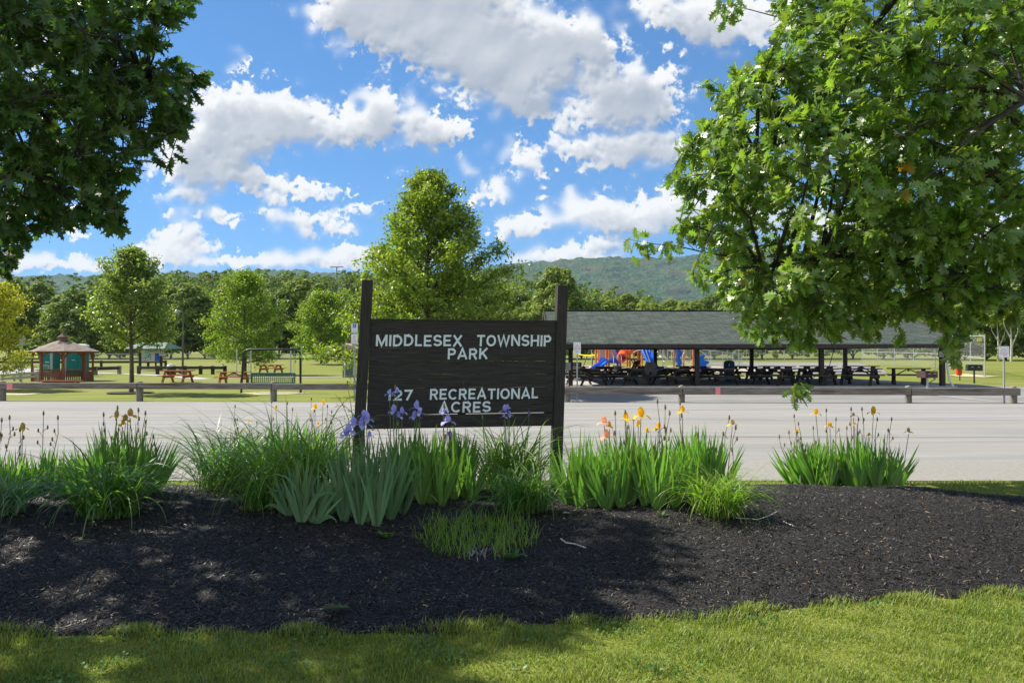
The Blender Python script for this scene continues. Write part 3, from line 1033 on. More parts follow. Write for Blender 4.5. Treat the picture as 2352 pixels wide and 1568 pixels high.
def lobed_crown(r, H, Rad, z0, lobes, cards, size, conical=False):
    """A broadleaf crown: leaf sprays on the outside of many lobes that fill an egg-shaped volume."""
    Ps, Ns = [], []
    for k in range(lobes):
        t = (k + .5) / lobes
        z = z0 + (H - z0) * (.06 + .88 * t)
        rel = math.sin(math.pi * min(1, (.18 + .80 * t))) ** .75 if not conical else (1.02 - t) ** .8
        a = k * 2.4 + r.uniform(-.4, .4)
        rr = Rad * rel * math.sqrt(r.uniform(.12, .85))
        lr = Rad * r.uniform(.26, .44) * (.65 + .45 * rel)
        c = np.array([rr * math.cos(a), rr * math.sin(a), z])
        m = int(cards / lobes)
        v = r.normal(0, 1, (m, 3))
        v /= np.linalg.norm(v, axis=1, keepdims=True)
        v[:, 2] = np.where(v[:, 2] < -.35, -v[:, 2], v[:, 2])
        q = c + v * lr * np.array([1, 1, .78]) * (r.uniform(.72, 1.10, (m, 1)))
        Ps.append(q)
        Ns.append(v + np.array([0, 0, .35]))
    Ps, Ns = np.concatenate(Ps), np.concatenate(Ns)
    ax, ay, az = leaf_frames(r, Ns, .55)
    return scatter(CARD_V, CARD_F, Ps, ax, ay, az, size * r.uniform(.6, 1.35, len(Ps)))


def hill_woods(name, n, x0, x1, y0, y1, hmin, hmax, seed, mat, cards=300, size=.95):
    r = np.random.default_rng(seed)
    parts = []
    for _ in range(n):
        x, y = r.uniform(x0, x1), r.uniform(y0, y1)
        h = r.uniform(hmin, hmax)
        v, f = lobed_crown(r, h, h * r.uniform(.26, .36), h * .25, 9, cards, size)
        parts.append((v + np.array([x, y, float(gz(x, y))]), f))
    V, Fc = join(parts)
    tag(np_obj(name, V, Fc, MATS[mat]), kind='stuff')


hill_woods('hill_woods', 190, -190, -8, 205, 350, 10, 15, 51, 'hill_leaf')
hill_woods('hill_woods', 120, -150, 60, 300, 380, 11, 16, 52, 'wood_leaf_dark')
hill_woods('hill_woods', 150, -10, 240, 190, 330, 9, 14, 53, 'wood_leaf_mid')


def wood_tree(seed, H, Rad, z0, lobes, cards, size, mat, bark, conical=False, lean=.0):
    r = np.random.default_rng(seed)
    root = empty('woodland_tree')
    V, Fc = lobed_crown(r, H, Rad, z0, lobes, cards, size, conical)
    np_obj('crown', V, Fc, MATS[mat], root)
    t = MB()
    t.tube([(0, 0, -.3), (.1, 0, z0), (lean, .1, H * .85)], [H * .018, H * .014, H * .004], 7)
    for k in range(6):
        a, z = k * 2.4, z0 * (.7 + .35 * k * .4)
        t.tube([(0.05, 0, z), (Rad * .3 * math.cos(a), Rad * .3 * math.sin(a), z + H * .09), (Rad * .62 * math.cos(a), Rad * .62 * math.sin(a), z + H * .17)], [H * .008, H * .005, H * .002], 5)
    t.build('trunk', MATS[bark], root, smooth=True)
    return root


WT = [wood_tree(61, 13, 4.9, .5, 30, 7500, .50, 'wood_leaf_dark', 'bark_dark'), wood_tree(62, 14, 4.6, .6, 30, 7500, .50, 'wood_leaf_mid', 'bark_dark'),
      wood_tree(63, 11, 5.2, .3, 28, 7000, .48, 'wood_leaf_light', 'bark'), wood_tree(64, 15, 4.4, 1.0, 30, 7500, .48, 'wood_leaf_dark', 'bark_dark'),
      wood_tree(65, 12.5, 4.8, .4, 29, 7500, .52, 'wood_leaf_mid', 'bark')]
WT_USED = set()
WT_LAB = ['dark green tree', 'mid green tree', 'pale green low tree', 'tall dark tree', 'rounded mid green tree']


def wt(kind, px, d, s, where, group, sz=1.0):
    """One tree of the wood's edge."""
    src = WT[kind]
    o = src if kind not in WT_USED else copy_tree(src)
    WT_USED.add(kind)
    p = on(px, d)
    place(o, (p.x, p.y, p.z - .1), rnd.uniform(0, 6.28), s=(s, s, s * sz))
    o['label'] = WT_LAB[kind] + ' ' + where
    o['category'], o['group'] = 'tree', group
    return o


# the wood's edge: kind, column, distance, size, what it stands behind
g1 = "trees at the wood's edge beyond the gazebo"
for k, px, d, s in ((1, -60, 128, 1.0), (3, 20, 134, .95), (1, 92, 138, .98), (4, 138, 131, .86), (0, 178, 128, .90), (2, 212, 127, .62)):
    wt(k, px, d, s, 'in the wood edge behind the gazebo', g1)
g2 = "trees at the wood's edge beyond the kiosk"
for k, px, d, s in ((0, 250, 133, 1.02), (4, 330, 129, .80), (3, 392, 136, .86), (1, 432, 131, .93), (2, 350, 127, .55), (0, 470, 134, .88)):
    wt(k, px, d, s, 'in the wood edge behind the green roofed kiosk', g2)
g3 = "trees at the wood's edge beyond the swing"
for k, px, d, s in ((1, 520, 137, .95), (4, 590, 132, .90), (0, 640, 130, .92), (1, 690, 134, 1.02), (3, 735, 131, .86), (0, 770, 136, .90), (4, 810, 132, .82), (1, 860, 136, .90)):
    wt(k, px, d, s, 'in the wood edge behind the swing bench', g3)
g4 = "trees at the wood's edge beyond the tall sign board"
for k, px, d, s in ((0, 930, 136, .85), (4, 1000, 138, .9), (1, 1070, 134, .85), (3, 1130, 139, .85), (0, 1190, 133, .90), (4, 1225, 128, .80)):
    wt(k, px, d, s, 'in the wood edge behind the lettered board', g4)
g5 = "trees at the wood's edge beyond the pavilion"
for k, px, d, s in ((1, 1278, 124, 1.08), (4, 1335, 128, .82), (2, 1392, 122, .88), (1, 1440, 130, .80), (2, 1490, 123, .84), (4, 1535, 128, .80), (2, 1590, 122, .86), (0, 1640, 129, .86), (2, 1690, 124, .90), (1, 1750, 128, .9),
                    (0, 1820, 126, .9), (4, 1890, 130, .95), (1, 1960, 126, .9), (0, 2030, 128, .9), (4, 2100, 126, .95)):
    wt(k, px, d, s, 'in the wood edge behind the open pavilion', g5)
g6 = "trees at the wood's edge beyond the barbecue grill"
for k, px, d, s in ((2, 2165, 112, 1.0), (4, 2215, 116, .95), (2, 2265, 108, .98), (1, 2310, 113, .95), (2, 2360, 108, .95), (0, 2420, 112, 1.0), (1, 2500, 116, 1.0)):
    wt(k, px, d, s, 'in the wood edge behind the barbecue grill', g6)


def bare_birch(px, d, h, label):
    root = empty('slender_tree', on(px, d), 0, label, 'tree', 'pale slender trunks')
    t = MB()
    t.tube([(0, 0, -.2), (.08, 0, h * .35), (-.1, 0, h)], [.16, .12, .05], 7)
    t.tube([(.05, 0, h * .3), (.9, .1, h * .62), (1.3, .1, h * 1.0)], [.10, .07, .03], 6)
    t.tube([(0, 0, h * .5), (-.8, 0, h * .75), (-1.0, 0, h * .95)], [.07, .05, .02], 6)
    t.build('trunk', MATS['bark_pale'], root, smooth=True)
    r = np.random.default_rng(int(px))
    V, Fc = lobed_crown(r, h * 1.5, 2.2, h * .75, 8, 900, .42)
    np_obj('crown', V, Fc, MATS['wood_leaf_light'], root)


bare_birch(2322, 98, 6.0, 'slender pale trunked tree at the wood edge beside the parking sign')
bare_birch(2292, 103, 5.5, 'thin white trunked tree at the wood edge above the black grill')


def far_fence():
    """The low chain-link fence along the edge of the wood."""
    root = empty('chain_link_fence', (0, 0, 0), 0, 'low grey chain link fence along the edge of the wood beyond the lawn', 'fence')
    xs = np.arange(20, 1230, 42.0)
    pts = [on(x, 119) for x in xs]
    for p in pts:
        MB().tube([p, p + Vector((0, 0, .98))], .032, 6).build('post', MATS['galvanised'], root)
    MB().tube([p + Vector((0, 0, .98)) for p in pts], .035, 6).build('top_rail', MATS['galvanised'], root)
    m = MB()
    for a, b in zip(pts, pts[1:]):
        m.add([a + Vector((0, 0, .03)), b + Vector((0, 0, .03)), b + Vector((0, 0, .95)), a + Vector((0, 0, .95))], [(0, 1, 2, 3)])
    o = m.build('netting', MATS['chain_link'], root)
    uv_quad(o, (pts[1] - pts[0]).length, .92)


far_fence()


hill_woods('undergrowth', 85, -95, 4, 120.5, 126, 1.2, 4.2, 71, 'wood_leaf_mid', cards=420, size=.36)
hill_woods('undergrowth', 70, 4, 110, 106, 122, 1.2, 4.2, 72, 'wood_leaf_light', cards=420, size=.36)


# ------------------------------------------------------------------ lettering
def lettering(name, txt, rect, M, mat, parent, bold=0.02, depth=0.003):
    """Text scaled into rect = (x0, x1, z0, z1) of the sheet M (local x, z, facing -y), as one flat mesh."""
    c = bpy.data.curves.new(name, 'FONT')
    c.body = txt
    c.align_x = 'LEFT'
    c.offset = 0
    c.resolution_u = 3
    t = bpy.data.objects.new(name, c)
    COL.objects.link(t)
    bpy.context.view_layer.update()
    me = bpy.data.meshes.new_from_object(t.evaluated_get(bpy.context.evaluated_depsgraph_get()))
    bpy.data.objects.remove(t)
    bpy.data.curves.remove(c)
    co = np.zeros(len(me.vertices) * 3, np.float32)
    me.vertices.foreach_get('co', co)
    co = co.reshape(-1, 3)
    lo, hi = co.min(0), co.max(0)
    x0, x1, z0, z1 = rect
    u = x0 + (co[:, 0] - lo[0]) / (hi[0] - lo[0]) * (x1 - x0)
    w = z0 + (co[:, 1] - lo[1]) / (hi[1] - lo[1]) * (z1 - z0)
    out = np.stack([u, np.full(len(u), -depth), w], -1)
    if M is not None:
        out = np.array([M @ Vector(p) for p in out])
    me.vertices.foreach_set('co', out.astype(np.float32).ravel())
    me.name = name
    bm = bmesh.new()
    bm.from_mesh(me)
    bmesh.ops.remove_doubles(bm, verts=bm.verts, dist=1e-5)
    g = bmesh.ops.extrude_face_region(bm, geom=bm.faces[:])
    n = (M.to_3x3() @ Vector((0, 1, 0))) if M is not None else Vector((0, 1, 0))
    for v in [e for e in g['geom'] if isinstance(e, bmesh.types.BMVert)]:
        v.co += n * depth * 0.9
    bmesh.ops.recalc_face_normals(bm, faces=bm.faces)
    bm.to_mesh(me)
    bm.free()
    me.materials.clear()
    return link(name, me, MATS[mat], parent)


def arc(cx, cy, rx, ry, a0, a1, n=12):
    return [(cx + rx * math.cos(R(a0 + (a1 - a0) * i / n)), cy + ry * math.sin(R(a0 + (a1 - a0) * i / n))) for i in range(n + 1)]


# hand-cut block letters as strokes in a box one unit high: width, strokes
GLYPH = {
    'M': (1.05, [[(.09, 0), (.09, 1)], [(.11, .95), (.525, .08), (.94, .95)], [(.96, 0), (.96, 1)]]), 'I': (.18, [[(.09, 0), (.09, 1)]]),
    'D': (.86, [[(.09, 0), (.09, 1)], [(.09, .91), (.36, .91)] + arc(.36, .5, .41, .41, 90, -90) + [(.09, .09)]]), 'L': (.66, [[(.09, 1), (.09, .09), (.66, .09)]]),
    'E': (.72, [[(.72, .91), (.09, .91), (.09, .09), (.72, .09)], [(.09, .5), (.64, .5)]]), 'S': (.80, [arc(.40, .70, .31, .215, 20, 270, 14) + arc(.40, .295, .33, .205, 90, -160, 14)]),
    'X': (.90, [[(.08, 0), (.82, 1)], [(.82, 0), (.08, 1)]]), 'T': (.80, [[(0, .91), (.80, .91)], [(.40, 0), (.40, .92)]]), 'O': (.98, [arc(.49, .5, .40, .41, 0, 360, 26)]),
    'W': (1.26, [[(.06, 1), (.34, .06), (.63, .95), (.92, .06), (1.20, 1)]]), 'N': (.90, [[(.09, 0), (.09, 1)], [(.10, .97), (.80, .03)], [(.81, 0), (.81, 1)]]),
    'H': (.86, [[(.09, 0), (.09, 1)], [(.77, 0), (.77, 1)], [(.09, .5), (.77, .5)]]), 'P': (.76, [[(.09, 0), (.09, 1)], [(.09, .91), (.44, .91)] + arc(.44, .685, .23, .225, 90, -90) + [(.09, .46)]]),
    'A': (.96, [[(.07, 0), (.48, .97), (.89, 0)], [(.22, .30), (.74, .30)]]), 'R': (.82, [[(.09, 0), (.09, 1)], [(.09, .91), (.46, .91)] + arc(.46, .695, .23, .215, 90, -90) + [(.09, .48)], [(.42, .46), (.73, 0)]]),
    'K': (.84, [[(.09, 0), (.09, 1)], [(.77, 1), (.12, .38)], [(.34, .56), (.78, 0)]]), 'C': (.92, [arc(.49, .5, .40, .41, 42, 318, 20)]),
    '1': (.42, [[(.05, .76), (.26, .93), (.26, 0)]]), '2': (.74, [arc(.37, .67, .28, .24, 165, -35, 12) + [(.12, .09), (.72, .09)]]), '7': (.72, [[(.02, .91), (.64, .91), (.24, 0)]]),
}


def word(rect, txt, parent, post):
    """Raised block letters, each its own piece, filling rect = (x0, x1, z0, z1)."""
    xa, xb, za, zb = rect
    tot = sum(GLYPH[c][0] for c in txt) + .17 * (len(txt) - 1)
    kx, kz = (xb - xa) / tot, zb - za
    r = random.Random(len(txt))
    cur = 0
    for c in txt:
        w, strokes = GLYPH[c]
        m = MB()
        dz, rot = r.uniform(-.02, .02), r.uniform(-.012, .012)
        for q, st in enumerate(strokes):
            pts = [Vector((xa + (cur + x + rot * y) * kx, za + (y + dz) * kz)) for x, y in st]
            hw = .092 * (kx + kz) / 2
            y0 = -.0265 - .0004 * q
            vs, n = [], len(pts)
            closed = (pts[0] - pts[-1]).length < 1e-6
            for i, p in enumerate(pts):
                a = pts[i - 1] if i else (pts[-2] if closed else None)
                b = pts[i + 1] if i < n - 1 else (pts[1] if closed else None)
                t0 = (p - a).normalized() if a is not None else (b - p).normalized()
                t1 = (b - p).normalized() if b is not None else t0
                t = (t0 + t1).normalized()
                nn = Vector((-t.y, t.x)) * (hw / max(.45, abs(t.dot(t0))))
                for s in (1, -1):
                    vs += [(p.x + s * nn.x, y0, p.y + s * nn.y), (p.x + s * nn.x, -.0188, p.y + s * nn.y)]
            fs = []
            for i in range(n - 1):
                o = i * 4
                fs += [(o, o + 4, o + 6, o + 2), (o, o + 1, o + 5, o + 4), (o + 2, o + 6, o + 7, o + 3)]
            fs += [(0, 2, 3, 1), (n * 4 - 4, n * 4 - 3, n * 4 - 1, n * 4 - 2)]
            m.add(vs, fs)
        post(m.build('letter', MATS['sign_letter'], parent))
        cur += w + .17


# ------------------------------------------------------------------ the park name sign
def park_sign():
    pl, pr = Vector((-1.635, 8.30, 0)), Vector((0.545, 8.745, 0))
    yaw = math.atan2(pr.y - pl.y, pr.x - pl.x)
    W = (pr - pl).length
    root = empty('park_name_sign', (pl.x, pl.y, float(G(pl.x, pl.y)) - .25), yaw, 'dark stained wooden park sign board with pale raised lettering between two posts', 'sign')
    z0 = root.location.z
    zc = 1.40 - z0
    SH = Matrix(((1, 0, .040, -.040 * zc), (0, 1, 0, 0), (0, 0, 1, 0), (0, 0, 0, 1)))

    def shear(o):
        o.data.transform(SH)
        return o
    for x, top, sh in ((0, 2.455, .012), (W, 2.435, -.006)):
        m = MB().box((x, 0.02, (top - z0) / 2), (.122, .12, top - z0))
        o = shear(m.build('post', MATS['sign_post_wood'], root, bevel=.006))
        for v in o.data.vertices:
            v.co.x += sh * (v.co.z - zc)
    x0, x1 = .066, W - .062
    zt, zb = 2.012 - z0, .826 - z0
    ph = (zt - zb) / 8
    r = random.Random(3)
    planks = []
    for k in range(8):
        a, b = zt - k * ph, zt - (k + 1) * ph
        g0, g1 = .0010, .0010
        m = MB()
        n = 14
        lo_w = [r.uniform(-.0006, .0006) for _ in range(n + 1)]
        if k == 6:
            lo_w = [(.0055 if i > 4 else .001) for i in range(n + 1)]
        vs, fs = [], []
        for i in range(n + 1):
            x = x0 + (x1 - x0) * i / n
            for y in (-.019, .019):
                vs += [(x, y, b + g0 + lo_w[i]), (x, y, a - g1)]
        for i in range(n):
            o = i * 4
            fs += [(o, o + 4, o + 5, o + 1), (o + 2, o + 3, o + 7, o + 6), (o + 1, o + 5, o + 7, o + 3), (o, o + 2, o + 6, o + 4)]
        fs += [(0, 1, 3, 2), (n * 4, n * 4 + 2, n * 4 + 3, n * 4 + 1)]
        m.add([(p[0], p[1] + r.uniform(-.0005, .0005), p[2]) for p in vs], fs)
        planks.append(shear(m.build('plank', MATS['sign_wood'], root, bevel=.0025)))
    for x in (x0 + .05, (x0 + x1) / 2, x1 - .05):
        shear(MB().box((x, .034, (zt + zb) / 2), (.09, .03, zt - zb - .02)).build('batten', MATS['sign_wood'], root))
    m = MB().box(((x0 + x1) / 2, .004, zt + .011), (x1 - x0, .075, .018))
    shear(m.build('cap_board', MATS['sign_wood'], root, bevel=.003))
    for q, t in ((.27, .546), (.50, .585), (.47, .42), (.81, .088), (.21, .09), (.84, .42), (.075, .955), (.34, .93), (.62, .935), (.10, .28), (.70, .30), (.74, .55), (.87, .95)):
        x, z = x0 + q * (x1 - x0), zt - t * (zt - zb)
        a = r.uniform(.006, .012)
        kn = MB().add([(x + a * 1.5 * math.cos(w), -.0206, z + a * math.sin(w)) for w in np.linspace(0, 6.28, 11)[:-1]], [tuple(range(10))])
        shear(kn.build('wood_knot', MATS['knot'], planks[int(t * 8)]))

    def line(txt, s0, s1, t0, t1):
        word((x0 + s0 * (x1 - x0), x0 + s1 * (x1 - x0), zt - t1 * (zt - zb), zt - t0 * (zt - zb)), txt, root, shear)
    line('MIDDLESEX', .031, .484, .130, .236)
    line('TOWNSHIP', .563, .972, .126, .234)
    line('PARK', .410, .624, .254, .357)
    line('127', .098, .232, .640, .738)
    line('RECREATIONAL', .324, .910, .634, .735)
    line('ACRES', .374, .652, .757, .858)


park_sign()


# ------------------------------------------------------------------ traffic-style signs and lamp posts
def plate(parent, name, x, z0, w, h, mat, y=-.03, r=.025):
    poly = []
    for cx, cz, a in ((w / 2 - r, h - r, 0), (-w / 2 + r, h - r, 90), (-w / 2 + r, r, 180), (w / 2 - r, r, 270)):
        poly += [(x + cx + r * math.cos(R(a + b)), z0 + cz + r * math.sin(R(a + b))) for b in (0, 30, 60, 90)]
    return MB().prism(poly, (0, y, 0), (1, 0, 0), (0, 0, 1), -.004 if False else .004).build(name, MATS[mat], parent)


def text_rows(parent, name, x, w, rows, mat, y):
    m = MB()
    r = random.Random(int(w * 1000))
    for z, h, frac in rows:
        n = max(3, int(w * frac / (h * .9)))
        st = w * frac / n
        for i in range(n):
            if r.random() < .12:
                continue
            m.box((x - w * frac / 2 + st * (i + .5), y, z), (st * .72, .002, h * r.uniform(.75, 1)))
    return m.build(name, MATS[mat], parent)


def u_post(parent, h, mat='galvanised'):
    m = MB()
    m.box((0, 0, h / 2 - .2), (.055, .02, h + .4))
    m.box((-.026, -.016, h / 2 - .2), (.008, .022, h + .4))
    m.box((.026, -.016, h / 2 - .2), (.008, .022, h + .4))
    m.build('post', MATS[mat], parent)


def rule_sign(px, d, top, w, h, label):
    p = on(px, d)
    root = empty('parking_sign', p, 0, label, 'sign', 'small white parking signs beside the road')
    z = top - p.z
    u_post(root, z - .04)
    pl = plate(root, 'sign_plate', 0, z - h, w, h, 'sign_white')
    for s in (-1, 1):
        ring = MB()
        c = (s * w * .32, z - h * .14)
        R0, R1 = w * .10, w * .074
        for i in range(16):
            a, b = 2 * math.pi * i / 16, 2 * math.pi * (i + 1) / 16
            ring.add([(c[0] + q * math.cos(t), -.0335, c[1] + q * math.sin(t)) for q, t in ((R0, a), (R0, b), (R1, b), (R1, a))], [(0, 1, 2, 3)])
        ring.bar((c[0] - R1 * .7, -.0335, c[1] + R1 * .7), (c[0] + R1 * .7, -.0335, c[1] - R1 * .7), .012, .002)
        ring.box((c[0], -.0335, c[1]), (w * .06, .002, w * .04))
        ring.build('symbol', MATS['sign_dark'], pl)
    text_rows(pl, 'lettering', 0, w * .86, [(z - h * f, h * .055, fr) for f, fr in ((.25, .3), (.34, .75), (.46, .9), (.57, .95), (.68, .9), (.80, .6))], 'sign_red', -.0335)
    return root


rule_sign(1325.5, 31.0, float(P(1325, 786, 31.0).z), .30, .48, 'white parking sign on a metal post just right of the lettered board')
rule_sign(2305, 29.6, float(P(2305, 795, 29.6).z), .40, .43, 'white parking sign on a metal post at the far end of the timber rail')


def accessible_sign():
    d = 31.6
    p = on(814.5, d)
    root = empty('accessible_parking_sign', p, 0, 'blue and white wheelchair parking sign over a second white plate on a metal post', 'sign')
    zt = P(814, 742, d).z - p.z
    k = d / F
    u_post(root, zt - .03)
    w, h = 15.5 * k, 23.0 * k
    gr = plate(root, 'sign_plate', 0, zt - h, w, h, 'sign_green', y=-.03)
    plate(gr, 'sign_face', 0, zt - h + .010, w - .02, h - .02, 'sign_white', y=-.034)
    b = w * .27
    zc = zt - h * .26
    MB().box((0, -.0395, zc), (b * 2, .002, b * 2)).build('blue_panel', MATS['sign_blue'], gr)
    m = MB()
    m.lathe([(b * .17, 0), (b * .17, .001)], 10, (0, 0, 0))
    vs = [Matrix.Translation((-.01, -.0415, zc + b * .60)) @ (Matrix.Rotation(R(90), 4, 'X') @ Vector(v)) for v in m.v]
    m.v = [tuple(v) for v in vs]
    y = -.042
    m.bar((-.008, y, zc + b * .40), (.0, y, zc - b * .12), b * .16, .002, up=(0, 1, 0))
    m.bar((-.004, y, zc + b * .16), (b * .42, y, zc + b * .16), b * .13, .002, up=(0, 1, 0))
    m.bar((.0, y, zc - b * .10), (b * .42, y, zc - b * .12), b * .16, .002, up=(0, 1, 0))
    m.bar((b * .40, y, zc - b * .10), (b * .62, y, zc - b * .60), b * .15, .002, up=(0, 1, 0))
    for i in range(11):
        a0, a1 = R(110 + i * 19), R(110 + (i + 1) * 19)
        m.bar((-.01 + b * .46 * math.cos(a0), y, zc - b * .28 + b * .46 * math.sin(a0)), (-.01 + b * .46 * math.cos(a1), y, zc - b * .28 + b * .46 * math.sin(a1)), b * .13, .002, up=(0, 1, 0))
    m.build('wheelchair_symbol', MATS['sign_white'], gr)
    for t, s, z, q in (('VEHICLE', .80, .52, .085), ('I.D.', .36, .67, .105), ('REQUIRED', .86, .84, .085)):
        lettering('lettering', t, (-w * s / 2, w * s / 2, zt - h * z - h * q / 2, zt - h * z + h * q / 2), Matrix.Translation((0, -.039, 0)), 'sign_green', gr, .01, .001)
    h2 = 23.0 * k
    z2 = zt - h - .03
    fr = plate(root, 'sign_plate', 0, z2 - h2, w, h2, 'sign_red', y=-.03)
    plate(fr, 'sign_face', 0, z2 - h2 + .006, w - .012, h2 - .012, 'sign_white', y=-.034)
    text_rows(fr, 'lettering', 0, w * .80, [(z2 - h2 * f, h2 * .055, q) for f, q in ((.20, .7), (.32, .55), (.43, .5), (.55, .75), (.73, .85), (.85, .9))], 'sign_red', -.039)


accessible_sign()


def grey_post_sign(px, d, top, w, h, label, face='sign_back', rows=False):
    p = on(px, d)
    root = empty('post_sign', p, 0, label, 'sign')
    z = top - p.z
    u_post(root, z - .02)
    pl = plate(root, 'sign_plate', 0, z - h, w, h, face)
    if rows:
        text_rows(pl, 'lettering', 0, w * .7, [(z - h * .35, h * .22, .8), (z - h * .72, h * .10, .7), (z - h * .85, h * .07, .6)], 'sign_dark', -.0335)


grey_post_sign(51, 45, float(P(51, 770, 45).z), .32, .62, 'grey back of a road sign on a thin post left of the gazebo')
grey_post_sign(1697, 70, float(P(1697, 788, 70).z), .38, .62, 'small white court sign on a post behind the pavilion', 'sign_white', True)


def lamp_post():
    d = 80.0
    p = on(420, d)
    root = empty('lamp_post', p, 0, 'tall slim lamp post with a short arm and head above the kiosk', 'lamp post')
    k = d / F
    h = P(420, 714, d).z - p.z
    MB().tube([(0, 0, -.2), (0, 0, h * .5), (0, 0, h - .35), (-.05, 0, h - .10), (-.22, 0, h)], [.12, .10, .085, .075, .055], 8).build('pole', MATS['lamp_bronze'], root, smooth=True)
    MB().tube([(-.20, 0, h), (-.5, 0, h + .02), (-.62, 0, h)], [.035, .035, .035], 6).build('arm', MATS['galvanised'], root, smooth=True)
    MB().lathe([(.05, .12), (.13, .05), (.17, -.06), (.20, -.14), (.15, -.24), (.05, -.30)], 12, (-.70, 0, h + .02)).build('lamp_head', MATS['galvanised'], root, smooth=True)


lamp_post()


def metal_pole(px, d, top, label, r=.045):
    p = on(px, d)
    h = P(px, top, d).z - p.z
    m = MB()
    m.tube([(0, 0, -.2), (0, 0, h)], r, 8)
    m.lathe([(r * 1.15, 0), (r * 1.15, .03), (r * .5, .05)], 8, (0, 0, h))
    o = m.build('metal_pole', MATS['galvanised'], smooth=True)
    o.location = p
    tag(o, label, 'pole', 'plain metal poles on the lawn')


metal_pole(544, 58, 804, 'pale metal pole on the lawn left of the black swing frame')
metal_pole(576.5, 62, 802, 'pale metal pole standing just inside the left leg of the swing frame')
metal_pole(668, 62, 798, 'pale metal pole standing just inside the right leg of the swing frame', .055)
metal_pole(692.5, 72, 797, 'pale metal pole on the lawn right of the black swing frame', .055)


def utility_pole():
    p = on(773, 420)
    top = P(773, 613, 420).z - p.z
    root = empty('utility_pole', p, R(8), 'thin dark pole top with a crossarm sticking out above the far woods', 'pole')
    MB().tube([(0, 0, 0), (0, 0, top)], [.35, .28], 7).build('pole', MATS['brown_stain'], root)
    MB().bar((-3.6, 0, top - .2), (3.6, 0, top + .1), .35, .40).build('crossarm', MATS['brown_stain'], root)


utility_pole()


# ------------------------------------------------------------------ timber guard rails
def guard_rail(name, cols, dist, zr, rh, label, mat='rail_wood', pmat='post_wood', post_r=.135, group=None, ends=None, round_post=True, saddle=.10):
    """Posts at the picture columns `cols` (distance from dist(col)), thick timbers notched between them at height zr."""
    root = empty(name, (0, 0, 0), 0, label, 'fence', group)
    pts = [on(c, dist(c)) for c in cols]
    for i, p in enumerate(pts):
        m = MB()
        z1 = zr + rh / 2 + saddle * .4
        if round_post:
            m.lathe([(post_r, -.25), (post_r * 1.02, zr - rh * .45), (post_r * .97, z1 - .05), (post_r * .70, z1 + .02), (post_r * .2, z1 + .045)], 12, (p.x, p.y + post_r * .75, p.z), i)
        else:
            m.box((p.x, p.y + post_r * .8, p.z + z1 / 2 - .1), (post_r * 2, post_r * 1.7, z1 + .2))
        m.build('post', MATS[pmat], root, smooth=round_post)
    ends = ends or (0, 0)
    r = random.Random(len(cols))
    for i, (a, b) in enumerate(zip(pts, pts[1:])):
        d = (b - a).normalized()
        g = .012
        a2 = a + d * (g if i else -ends[0])
        b2 = b - d * (g if i < len(pts) - 2 else -ends[1])
        m = MB().bar(a2 + Vector((0, -rh * .20, zr + r.uniform(-.012, .012))), b2 + Vector((0, -rh * .20, zr + r.uniform(-.012, .012))), rh * .78, rh)
        o = m.build('rail', MATS[mat], root, bevel=.018)
    return root


LD = lambda c: y_far((c - CX) / F * 30.5) + .25
zl = float(P(400, 886.5, LD(400)).z) - float(on(400, LD(400)).z)
guard_rail('timber_guard_rail', [-300, 3, 319, 627, 935], LD, zl, .245, 'weathered timber guard rail along the lawn left of the lettered board', ends=(0, 0))
zr_ = float(P(1800, 898, LD(1800)).z) - float(on(1800, LD(1800)).z)
guard_rail('timber_guard_rail', [1302, 1566, 1827, 2088, 2330], LD, zr_, .285, 'weathered timber guard rail along the lot in front of the pavilion', ends=(.1, .12))


def pinned_paper(px, py, d, w, h, label):
    p = P(px, py, d)
    o = MB().prism([(-w / 2, -h / 2), (w / 2, -h / 2 + .01), (w / 2 - .005, h / 2), (-w / 2, h / 2)], (0, 0, 0), (1, 0, 0), (0, 0, 1), .003).build('pink_notice', MATS['pink_paper'])
    o.location = p
    tag(o, label, 'notice', 'pink papers on the timber rails')


pinned_paper(22, 887.5, LD(22) - .165, .245, .245, 'pink paper notice pinned to the timber rail before the lawn and gazebo')
pinned_paper(1649, 898, LD(1649) - .180, .20, .27, 'pink paper notice pinned to the timber rail before the pavilion')
guard_rail('dark_board_rail', [-160, -50, 38, 128, 232, 340, 380], lambda c: 86.0 + .004 * c, .62, .26, 'dark board rail at the back of the lawn behind the gazebo', 'dark_rail', 'dark_rail', .11, 'dark wooden rails on the far lawn', round_post=False)
guard_rail('dark_board_rail', [160, 218, 273], lambda c: 66.0 + (c - 218) * .07, .55, .30, 'dark board rail between the gazebo and the young maple', 'dark_rail', 'post_wood', .14, 'dark wooden rails on the far lawn', round_post=False)
guard_rail('dark_board_rail', [318, 361, 399, 424, 460, 488, 516], lambda c: 68.0, .60, .26, 'dark board rail in front of the green roofed kiosk', 'dark_rail', 'dark_rail', .13, 'dark wooden rails on the far lawn', round_post=False)


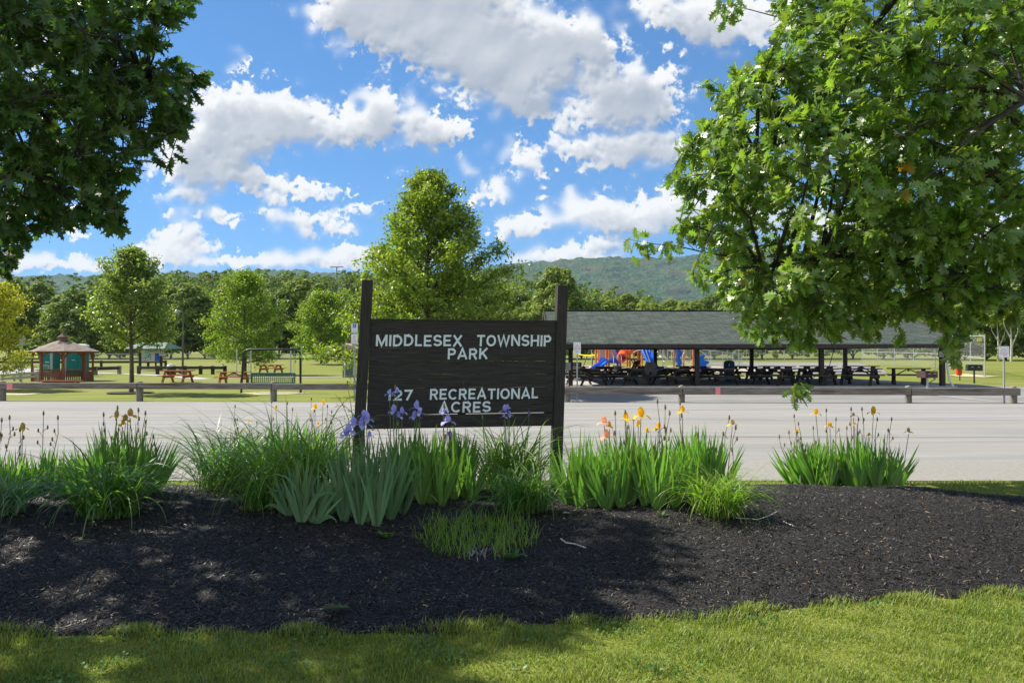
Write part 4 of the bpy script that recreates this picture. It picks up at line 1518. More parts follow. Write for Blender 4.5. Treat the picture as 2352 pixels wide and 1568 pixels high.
# ------------------------------------------------------------------ picnic tables
def table_parts(root, L, top_mat, leg_mat):
    W, H, th = .74, .745, .042
    m = MB()
    for i in range(5):
        m.box((0, -W / 2 + .072 + i * .149, H - th / 2), (L, .140, th))
    m.build('tabletop', MATS[top_mat], root)
    for s in (-1, 1):
        m = MB()
        for i in range(2):
            m.box((0, s * (.58 + i * .15), .435), (L, .140, th))
        m.build('seat', MATS[top_mat], root)
    for x in (-L / 2 + .30, L / 2 - .30):
        for s in (-1, 1):
            MB().bar((x, s * .26, H - th - .002), (x, s * .68, .0), .045, .14, up=(1, 0, 0)).build('leg', MATS[leg_mat], root)
        m = MB()
        m.box((x + .045, 0, .36), (.040, 1.44, .13))
        m.box((x + .045, 0, H - th - .055), (.040, .66, .09))
        q = 1 if x < 0 else -1
        m.bar((x + .05 * q, 0, .40), (x + .58 * q, 0, H - th - .03), .08, .045)
        m.build('brace', MATS[leg_mat], root)
    MB().box((0, 0, H - th - .05), (.08, .66, .08)).build('centre_batten', MATS[leg_mat], root)


def picnic(px, d, rz, z=None, src=None, label='', group=None, L=1.95, mats=('table_top_brown', 'brown_stain')):
    p = on(px, d)
    if z is not None:
        p.z = z
    if src is None:
        o = empty('picnic_table', p, rz, label, 'picnic table', group)
        table_parts(o, L, *mats)
        return o
    o = copy_tree(src)
    o['group'] = group
    return place(o, p, rz, label)


gr = 'red stained picnic tables on the lawn'
RED = picnic(408.5, 47.0, R(-3), None, None, 'red brown picnic table on the lawn in front of the kiosk', gr, 1.85, ('red_stain', 'red_stain'))
picnic(537, 45.0, R(3), None, RED, 'red brown picnic table partly behind the left swing leg', gr)
o = picnic(622.5, 72.0, R(-14), None, RED, 'red brown picnic table farthest off beyond the swing bench', gr)
o.scale = (1.25, 1.1, 1.1)

SLAB = .085
gp_ = 'dark picnic tables under the pavilion roof'
rows = [
    (1346, 37.9, -62, 'dark picnic table nearest the left end post of the pavilion, front row'),
    (1448, 37.9, -70, 'dark picnic table in the front row left of the wooden trestle'),
    (1545, 37.8, -66, 'dark picnic table in the front row right of the wooden trestle'),
    (1646, 37.8, -60, 'dark picnic table in the front row just right of the second pavilion post'),
    (1775, 37.9, -50, 'dark picnic table in the front row between the blue bin and the hanging spray'),
    (1873, 37.8, -46, 'dark picnic table in the front row behind the hanging spray of leaves'),
    (1974, 38.0, -40, 'dark picnic table in the front row right of the hanging spray of leaves'),
    (2086, 38.6, -24, 'dark picnic table in the front row behind the rusty box grill'),
    (1314, 44.5, -50, 'dark picnic table in the back row by the left end of the pavilion'),
    (1397, 43.6, -58, 'dark picnic table in the back row below the blue wave slide'),
    (1494, 45.0, -56, 'dark picnic table in the back row behind the wooden trestle'),
    (1591, 45.0, -54, 'dark picnic table in the back row before the blue climbing panels'),
    (1706, 45.0, -50, 'dark picnic table in the back row just right of the blue bin'),
    (1785, 45.2, -44, 'dark picnic table in the back row right of the third pavilion post'),
    (1879, 45.6, -42, 'dark picnic table in the back row behind the hanging spray of leaves'),
    (1977, 45.6, -36, 'dark picnic table in the back row at the right back pavilion post'),
]
DARK = None
for px, d, a, lab in rows:
    t = picnic(px, d, R(a), SLAB, DARK, lab, gp_)
    DARK = DARK or t
    t.scale = (1.0, 1.10, 1.12)
tip = copy_tree(DARK)
q = on(1441, 44.2)
place(tip, (q.x, q.y, SLAB + .72), R(10), 'dark picnic table tipped on its side behind the front row tables')
tip.rotation_euler = (R(118), 0, R(65))
tip.scale = (.45, .9, .9)
tip['group'] = gp_


# ------------------------------------------------------------------ the pavilion
def pavilion():
    x0, x1, ye, yr, yb = 1.80, 21.5, 36.2, 42.6, 49.0
    ze, zr = 2.10, 4.06
    root = empty('picnic_pavilion', (0, 0, 0), 0, 'long open picnic pavilion with green shingle roof on dark brown posts', 'pavilion')
    tag(MB().box(((x0 + x1) / 2 + .1, (36.7 + 49.4) / 2, SLAB / 2 - .1), (x1 - x0 - .2, 12.7, SLAB + .2)).build('floor_slab', MATS['concrete'], root, bevel=.01))
    th = .11
    for side, y0, y1 in ((1, ye, yr), (-1, yb, yr)):
        m = MB()
        vs = [(x0, y0, ze), (x1, y0, ze), (x1, y1, zr), (x0, y1, zr)]
        vs += [(x, y, z - th) for x, y, z in vs]
        m.add(vs, [(0, 1, 2, 3) if side > 0 else (3, 2, 1, 0), (4, 7, 6, 5), (0, 4, 5, 1), (2, 6, 7, 3), (1, 5, 6, 2), (0, 3, 7, 4)])
        o = m.build('roof_slope', [MATS['pavilion_shingle'], MATS['brown_stain']], root)
        for p in o.data.polygons:
            p.material_index = 0 if abs(p.normal.z) > .8 and p.center.z > (ze + zr) / 2 - .07 else 1
        uv = o.data.uv_layers.new(name='uv')
        sl = math.hypot(yr - ye, zr - ze)
        for p in o.data.polygons:
            for li in p.loop_indices:
                c = o.data.vertices[o.data.loops[li].vertex_index].co
                uv.data[li].uv = (c.x, abs(c.y - yr) / (yr - ye) * sl)
    m = MB().box(((x0 + x1) / 2, yr, zr + .012), (x1 - x0, .30, .03))
    m.build('ridge_cap', MATS['kiosk_roof'] if False else MATS['pavilion_shingle'], root)
    for y in (ye - .02, yb + .02):
        MB().box(((x0 + x1) / 2, y, ze - .09), (x1 - x0 + .04, .04, .20)).build('fascia', MATS['brown_stain'], root)
    for x in (x0 - .025, x1 + .025):
        MB().bar((x, ye, ze - .06), (x, yr, zr - .06), .05, .22, up=(0, 0, 1)).build('barge_board', MATS['brown_stain'], root)
        MB().bar((x, yb, ze - .06), (x, yr, zr - .06), .05, .22, up=(0, 0, 1)).build('barge_board', MATS['brown_stain'], root)
    for x in (x0 + .9, x1 - 1.0):
        MB().prism([(37.0, ze + .02), (48.2, ze + .02), (42.6, zr - .32)], (x, 0, 0), (0, 1, 0), (0, 0, 1), .04).build('gable_boards', MATS['brown_stain'], root)
    for y in (37.1, 47.9):
        MB().box(((x0 + x1) / 2, y, ze - .03), (x1 - x0 - 1.2, .14, .26)).build('beam', MATS['brown_stain'], root)
    ep = None
    for i, x in enumerate((2.86, 9.03, 15.1, 21.0)):
        for y in (37.1, 47.9):
            o = MB().box((x, y, SLAB + (ze - SLAB) / 2 - .06), (.21, .21, ze - SLAB - .1)).build('post', MATS['brown_stain'], root, bevel=.008)
            if i == 3 and y < 40:
                ep = o
        for j in range(7):
            t = -1 + j / 3
        MB().bar((x, 37.2, ze - .04), (x, 47.8, ze - .04), .10, .22).build('tie_beam', MATS['brown_stain'], root)
    MB().box((20.86, 36.96, SLAB + 1.55), (.24, .10, .30)).build('electric_box', MATS['sign_back'], root, bevel=.01)
    MB().tube([(21.2, 37.0, ze - .12), (21.2, 37.0, 1.0), (21.26, 36.95, .35), (21.42, 36.85, .02)], [.045, .045, .045, .05], 8).build('downspout', MATS['white_paint'], root, smooth=True)
    MB().box((2.72, 36.96, SLAB + .95), (.26, .08, .38)).build('white_box', MATS['sign_back'], root)


pavilion()


def trash_bin():
    p = on(1674.5, 42.6)
    root = empty('litter_bin', (p.x, p.y, SLAB), 0, 'tall blue litter bin with a hooded lid among the pavilion tables', 'bin')
    MB().lathe([(.28, 0), (.33, .10), (.365, .9), (.385, .94), (.385, 1.0)], 20).build('barrel', MATS['bin_blue'], root, smooth=True)
    m = MB()
    n = 24
    prof = [(.38, 1.0), (.37, 1.30), (.34, 1.40), (.22, 1.47), (.02, 1.49)]
    for i in range(n):
        a0, a1 = 2 * math.pi * i / n, 2 * math.pi * (i + 1) / n
        am = (a0 + a1) / 2
        hole = any(abs(((am - R(h) + math.pi) % (2 * math.pi)) - math.pi) < .28 for h in (-35, 55, 145, 235))
        for (r0, z0), (r1, z1) in zip(prof, prof[1:]):
            if hole and z0 < 1.05:
                m.add([(r0 * math.cos(a0), r0 * math.sin(a0), 1.0), (r0 * math.cos(a1), r0 * math.sin(a1), 1.0), (r0 * math.cos(a1), r0 * math.sin(a1), 1.08), (r0 * math.cos(a0), r0 * math.sin(a0), 1.08)], [(0, 1, 2, 3)])
                m.add([(r1 * math.cos(a0), r1 * math.sin(a0), 1.25), (r1 * math.cos(a1), r1 * math.sin(a1), 1.25), (r1 * math.cos(a1), r1 * math.sin(a1), z1), (r1 * math.cos(a0), r1 * math.sin(a0), z1)], [(0, 1, 2, 3)])
                continue
            m.add([(r0 * math.cos(a0), r0 * math.sin(a0), z0), (r0 * math.cos(a1), r0 * math.sin(a1), z0), (r1 * math.cos(a1), r1 * math.sin(a1), z1), (r1 * math.cos(a0), r1 * math.sin(a0), z1)], [(0, 1, 2, 3)])
    m.build('hood', MATS['bin_blue'], root, smooth=True)
    root.scale = (.80, .80, .80)
    MB().box((0, -.36, 1.17), (.13, .03, .13), M=Matrix.Rotation(R(45), 3, 'Y')).build('badge', MATS['sign_blue'], root)


trash_bin()


def trestle():
    p = on(1494, 39.6)
    root = empty('wooden_trestle', (p.x, p.y, SLAB), R(-14), 'grey wooden trestle leaning like a tent among the pavilion tables', 'trestle')
    for s in (-1, 1):
        m = MB()
        m.bar((s * .40, -.05, 0), (s * .06, 0, 1.12), .05, .34, up=(1, 0, 0))
        m.build('board', MATS['grey_board'], root, bevel=.006)
        MB().bar((s * .44, .35, 0), (s * .05, .1, 1.12), .05, .10, up=(1, 0, 0)).build('leg', MATS['grey_board'], root)
    MB().box((-.35, -.12, .10), (.5, .10, .14)).build('foot', MATS['grey_board'], root)


trestle()


def grill(px, d, top, w, h, dep, rz, mat, label, pmat='galvanised'):
    p = on(px, d)
    root = empty('park_grill', p, rz, label, 'grill', 'box barbecue grills on posts')
    z = P(px, top, d).z - p.z
    MB().tube([(0, 0, -.2), (0, 0, z - h)], .045, 8).build('post', MATS[pmat], root, smooth=True)
    m = MB()
    m.box((0, 0, z - h + .01), (w, dep, .02))
    m.box((0, dep / 2 - .01, z - h / 2), (w - .002, .018, h - .03))
    m.box((-w / 2 + .01, -.01, z - h / 2), (.018, dep - .03, h - .032))
    m.box((w / 2 - .01, -.01, z - h / 2), (.018, dep - .03, h - .032))
    m.box((0, -dep / 2 + .01, z - h * .6), (w - .04, .016, h * .72))
    m.build('firebox', MATS[mat], root)
    m = MB()
    for i in range(9):
        m.bar((-w / 2 + .06 + i * (w - .12) / 8, -dep / 2 - .03, z - h * .12), (-w / 2 + .06 + i * (w - .12) / 8, dep / 2 - .04, z - h * .12), .012, .012)
    m.build('grate', MATS['black_metal'], root)
    for s in (-1, 1):
        MB().tube([(s * w * .22 - .05, -dep / 2 - .008, z - h * .45), (s * w * .22 - .05, -dep / 2 - .05, z - h * .42), (s * w * .22 + .05, -dep / 2 - .05, z - h * .42), (s * w * .22 + .05, -dep / 2 - .008, z - h * .45)], .010, 5).build('handle', MATS['galvanised'], root)


grill(2129, 34.6, 851, .72, .32, .50, R(18), 'rust_metal', 'rusty box grill on a pale post before the pavilion tables')
grill(2237, 43.0, 836.5, .74, .36, .50, R(-16), 'black_metal', 'black box grill on a post on the asphalt right of the pavilion', 'black_metal')
grill(1325, 52.0, 831.5, .62, .30, .50, R(-10), 'black_metal', 'small black grill seen past the left end of the pavilion', 'black_metal')


def bucket():
    d = 47.0
    p = on(2204, d)
    post = MB().tube([(0, 0, -.2), (0, 0, 1.05)], .03, 7).build('short_post', MATS['black_metal'], smooth=True)
    post.location = p
    tag(post, 'short dark post holding the red bucket beside the pavilion', 'post')
    z = P(2199.5, 861.5, d).z
    root = empty('red_bucket', (P(2199.5, 861, d).x, d - .16, z), 0, 'red plastic bucket hanging on a short post', 'bucket')
    MB().lathe([(.14, 0), (.145, .01), (.185, .38), (.20, .38), (.20, .42), (.172, .42), (.165, .30)], 18).build('pail', MATS['bucket_red'], root, smooth=True)
    MB().tube([(-.19, 0, .38), (-.15, 0, .55), (0, 0, .62), (.15, 0, .55), (.19, 0, .38)], .007, 5).build('handle', MATS['galvanised'], root)
    r = np.random.default_rng(4)

    def cloth(name, c, s, mat, lab):
        bm = bmesh.new()
        bmesh.ops.create_icosphere(bm, subdivisions=3, radius=1)
        for v in bm.verts:
            a = v.co.copy()
            k = 1 + .22 * math.sin(a.x * 5 + a.z * 3) + .16 * math.sin(a.y * 7 - a.z * 4)
            v.co = Vector((a.x * s[0] * k, a.y * s[1] * k, a.z * s[2] * (1 + .12 * math.sin(a.x * 8))))
        me = bpy.data.meshes.new(name)
        bm.to_mesh(me)
        bm.free()
        o = link(name, me, MATS[mat])
        o.location = c
        for pl in me.polygons:
            pl.use_smooth = True
        tag(o, lab, 'cloth')
    b = root.location
    cloth('white_rag', (b.x + .02, b.y, b.z + .52), (.15, .13, .19), 'rag', 'crumpled white cloth stuffed in the red bucket')
    cloth('brown_rag', (b.x + .17, b.y + .10, b.z + .72), (.08, .08, .15), 'brown_rag', 'brown cloth hanging at the top of the bucket post')


bucket()


def strap(pts, w, label):
    m = MB()
    vs = []
    for p in pts:
        vs += [Vector(p) - Vector((0, 0, w / 2)), Vector(p) + Vector((0, 0, w / 2))]
    m.add(vs, [(2 * i, 2 * i + 2, 2 * i + 3, 2 * i + 1) for i in range(len(pts) - 1)])
    o = m.build('caution_tape', MATS['tape_yellow'])
    so = o.modifiers.new('thickness', 'SOLIDIFY')
    so.thickness = .003
    tag(o, label, 'tape', 'yellow caution tape')


def sag(a, b, n, s):
    return [a.lerp(b, i / n) - Vector((0, 0, s * 4 * (i / n) * (1 - i / n))) for i in range(n + 1)]


strap(sag(P(1434, 842.5, 54), P(1548, 843, 53), 10, .10) + sag(P(1548, 843, 53), P(1628, 844, 56), 6, .05)[1:], .07, 'yellow caution tape strung across the playground posts')
strap(sag(P(1327, 813, 62), P(1370, 814, 57), 8, .08), .08, 'yellow caution tape running left from the playground')
strap(sag(P(2100, 848, 44), P(2149, 833.5, 62), 8, .12), .10, 'yellow caution tape running down from the backstop fence')


# ------------------------------------------------------------------ gazebo and what stands around it
def gazebo():
    d = 50.0
    c = on(145, d)
    zb = P(145, 881, d - 1.8).z
    root = empty('gazebo', (c.x, c.y, zb), R(9), 'red brown octagonal gazebo with a shingle roof and small cupola', 'gazebo')
    k = d / F
    H = lambda y: P(145, y, d).z - zb
    Rp, Re = 1.72, 2.14
    he, ht, hc0, hc1 = H(806.5), H(782), H(773.5), H(765)
    oct8 = [R(22.5 + 45 * i) for i in range(8)]
    MB().lathe([(Rp + .16, -.45), (Rp + .16, -.02), (Rp + .10, 0)], 8, ph=R(22.5)).build('floor', MATS['gazebo_stain'], root)
    m = MB()
    prof = [(Re, he), (.36, ht)]
    for i in range(8):
        a, b = oct8[i], oct8[(i + 1) % 8]
        vs = [(Re * math.cos(a), Re * math.sin(a), he), (Re * math.cos(b), Re * math.sin(b), he), (.30 * math.cos(b), .30 * math.sin(b), ht), (.30 * math.cos(a), .30 * math.sin(a), ht)]
        vs += [(x, y, z - .07) for x, y, z in vs]
        m.add(vs, [(0, 1, 2, 3), (7, 6, 5, 4), (0, 4, 5, 1), (3, 2, 6, 7)])
    o = m.build('roof', MATS['gazebo_shingle'], root)
    uv = o.data.uv_layers.new(name='uv')
    for p in o.data.polygons:
        for li in p.loop_indices:
            co = o.data.vertices[o.data.loops[li].vertex_index].co
            rr = math.hypot(co.x, co.y)
            t = Vector((-p.normal.y, p.normal.x, 0))
            uv.data[li].uv = (co.dot(t.normalized()) if t.length > .01 else co.x, rr * 1.05)
    for a, r0, r1, wd in ((R(205), 1.50, 2.12, .62), (R(200), 1.0, 1.3, .3), (R(300), .36, .85, .34)):
        ca, sa = math.cos(a - root.rotation_euler.z), math.sin(a - root.rotation_euler.z)
        zz = lambda q: he + (ht - he) * (Re - q) / (Re - .30) + .02
        q = []
        for (rr, s) in ((r0, -.8), (r0, .7), ((r0 + r1) / 2, 1.1), (r1, .9), (r1, -1), ((r0 + r1) / 2, -.6)):
            q.append((rr * .93 * ca - s * wd * sa, rr * .93 * sa + s * wd * ca, zz(rr)))
        MB().add(q, [tuple(range(6))]).build('roof_patch', MATS['shingle_patch'], o)
    cu = MB().lathe([(.27, ht - .06), (.27, hc0 - .02), (.30, hc0)], 8, ph=R(22.5)).build('cupola', MATS['gazebo_stain'], root)
    MB().lathe([(.36, hc0), (.20, hc0 + .10), (.06, hc0 + .26), (.02, hc0 + .28)], 8, ph=R(22.5)).build('cupola_roof', MATS['gazebo_shingle'], cu)
    MB().lathe([(.02, hc0 + .25), (.05, hc0 + .31), (.025, hc0 + .35), (.035, hc0 + .38), (.008, hc1 + .14)], 8).build('finial', MATS['gazebo_stain'], cu, smooth=True)
    MB().lathe([(Re - .12, he - .12), (Re - .12, he - .06)], 8, ph=R(22.5)).build('eave_ring', MATS['gazebo_stain'], root)
    for i, a in enumerate(oct8):
        x, y = Rp * math.cos(a), Rp * math.sin(a)
        po = MB().box((x, y, (he - .08) / 2), (.13, .13, he - .08), rz=a).build('post', MATS['gazebo_stain'], root)
        for s in (-1, 1):
            b = a + s * R(90 + 22.5)
            m = MB()
            pts = [Vector((x + math.cos(b) * q, y + math.sin(b) * q, he - .12 - .42 * (1 - q / .42) ** 1.8)) for q in (.03, .10, .20, .30, .42)]
            for p0, p1 in zip(pts, pts[1:]):
                m.bar(p0, p1, .05, .07)
            m.build('bracket', MATS['gazebo_stain'], po)
        if i == 6:
            continue
        b = oct8[(i + 1) % 8]
        p0, p1 = Vector((x, y, 0)), Vector((Rp * math.cos(b), Rp * math.sin(b), 0))
        rl = MB().bar(p0 + Vector((0, 0, .84)), p1 + Vector((0, 0, .84)), .10, .05).bar(p0 + Vector((0, 0, .70)), p1 + Vector((0, 0, .70)), .045, .07).bar(p0 + Vector((0, 0, .10)), p1 + Vector((0, 0, .10)), .045, .07)
        for j in range(1, 10):
            q = p0.lerp(p1, j / 10)
            rl.bar(q + Vector((0, 0, .12)), q + Vector((0, 0, .68)), .085, .022, up=(math.cos((a + b) / 2), math.sin((a + b) / 2), 0))
        rl.build('railing', MATS['gazebo_stain'], root)
    # grey ramp
    m = MB()
    A = root.matrix_basis.inverted()
    for dy in (0, 1.15):
        p0 = Vector((P(6, 876, d - 1.2).x, d - 1.4 + dy, zb))
        p1 = Vector((P(104, 870, d - 1.2).x, d - 1.7 + dy, zb))
        for z in (.28, .50):
            m.bar(A @ (p0 + Vector((0, 0, z))), A @ (p1 + Vector((0, 0, z + .22))), .04, .15)
        for t in (.05, .5, .95):
            q = p0.lerp(p1, t)
            m.bar(A @ q, A @ (q + Vector((0, 0, .60 + .2 * t))), .09, .09)
    m.build('ramp_railing', MATS['grey_board'], root)
    return zb


GZB = gazebo()


def long_bench():
    d = 46.2
    p0, p1 = P(92, 874.5, d), P(188, 872, d)
    zg = float(G(p0.x, d))
    L = (p1 - p0).length
    root = empty('wooden_bench', ((p0.x + p1.x) / 2, d, zg), math.atan2(0, 1), 'long red brown plank bench in front of the gazebo', 'bench')
    h = p0.z - zg
    MB().box((0, 0, h), (L, .40, .05)).build('seat', MATS['red_stain'], root, bevel=.005)
    for s in (-1, 1):
        m = MB().bar((s * (L / 2 - .35), -.14, h - .03), (s * (L / 2 - .25), -.18, 0), .08, .10).bar((s * (L / 2 - .35), .14, h - .03), (s * (L / 2 - .25), .18, 0), .08, .10)
        m.build('leg', MATS['gazebo_stain'], root)
    MB().box((0, 0, h - .09), (L * .8, .04, .12)).build('stretcher', MATS['gazebo_stain'], root)


long_bench()


def portable_toilet(px0, px1, ytop, d, label, rz, door_side):
    pa, pb = P(px0, 880, d), P(px1, 880, d)
    c = on((px0 + px1) / 2, d)
    w = (pb - pa).length * .92
    h = P(px0, ytop, d).z - c.z
    root = empty('portable_toilet', c, rz, label, 'portable toilet', 'teal portable toilets behind the gazebo')
    m = MB().box((0, 0, (h - .25) / 2), (w, 1.15, h - .25))
    for i in range(5):
        m.box((-w / 2 - .012, -.4 + i * .2, (h - .3) / 2), (.024, .05, h - .4)).box((w / 2 + .012, -.4 + i * .2, (h - .3) / 2), (.024, .05, h - .4))
    m.build('body', MATS['teal_plastic'], root, bevel=.03)
    dr = MB().box((door_side * w * .12, -.59, (h - .3) / 2), (w * .62, .04, h - .42)).build('door', MATS['teal_plastic'], root, bevel=.02)
    MB().box((door_side * w * .12 + .1, -.615, h * .50), (.28, .012, .06)).build('latch', MATS['white_plastic'], dr)
    MB().box((-door_side * w * .34, -.585, (h - .3) / 2), (w * .24, .03, h - .36)).build('vent_panel', MATS['grey_plastic'], root)
    m = MB()
    poly = [(-w / 2 - .03, 0), (w / 2 + .03, 0), (w / 2 - .05, .16), (w * .2, .25), (-w * .2, .25), (-w / 2 + .05, .16)]
    m.prism(poly, (0, .60, h - .25), (1, 0, 0), (0, 0, 1), -1.20 if False else 1.20)
    m.build('roof', MATS['white_plastic'], root)
    return root


portable_toilet(104, 131, 797, 60, 'teal portable toilet with a grey side panel seen through the left bays of the gazebo', R(6), -1)
portable_toilet(150, 198, 789.5, 62, 'teal portable toilet with a white roof showing above the gazebo eave', R(-10), 1)


def dog_fence(px0, px1, d, h, label, n=4):
    root = empty('chain_link_fence', (0, 0, 0), 0, label, 'fence')
    pts = [on(px0 + (px1 - px0) * i / n, d) for i in range(n + 1)]
    for p in pts:
        MB().tube([p, p + Vector((0, 0, h))], .03, 6).build('post', MATS['sign_back'], root)
    MB().tube([p + Vector((0, 0, h)) for p in pts], .022, 6).build('top_rail', MATS['sign_back'], root)
    m = MB()
    for a, b in zip(pts, pts[1:]):
        m.add([a + Vector((0, 0, .03)), b + Vector((0, 0, .03)), b + Vector((0, 0, h)), a + Vector((0, 0, h))], [(0, 1, 2, 3)])
    o = m.build('netting', MATS['chain_link'], root)
    uv_quad(o, (pts[1] - pts[0]).length, h)


dog_fence(-60, 112, 53, .98, 'waist high chain link fence left of the gazebo', 5)


# ------------------------------------------------------------------ kiosk and the things beside it
def kiosk():
    d = 80.0
    k = d / F
    c = on(354, d)
    root = empty('notice_kiosk', c, 0, 'park notice kiosk with a green hipped roof and a map board', 'kiosk')
    Z = lambda y: P(354, y, d).z - c.z
    X = lambda x: (x - 354) * k
    ze, zr = Z(800.5), Z(786)
    m = MB()
    e = [(X(300), -1.35, ze), (X(392), -1.35, ze), (X(410), 1.35, ze + .05), (X(316), 1.35, ze + .05)]
    r0, r1 = (X(322), 0, zr), (X(385), 0, zr)
    vs = e + [r0, r1] + [(x, y, z - .08) for x, y, z in e]
    m.add(vs, [(0, 1, 5, 4), (1, 2, 5), (2, 3, 4, 5), (3, 0, 4), (0, 6, 7, 1), (1, 7, 8, 2), (2, 8, 9, 3), (3, 9, 6, 0), (6, 9, 8, 7)])
    m.build('roof', MATS['kiosk_roof'], root)
    for x in (322, 370.5):
        MB().box((X(x), 0, ze / 2), (.21, .21, ze)).build('post', MATS['brown_stain'], root)
    MB().box((X(356), .2, ze * .48), (.13, .13, ze * .9)).build('post', MATS['brown_stain'], root)
    x0, x1, z0, z1 = X(325.5), X(367), Z(830), Z(803.5)
    b = MB().box(((x0 + x1) / 2, -.02, (z0 + z1) / 2), (x1 - x0, .08, z1 - z0)).build('map_board', MATS['poster_paper'], root)
    MB().box(((x0 + x1) / 2, -.02, z0 - .06), (x1 - x0 + .06, .12, .10)).build('board_frame', MATS['brown_stain'], b)
    MB().box(((x0 + x1) / 2, -.02, z1 + .06), (x1 - x0 + .06, .12, .10)).build('board_frame', MATS['brown_stain'], b)
    w, h = x1 - x0, z1 - z0
    pt = lambda s, t: (x0 + s * w, z0 + t * h)
    MB().prism([pt(.13, .30), pt(.20, .55), pt(.27, .92), pt(.46, .97), pt(.50, .70), pt(.44, .34), pt(.26, .26)], (0, -.075, 0), (1, 0, 0), (0, 0, 1), .006).build('map_picture', MATS['map_teal'], b)
    q = MB()
    for s, t in ((.42, .52), (.50, .58), (.40, .36), (.52, .38), (.50, .20), (.24, .28)):
        q.box((*[pt(s, t)[0]], -.082, pt(s, t)[1]), (w * .055, .008, h * .10), M=Matrix.Rotation(R(25), 3, 'Y'))
    for s, t, l in ((.10, .28, .16), (.12, .12, .18), (.30, .12, .18), (.60, .92, .25), (.60, .85, .2), (.82, .92, .16)):
        q.box((pt(s, t)[0], -.082, pt(s, t)[1]), (w * l, .008, h * .03))
    q.build('map_marks', MATS['sign_dark'], b)
    MB().box(((X(357) + X(368.5)) / 2, -.085, (Z(829) + Z(811)) / 2), (X(368.5) - X(357), .02, Z(811) - Z(829))).build('blue_poster', MATS['poster_blue'], b)
    s = MB().box(((X(367.5) + X(379)) / 2, -.16, (Z(817) + Z(802.5)) / 2), (X(379) - X(367.5), .03, Z(802.5) - Z(817))).build('small_sign', MATS['poster_paper'], root)
    text_rows(s, 'lettering', (X(367.5) + X(379)) / 2, (X(379) - X(367.5)) * .8, [(Z(806), .09, 1.0)], 'sign_red', -.178)
    text_rows(s, 'lettering', (X(367.5) + X(379)) / 2, (X(379) - X(367.5)) * .5, [(Z(811.5), .09, 1.0)], 'sign_dark', -.178)


kiosk()


def wood_bin(px, d, ytop, w, label, mat, lid, cat):
    c = on(px, d)
    h = P(px, ytop, d).z - c.z
    root = empty('litter_bin', c, R(8), label, cat, 'bins along the dark rail by the kiosk')
    m = MB()
    n = 12
    for i in range(n):
        a = 2 * math.pi * i / n
        m.box((w / 2 * math.cos(a), w / 2 * math.sin(a), (h - .2) / 2), (.035, w * .23, h - .2), rz=a)
    m.build('barrel', MATS[mat], root)
    MB().lathe([(w * .50, h - .22), (w * .56, h - .18), (w * .42, h - .03), (w * .1, h)], 14).build('lid', MATS[lid], root, smooth=True)


wood_bin(392.5 + 0, 67.0, 836, .60, 'slatted dark bin with a pale lid by the dark rail before the kiosk', 'dark_rail', 'white_plastic', 'bin')
wood_bin(417.5, 70.0, 841.5, .50, 'pale grey round bin at the foot of the lamp post', 'grey_plastic', 'white_plastic', 'bin')


# ------------------------------------------------------------------ swing bench
def swing():
    d = 37.2
    k = d / F
    xl, xr = P(558.5, 860, d).x, P(689.5, 860, d).x
    zl, zr = float(G(xl, d)), float(G(xr, d))
    zt = P(625, 802.5, d).z
    root = empty('swing_bench', ((xl + xr) / 2, d, zl), 0, 'black metal swing frame with a hanging green mesh bench', 'swing')
    a = (xr - xl) / 2
    h = zt - zl
    MB().tube([(-a - .10, 0, -.2), (-a, 0, h - .28), (-a + .07, 0, h - .08), (-a + .25, 0, h), (a - .25, 0, h), (a - .07, 0, h - .08), (a, 0, h - .28), (a + .03, 0, -.2)], .052, 10).build('frame', MATS['black_metal'], root, smooth=True)
    b0, b1 = P(575, 860, d).x - root.location.x, P(675, 860, d).x - root.location.x
    zb0, zb1 = P(620, 881, d).z - zl, P(620, 857.5, d).z - zl
    bench = MB().tube([(b0, .18, zb1), (b1, .18, zb1)], .035, 8).tube([(b0, -.24, zb0 + .02), (b1, -.24, zb0 + .02)], .035, 8).tube([(b0, .12, zb0 + .02), (b1, .12, zb0 + .02)], .030, 8)
    for x in (b0, b1):
        bench.tube([(x, .18, zb1), (x, .12, zb0 + .02), (x, -.24, zb0 + .02)], .032, 8)
        bench.tube([(x, .16, zb0 + .28), (x, -.22, zb0 + .28), (x, -.25, zb0 + .02)], .028, 8)
    bo = bench.build('bench_frame', MATS['bench_green'], root, smooth=True)
    m = MB().add([(b0, .12, zb0 + .02), (b1, .12, zb0 + .02), (b1, .18, zb1), (b0, .18, zb1)], [(0, 1, 2, 3)])
    o = m.build('backrest', MATS['bench_mesh'], bo)
    uv_quad(o, b1 - b0, zb1 - zb0)
    m = MB().add([(b0, -.24, zb0 + .02), (b1, -.24, zb0 + .02), (b1, .12, zb0 + .02), (b0, .12, zb0 + .02)], [(0, 1, 2, 3)])
    o = m.build('seat', MATS['bench_mesh'], bo)
    uv_quad(o, b1 - b0, .4)
    for x, xx in ((b0, -a + .28), (b1, a - .28)):
        for y in (.17, -.22):
            MB().tube([(xx, 0, h - .03), (x, y, zb0 + (.30 if y < 0 else .55))], .008, 5).build('chain', MATS['galvanised'], root)


swing()


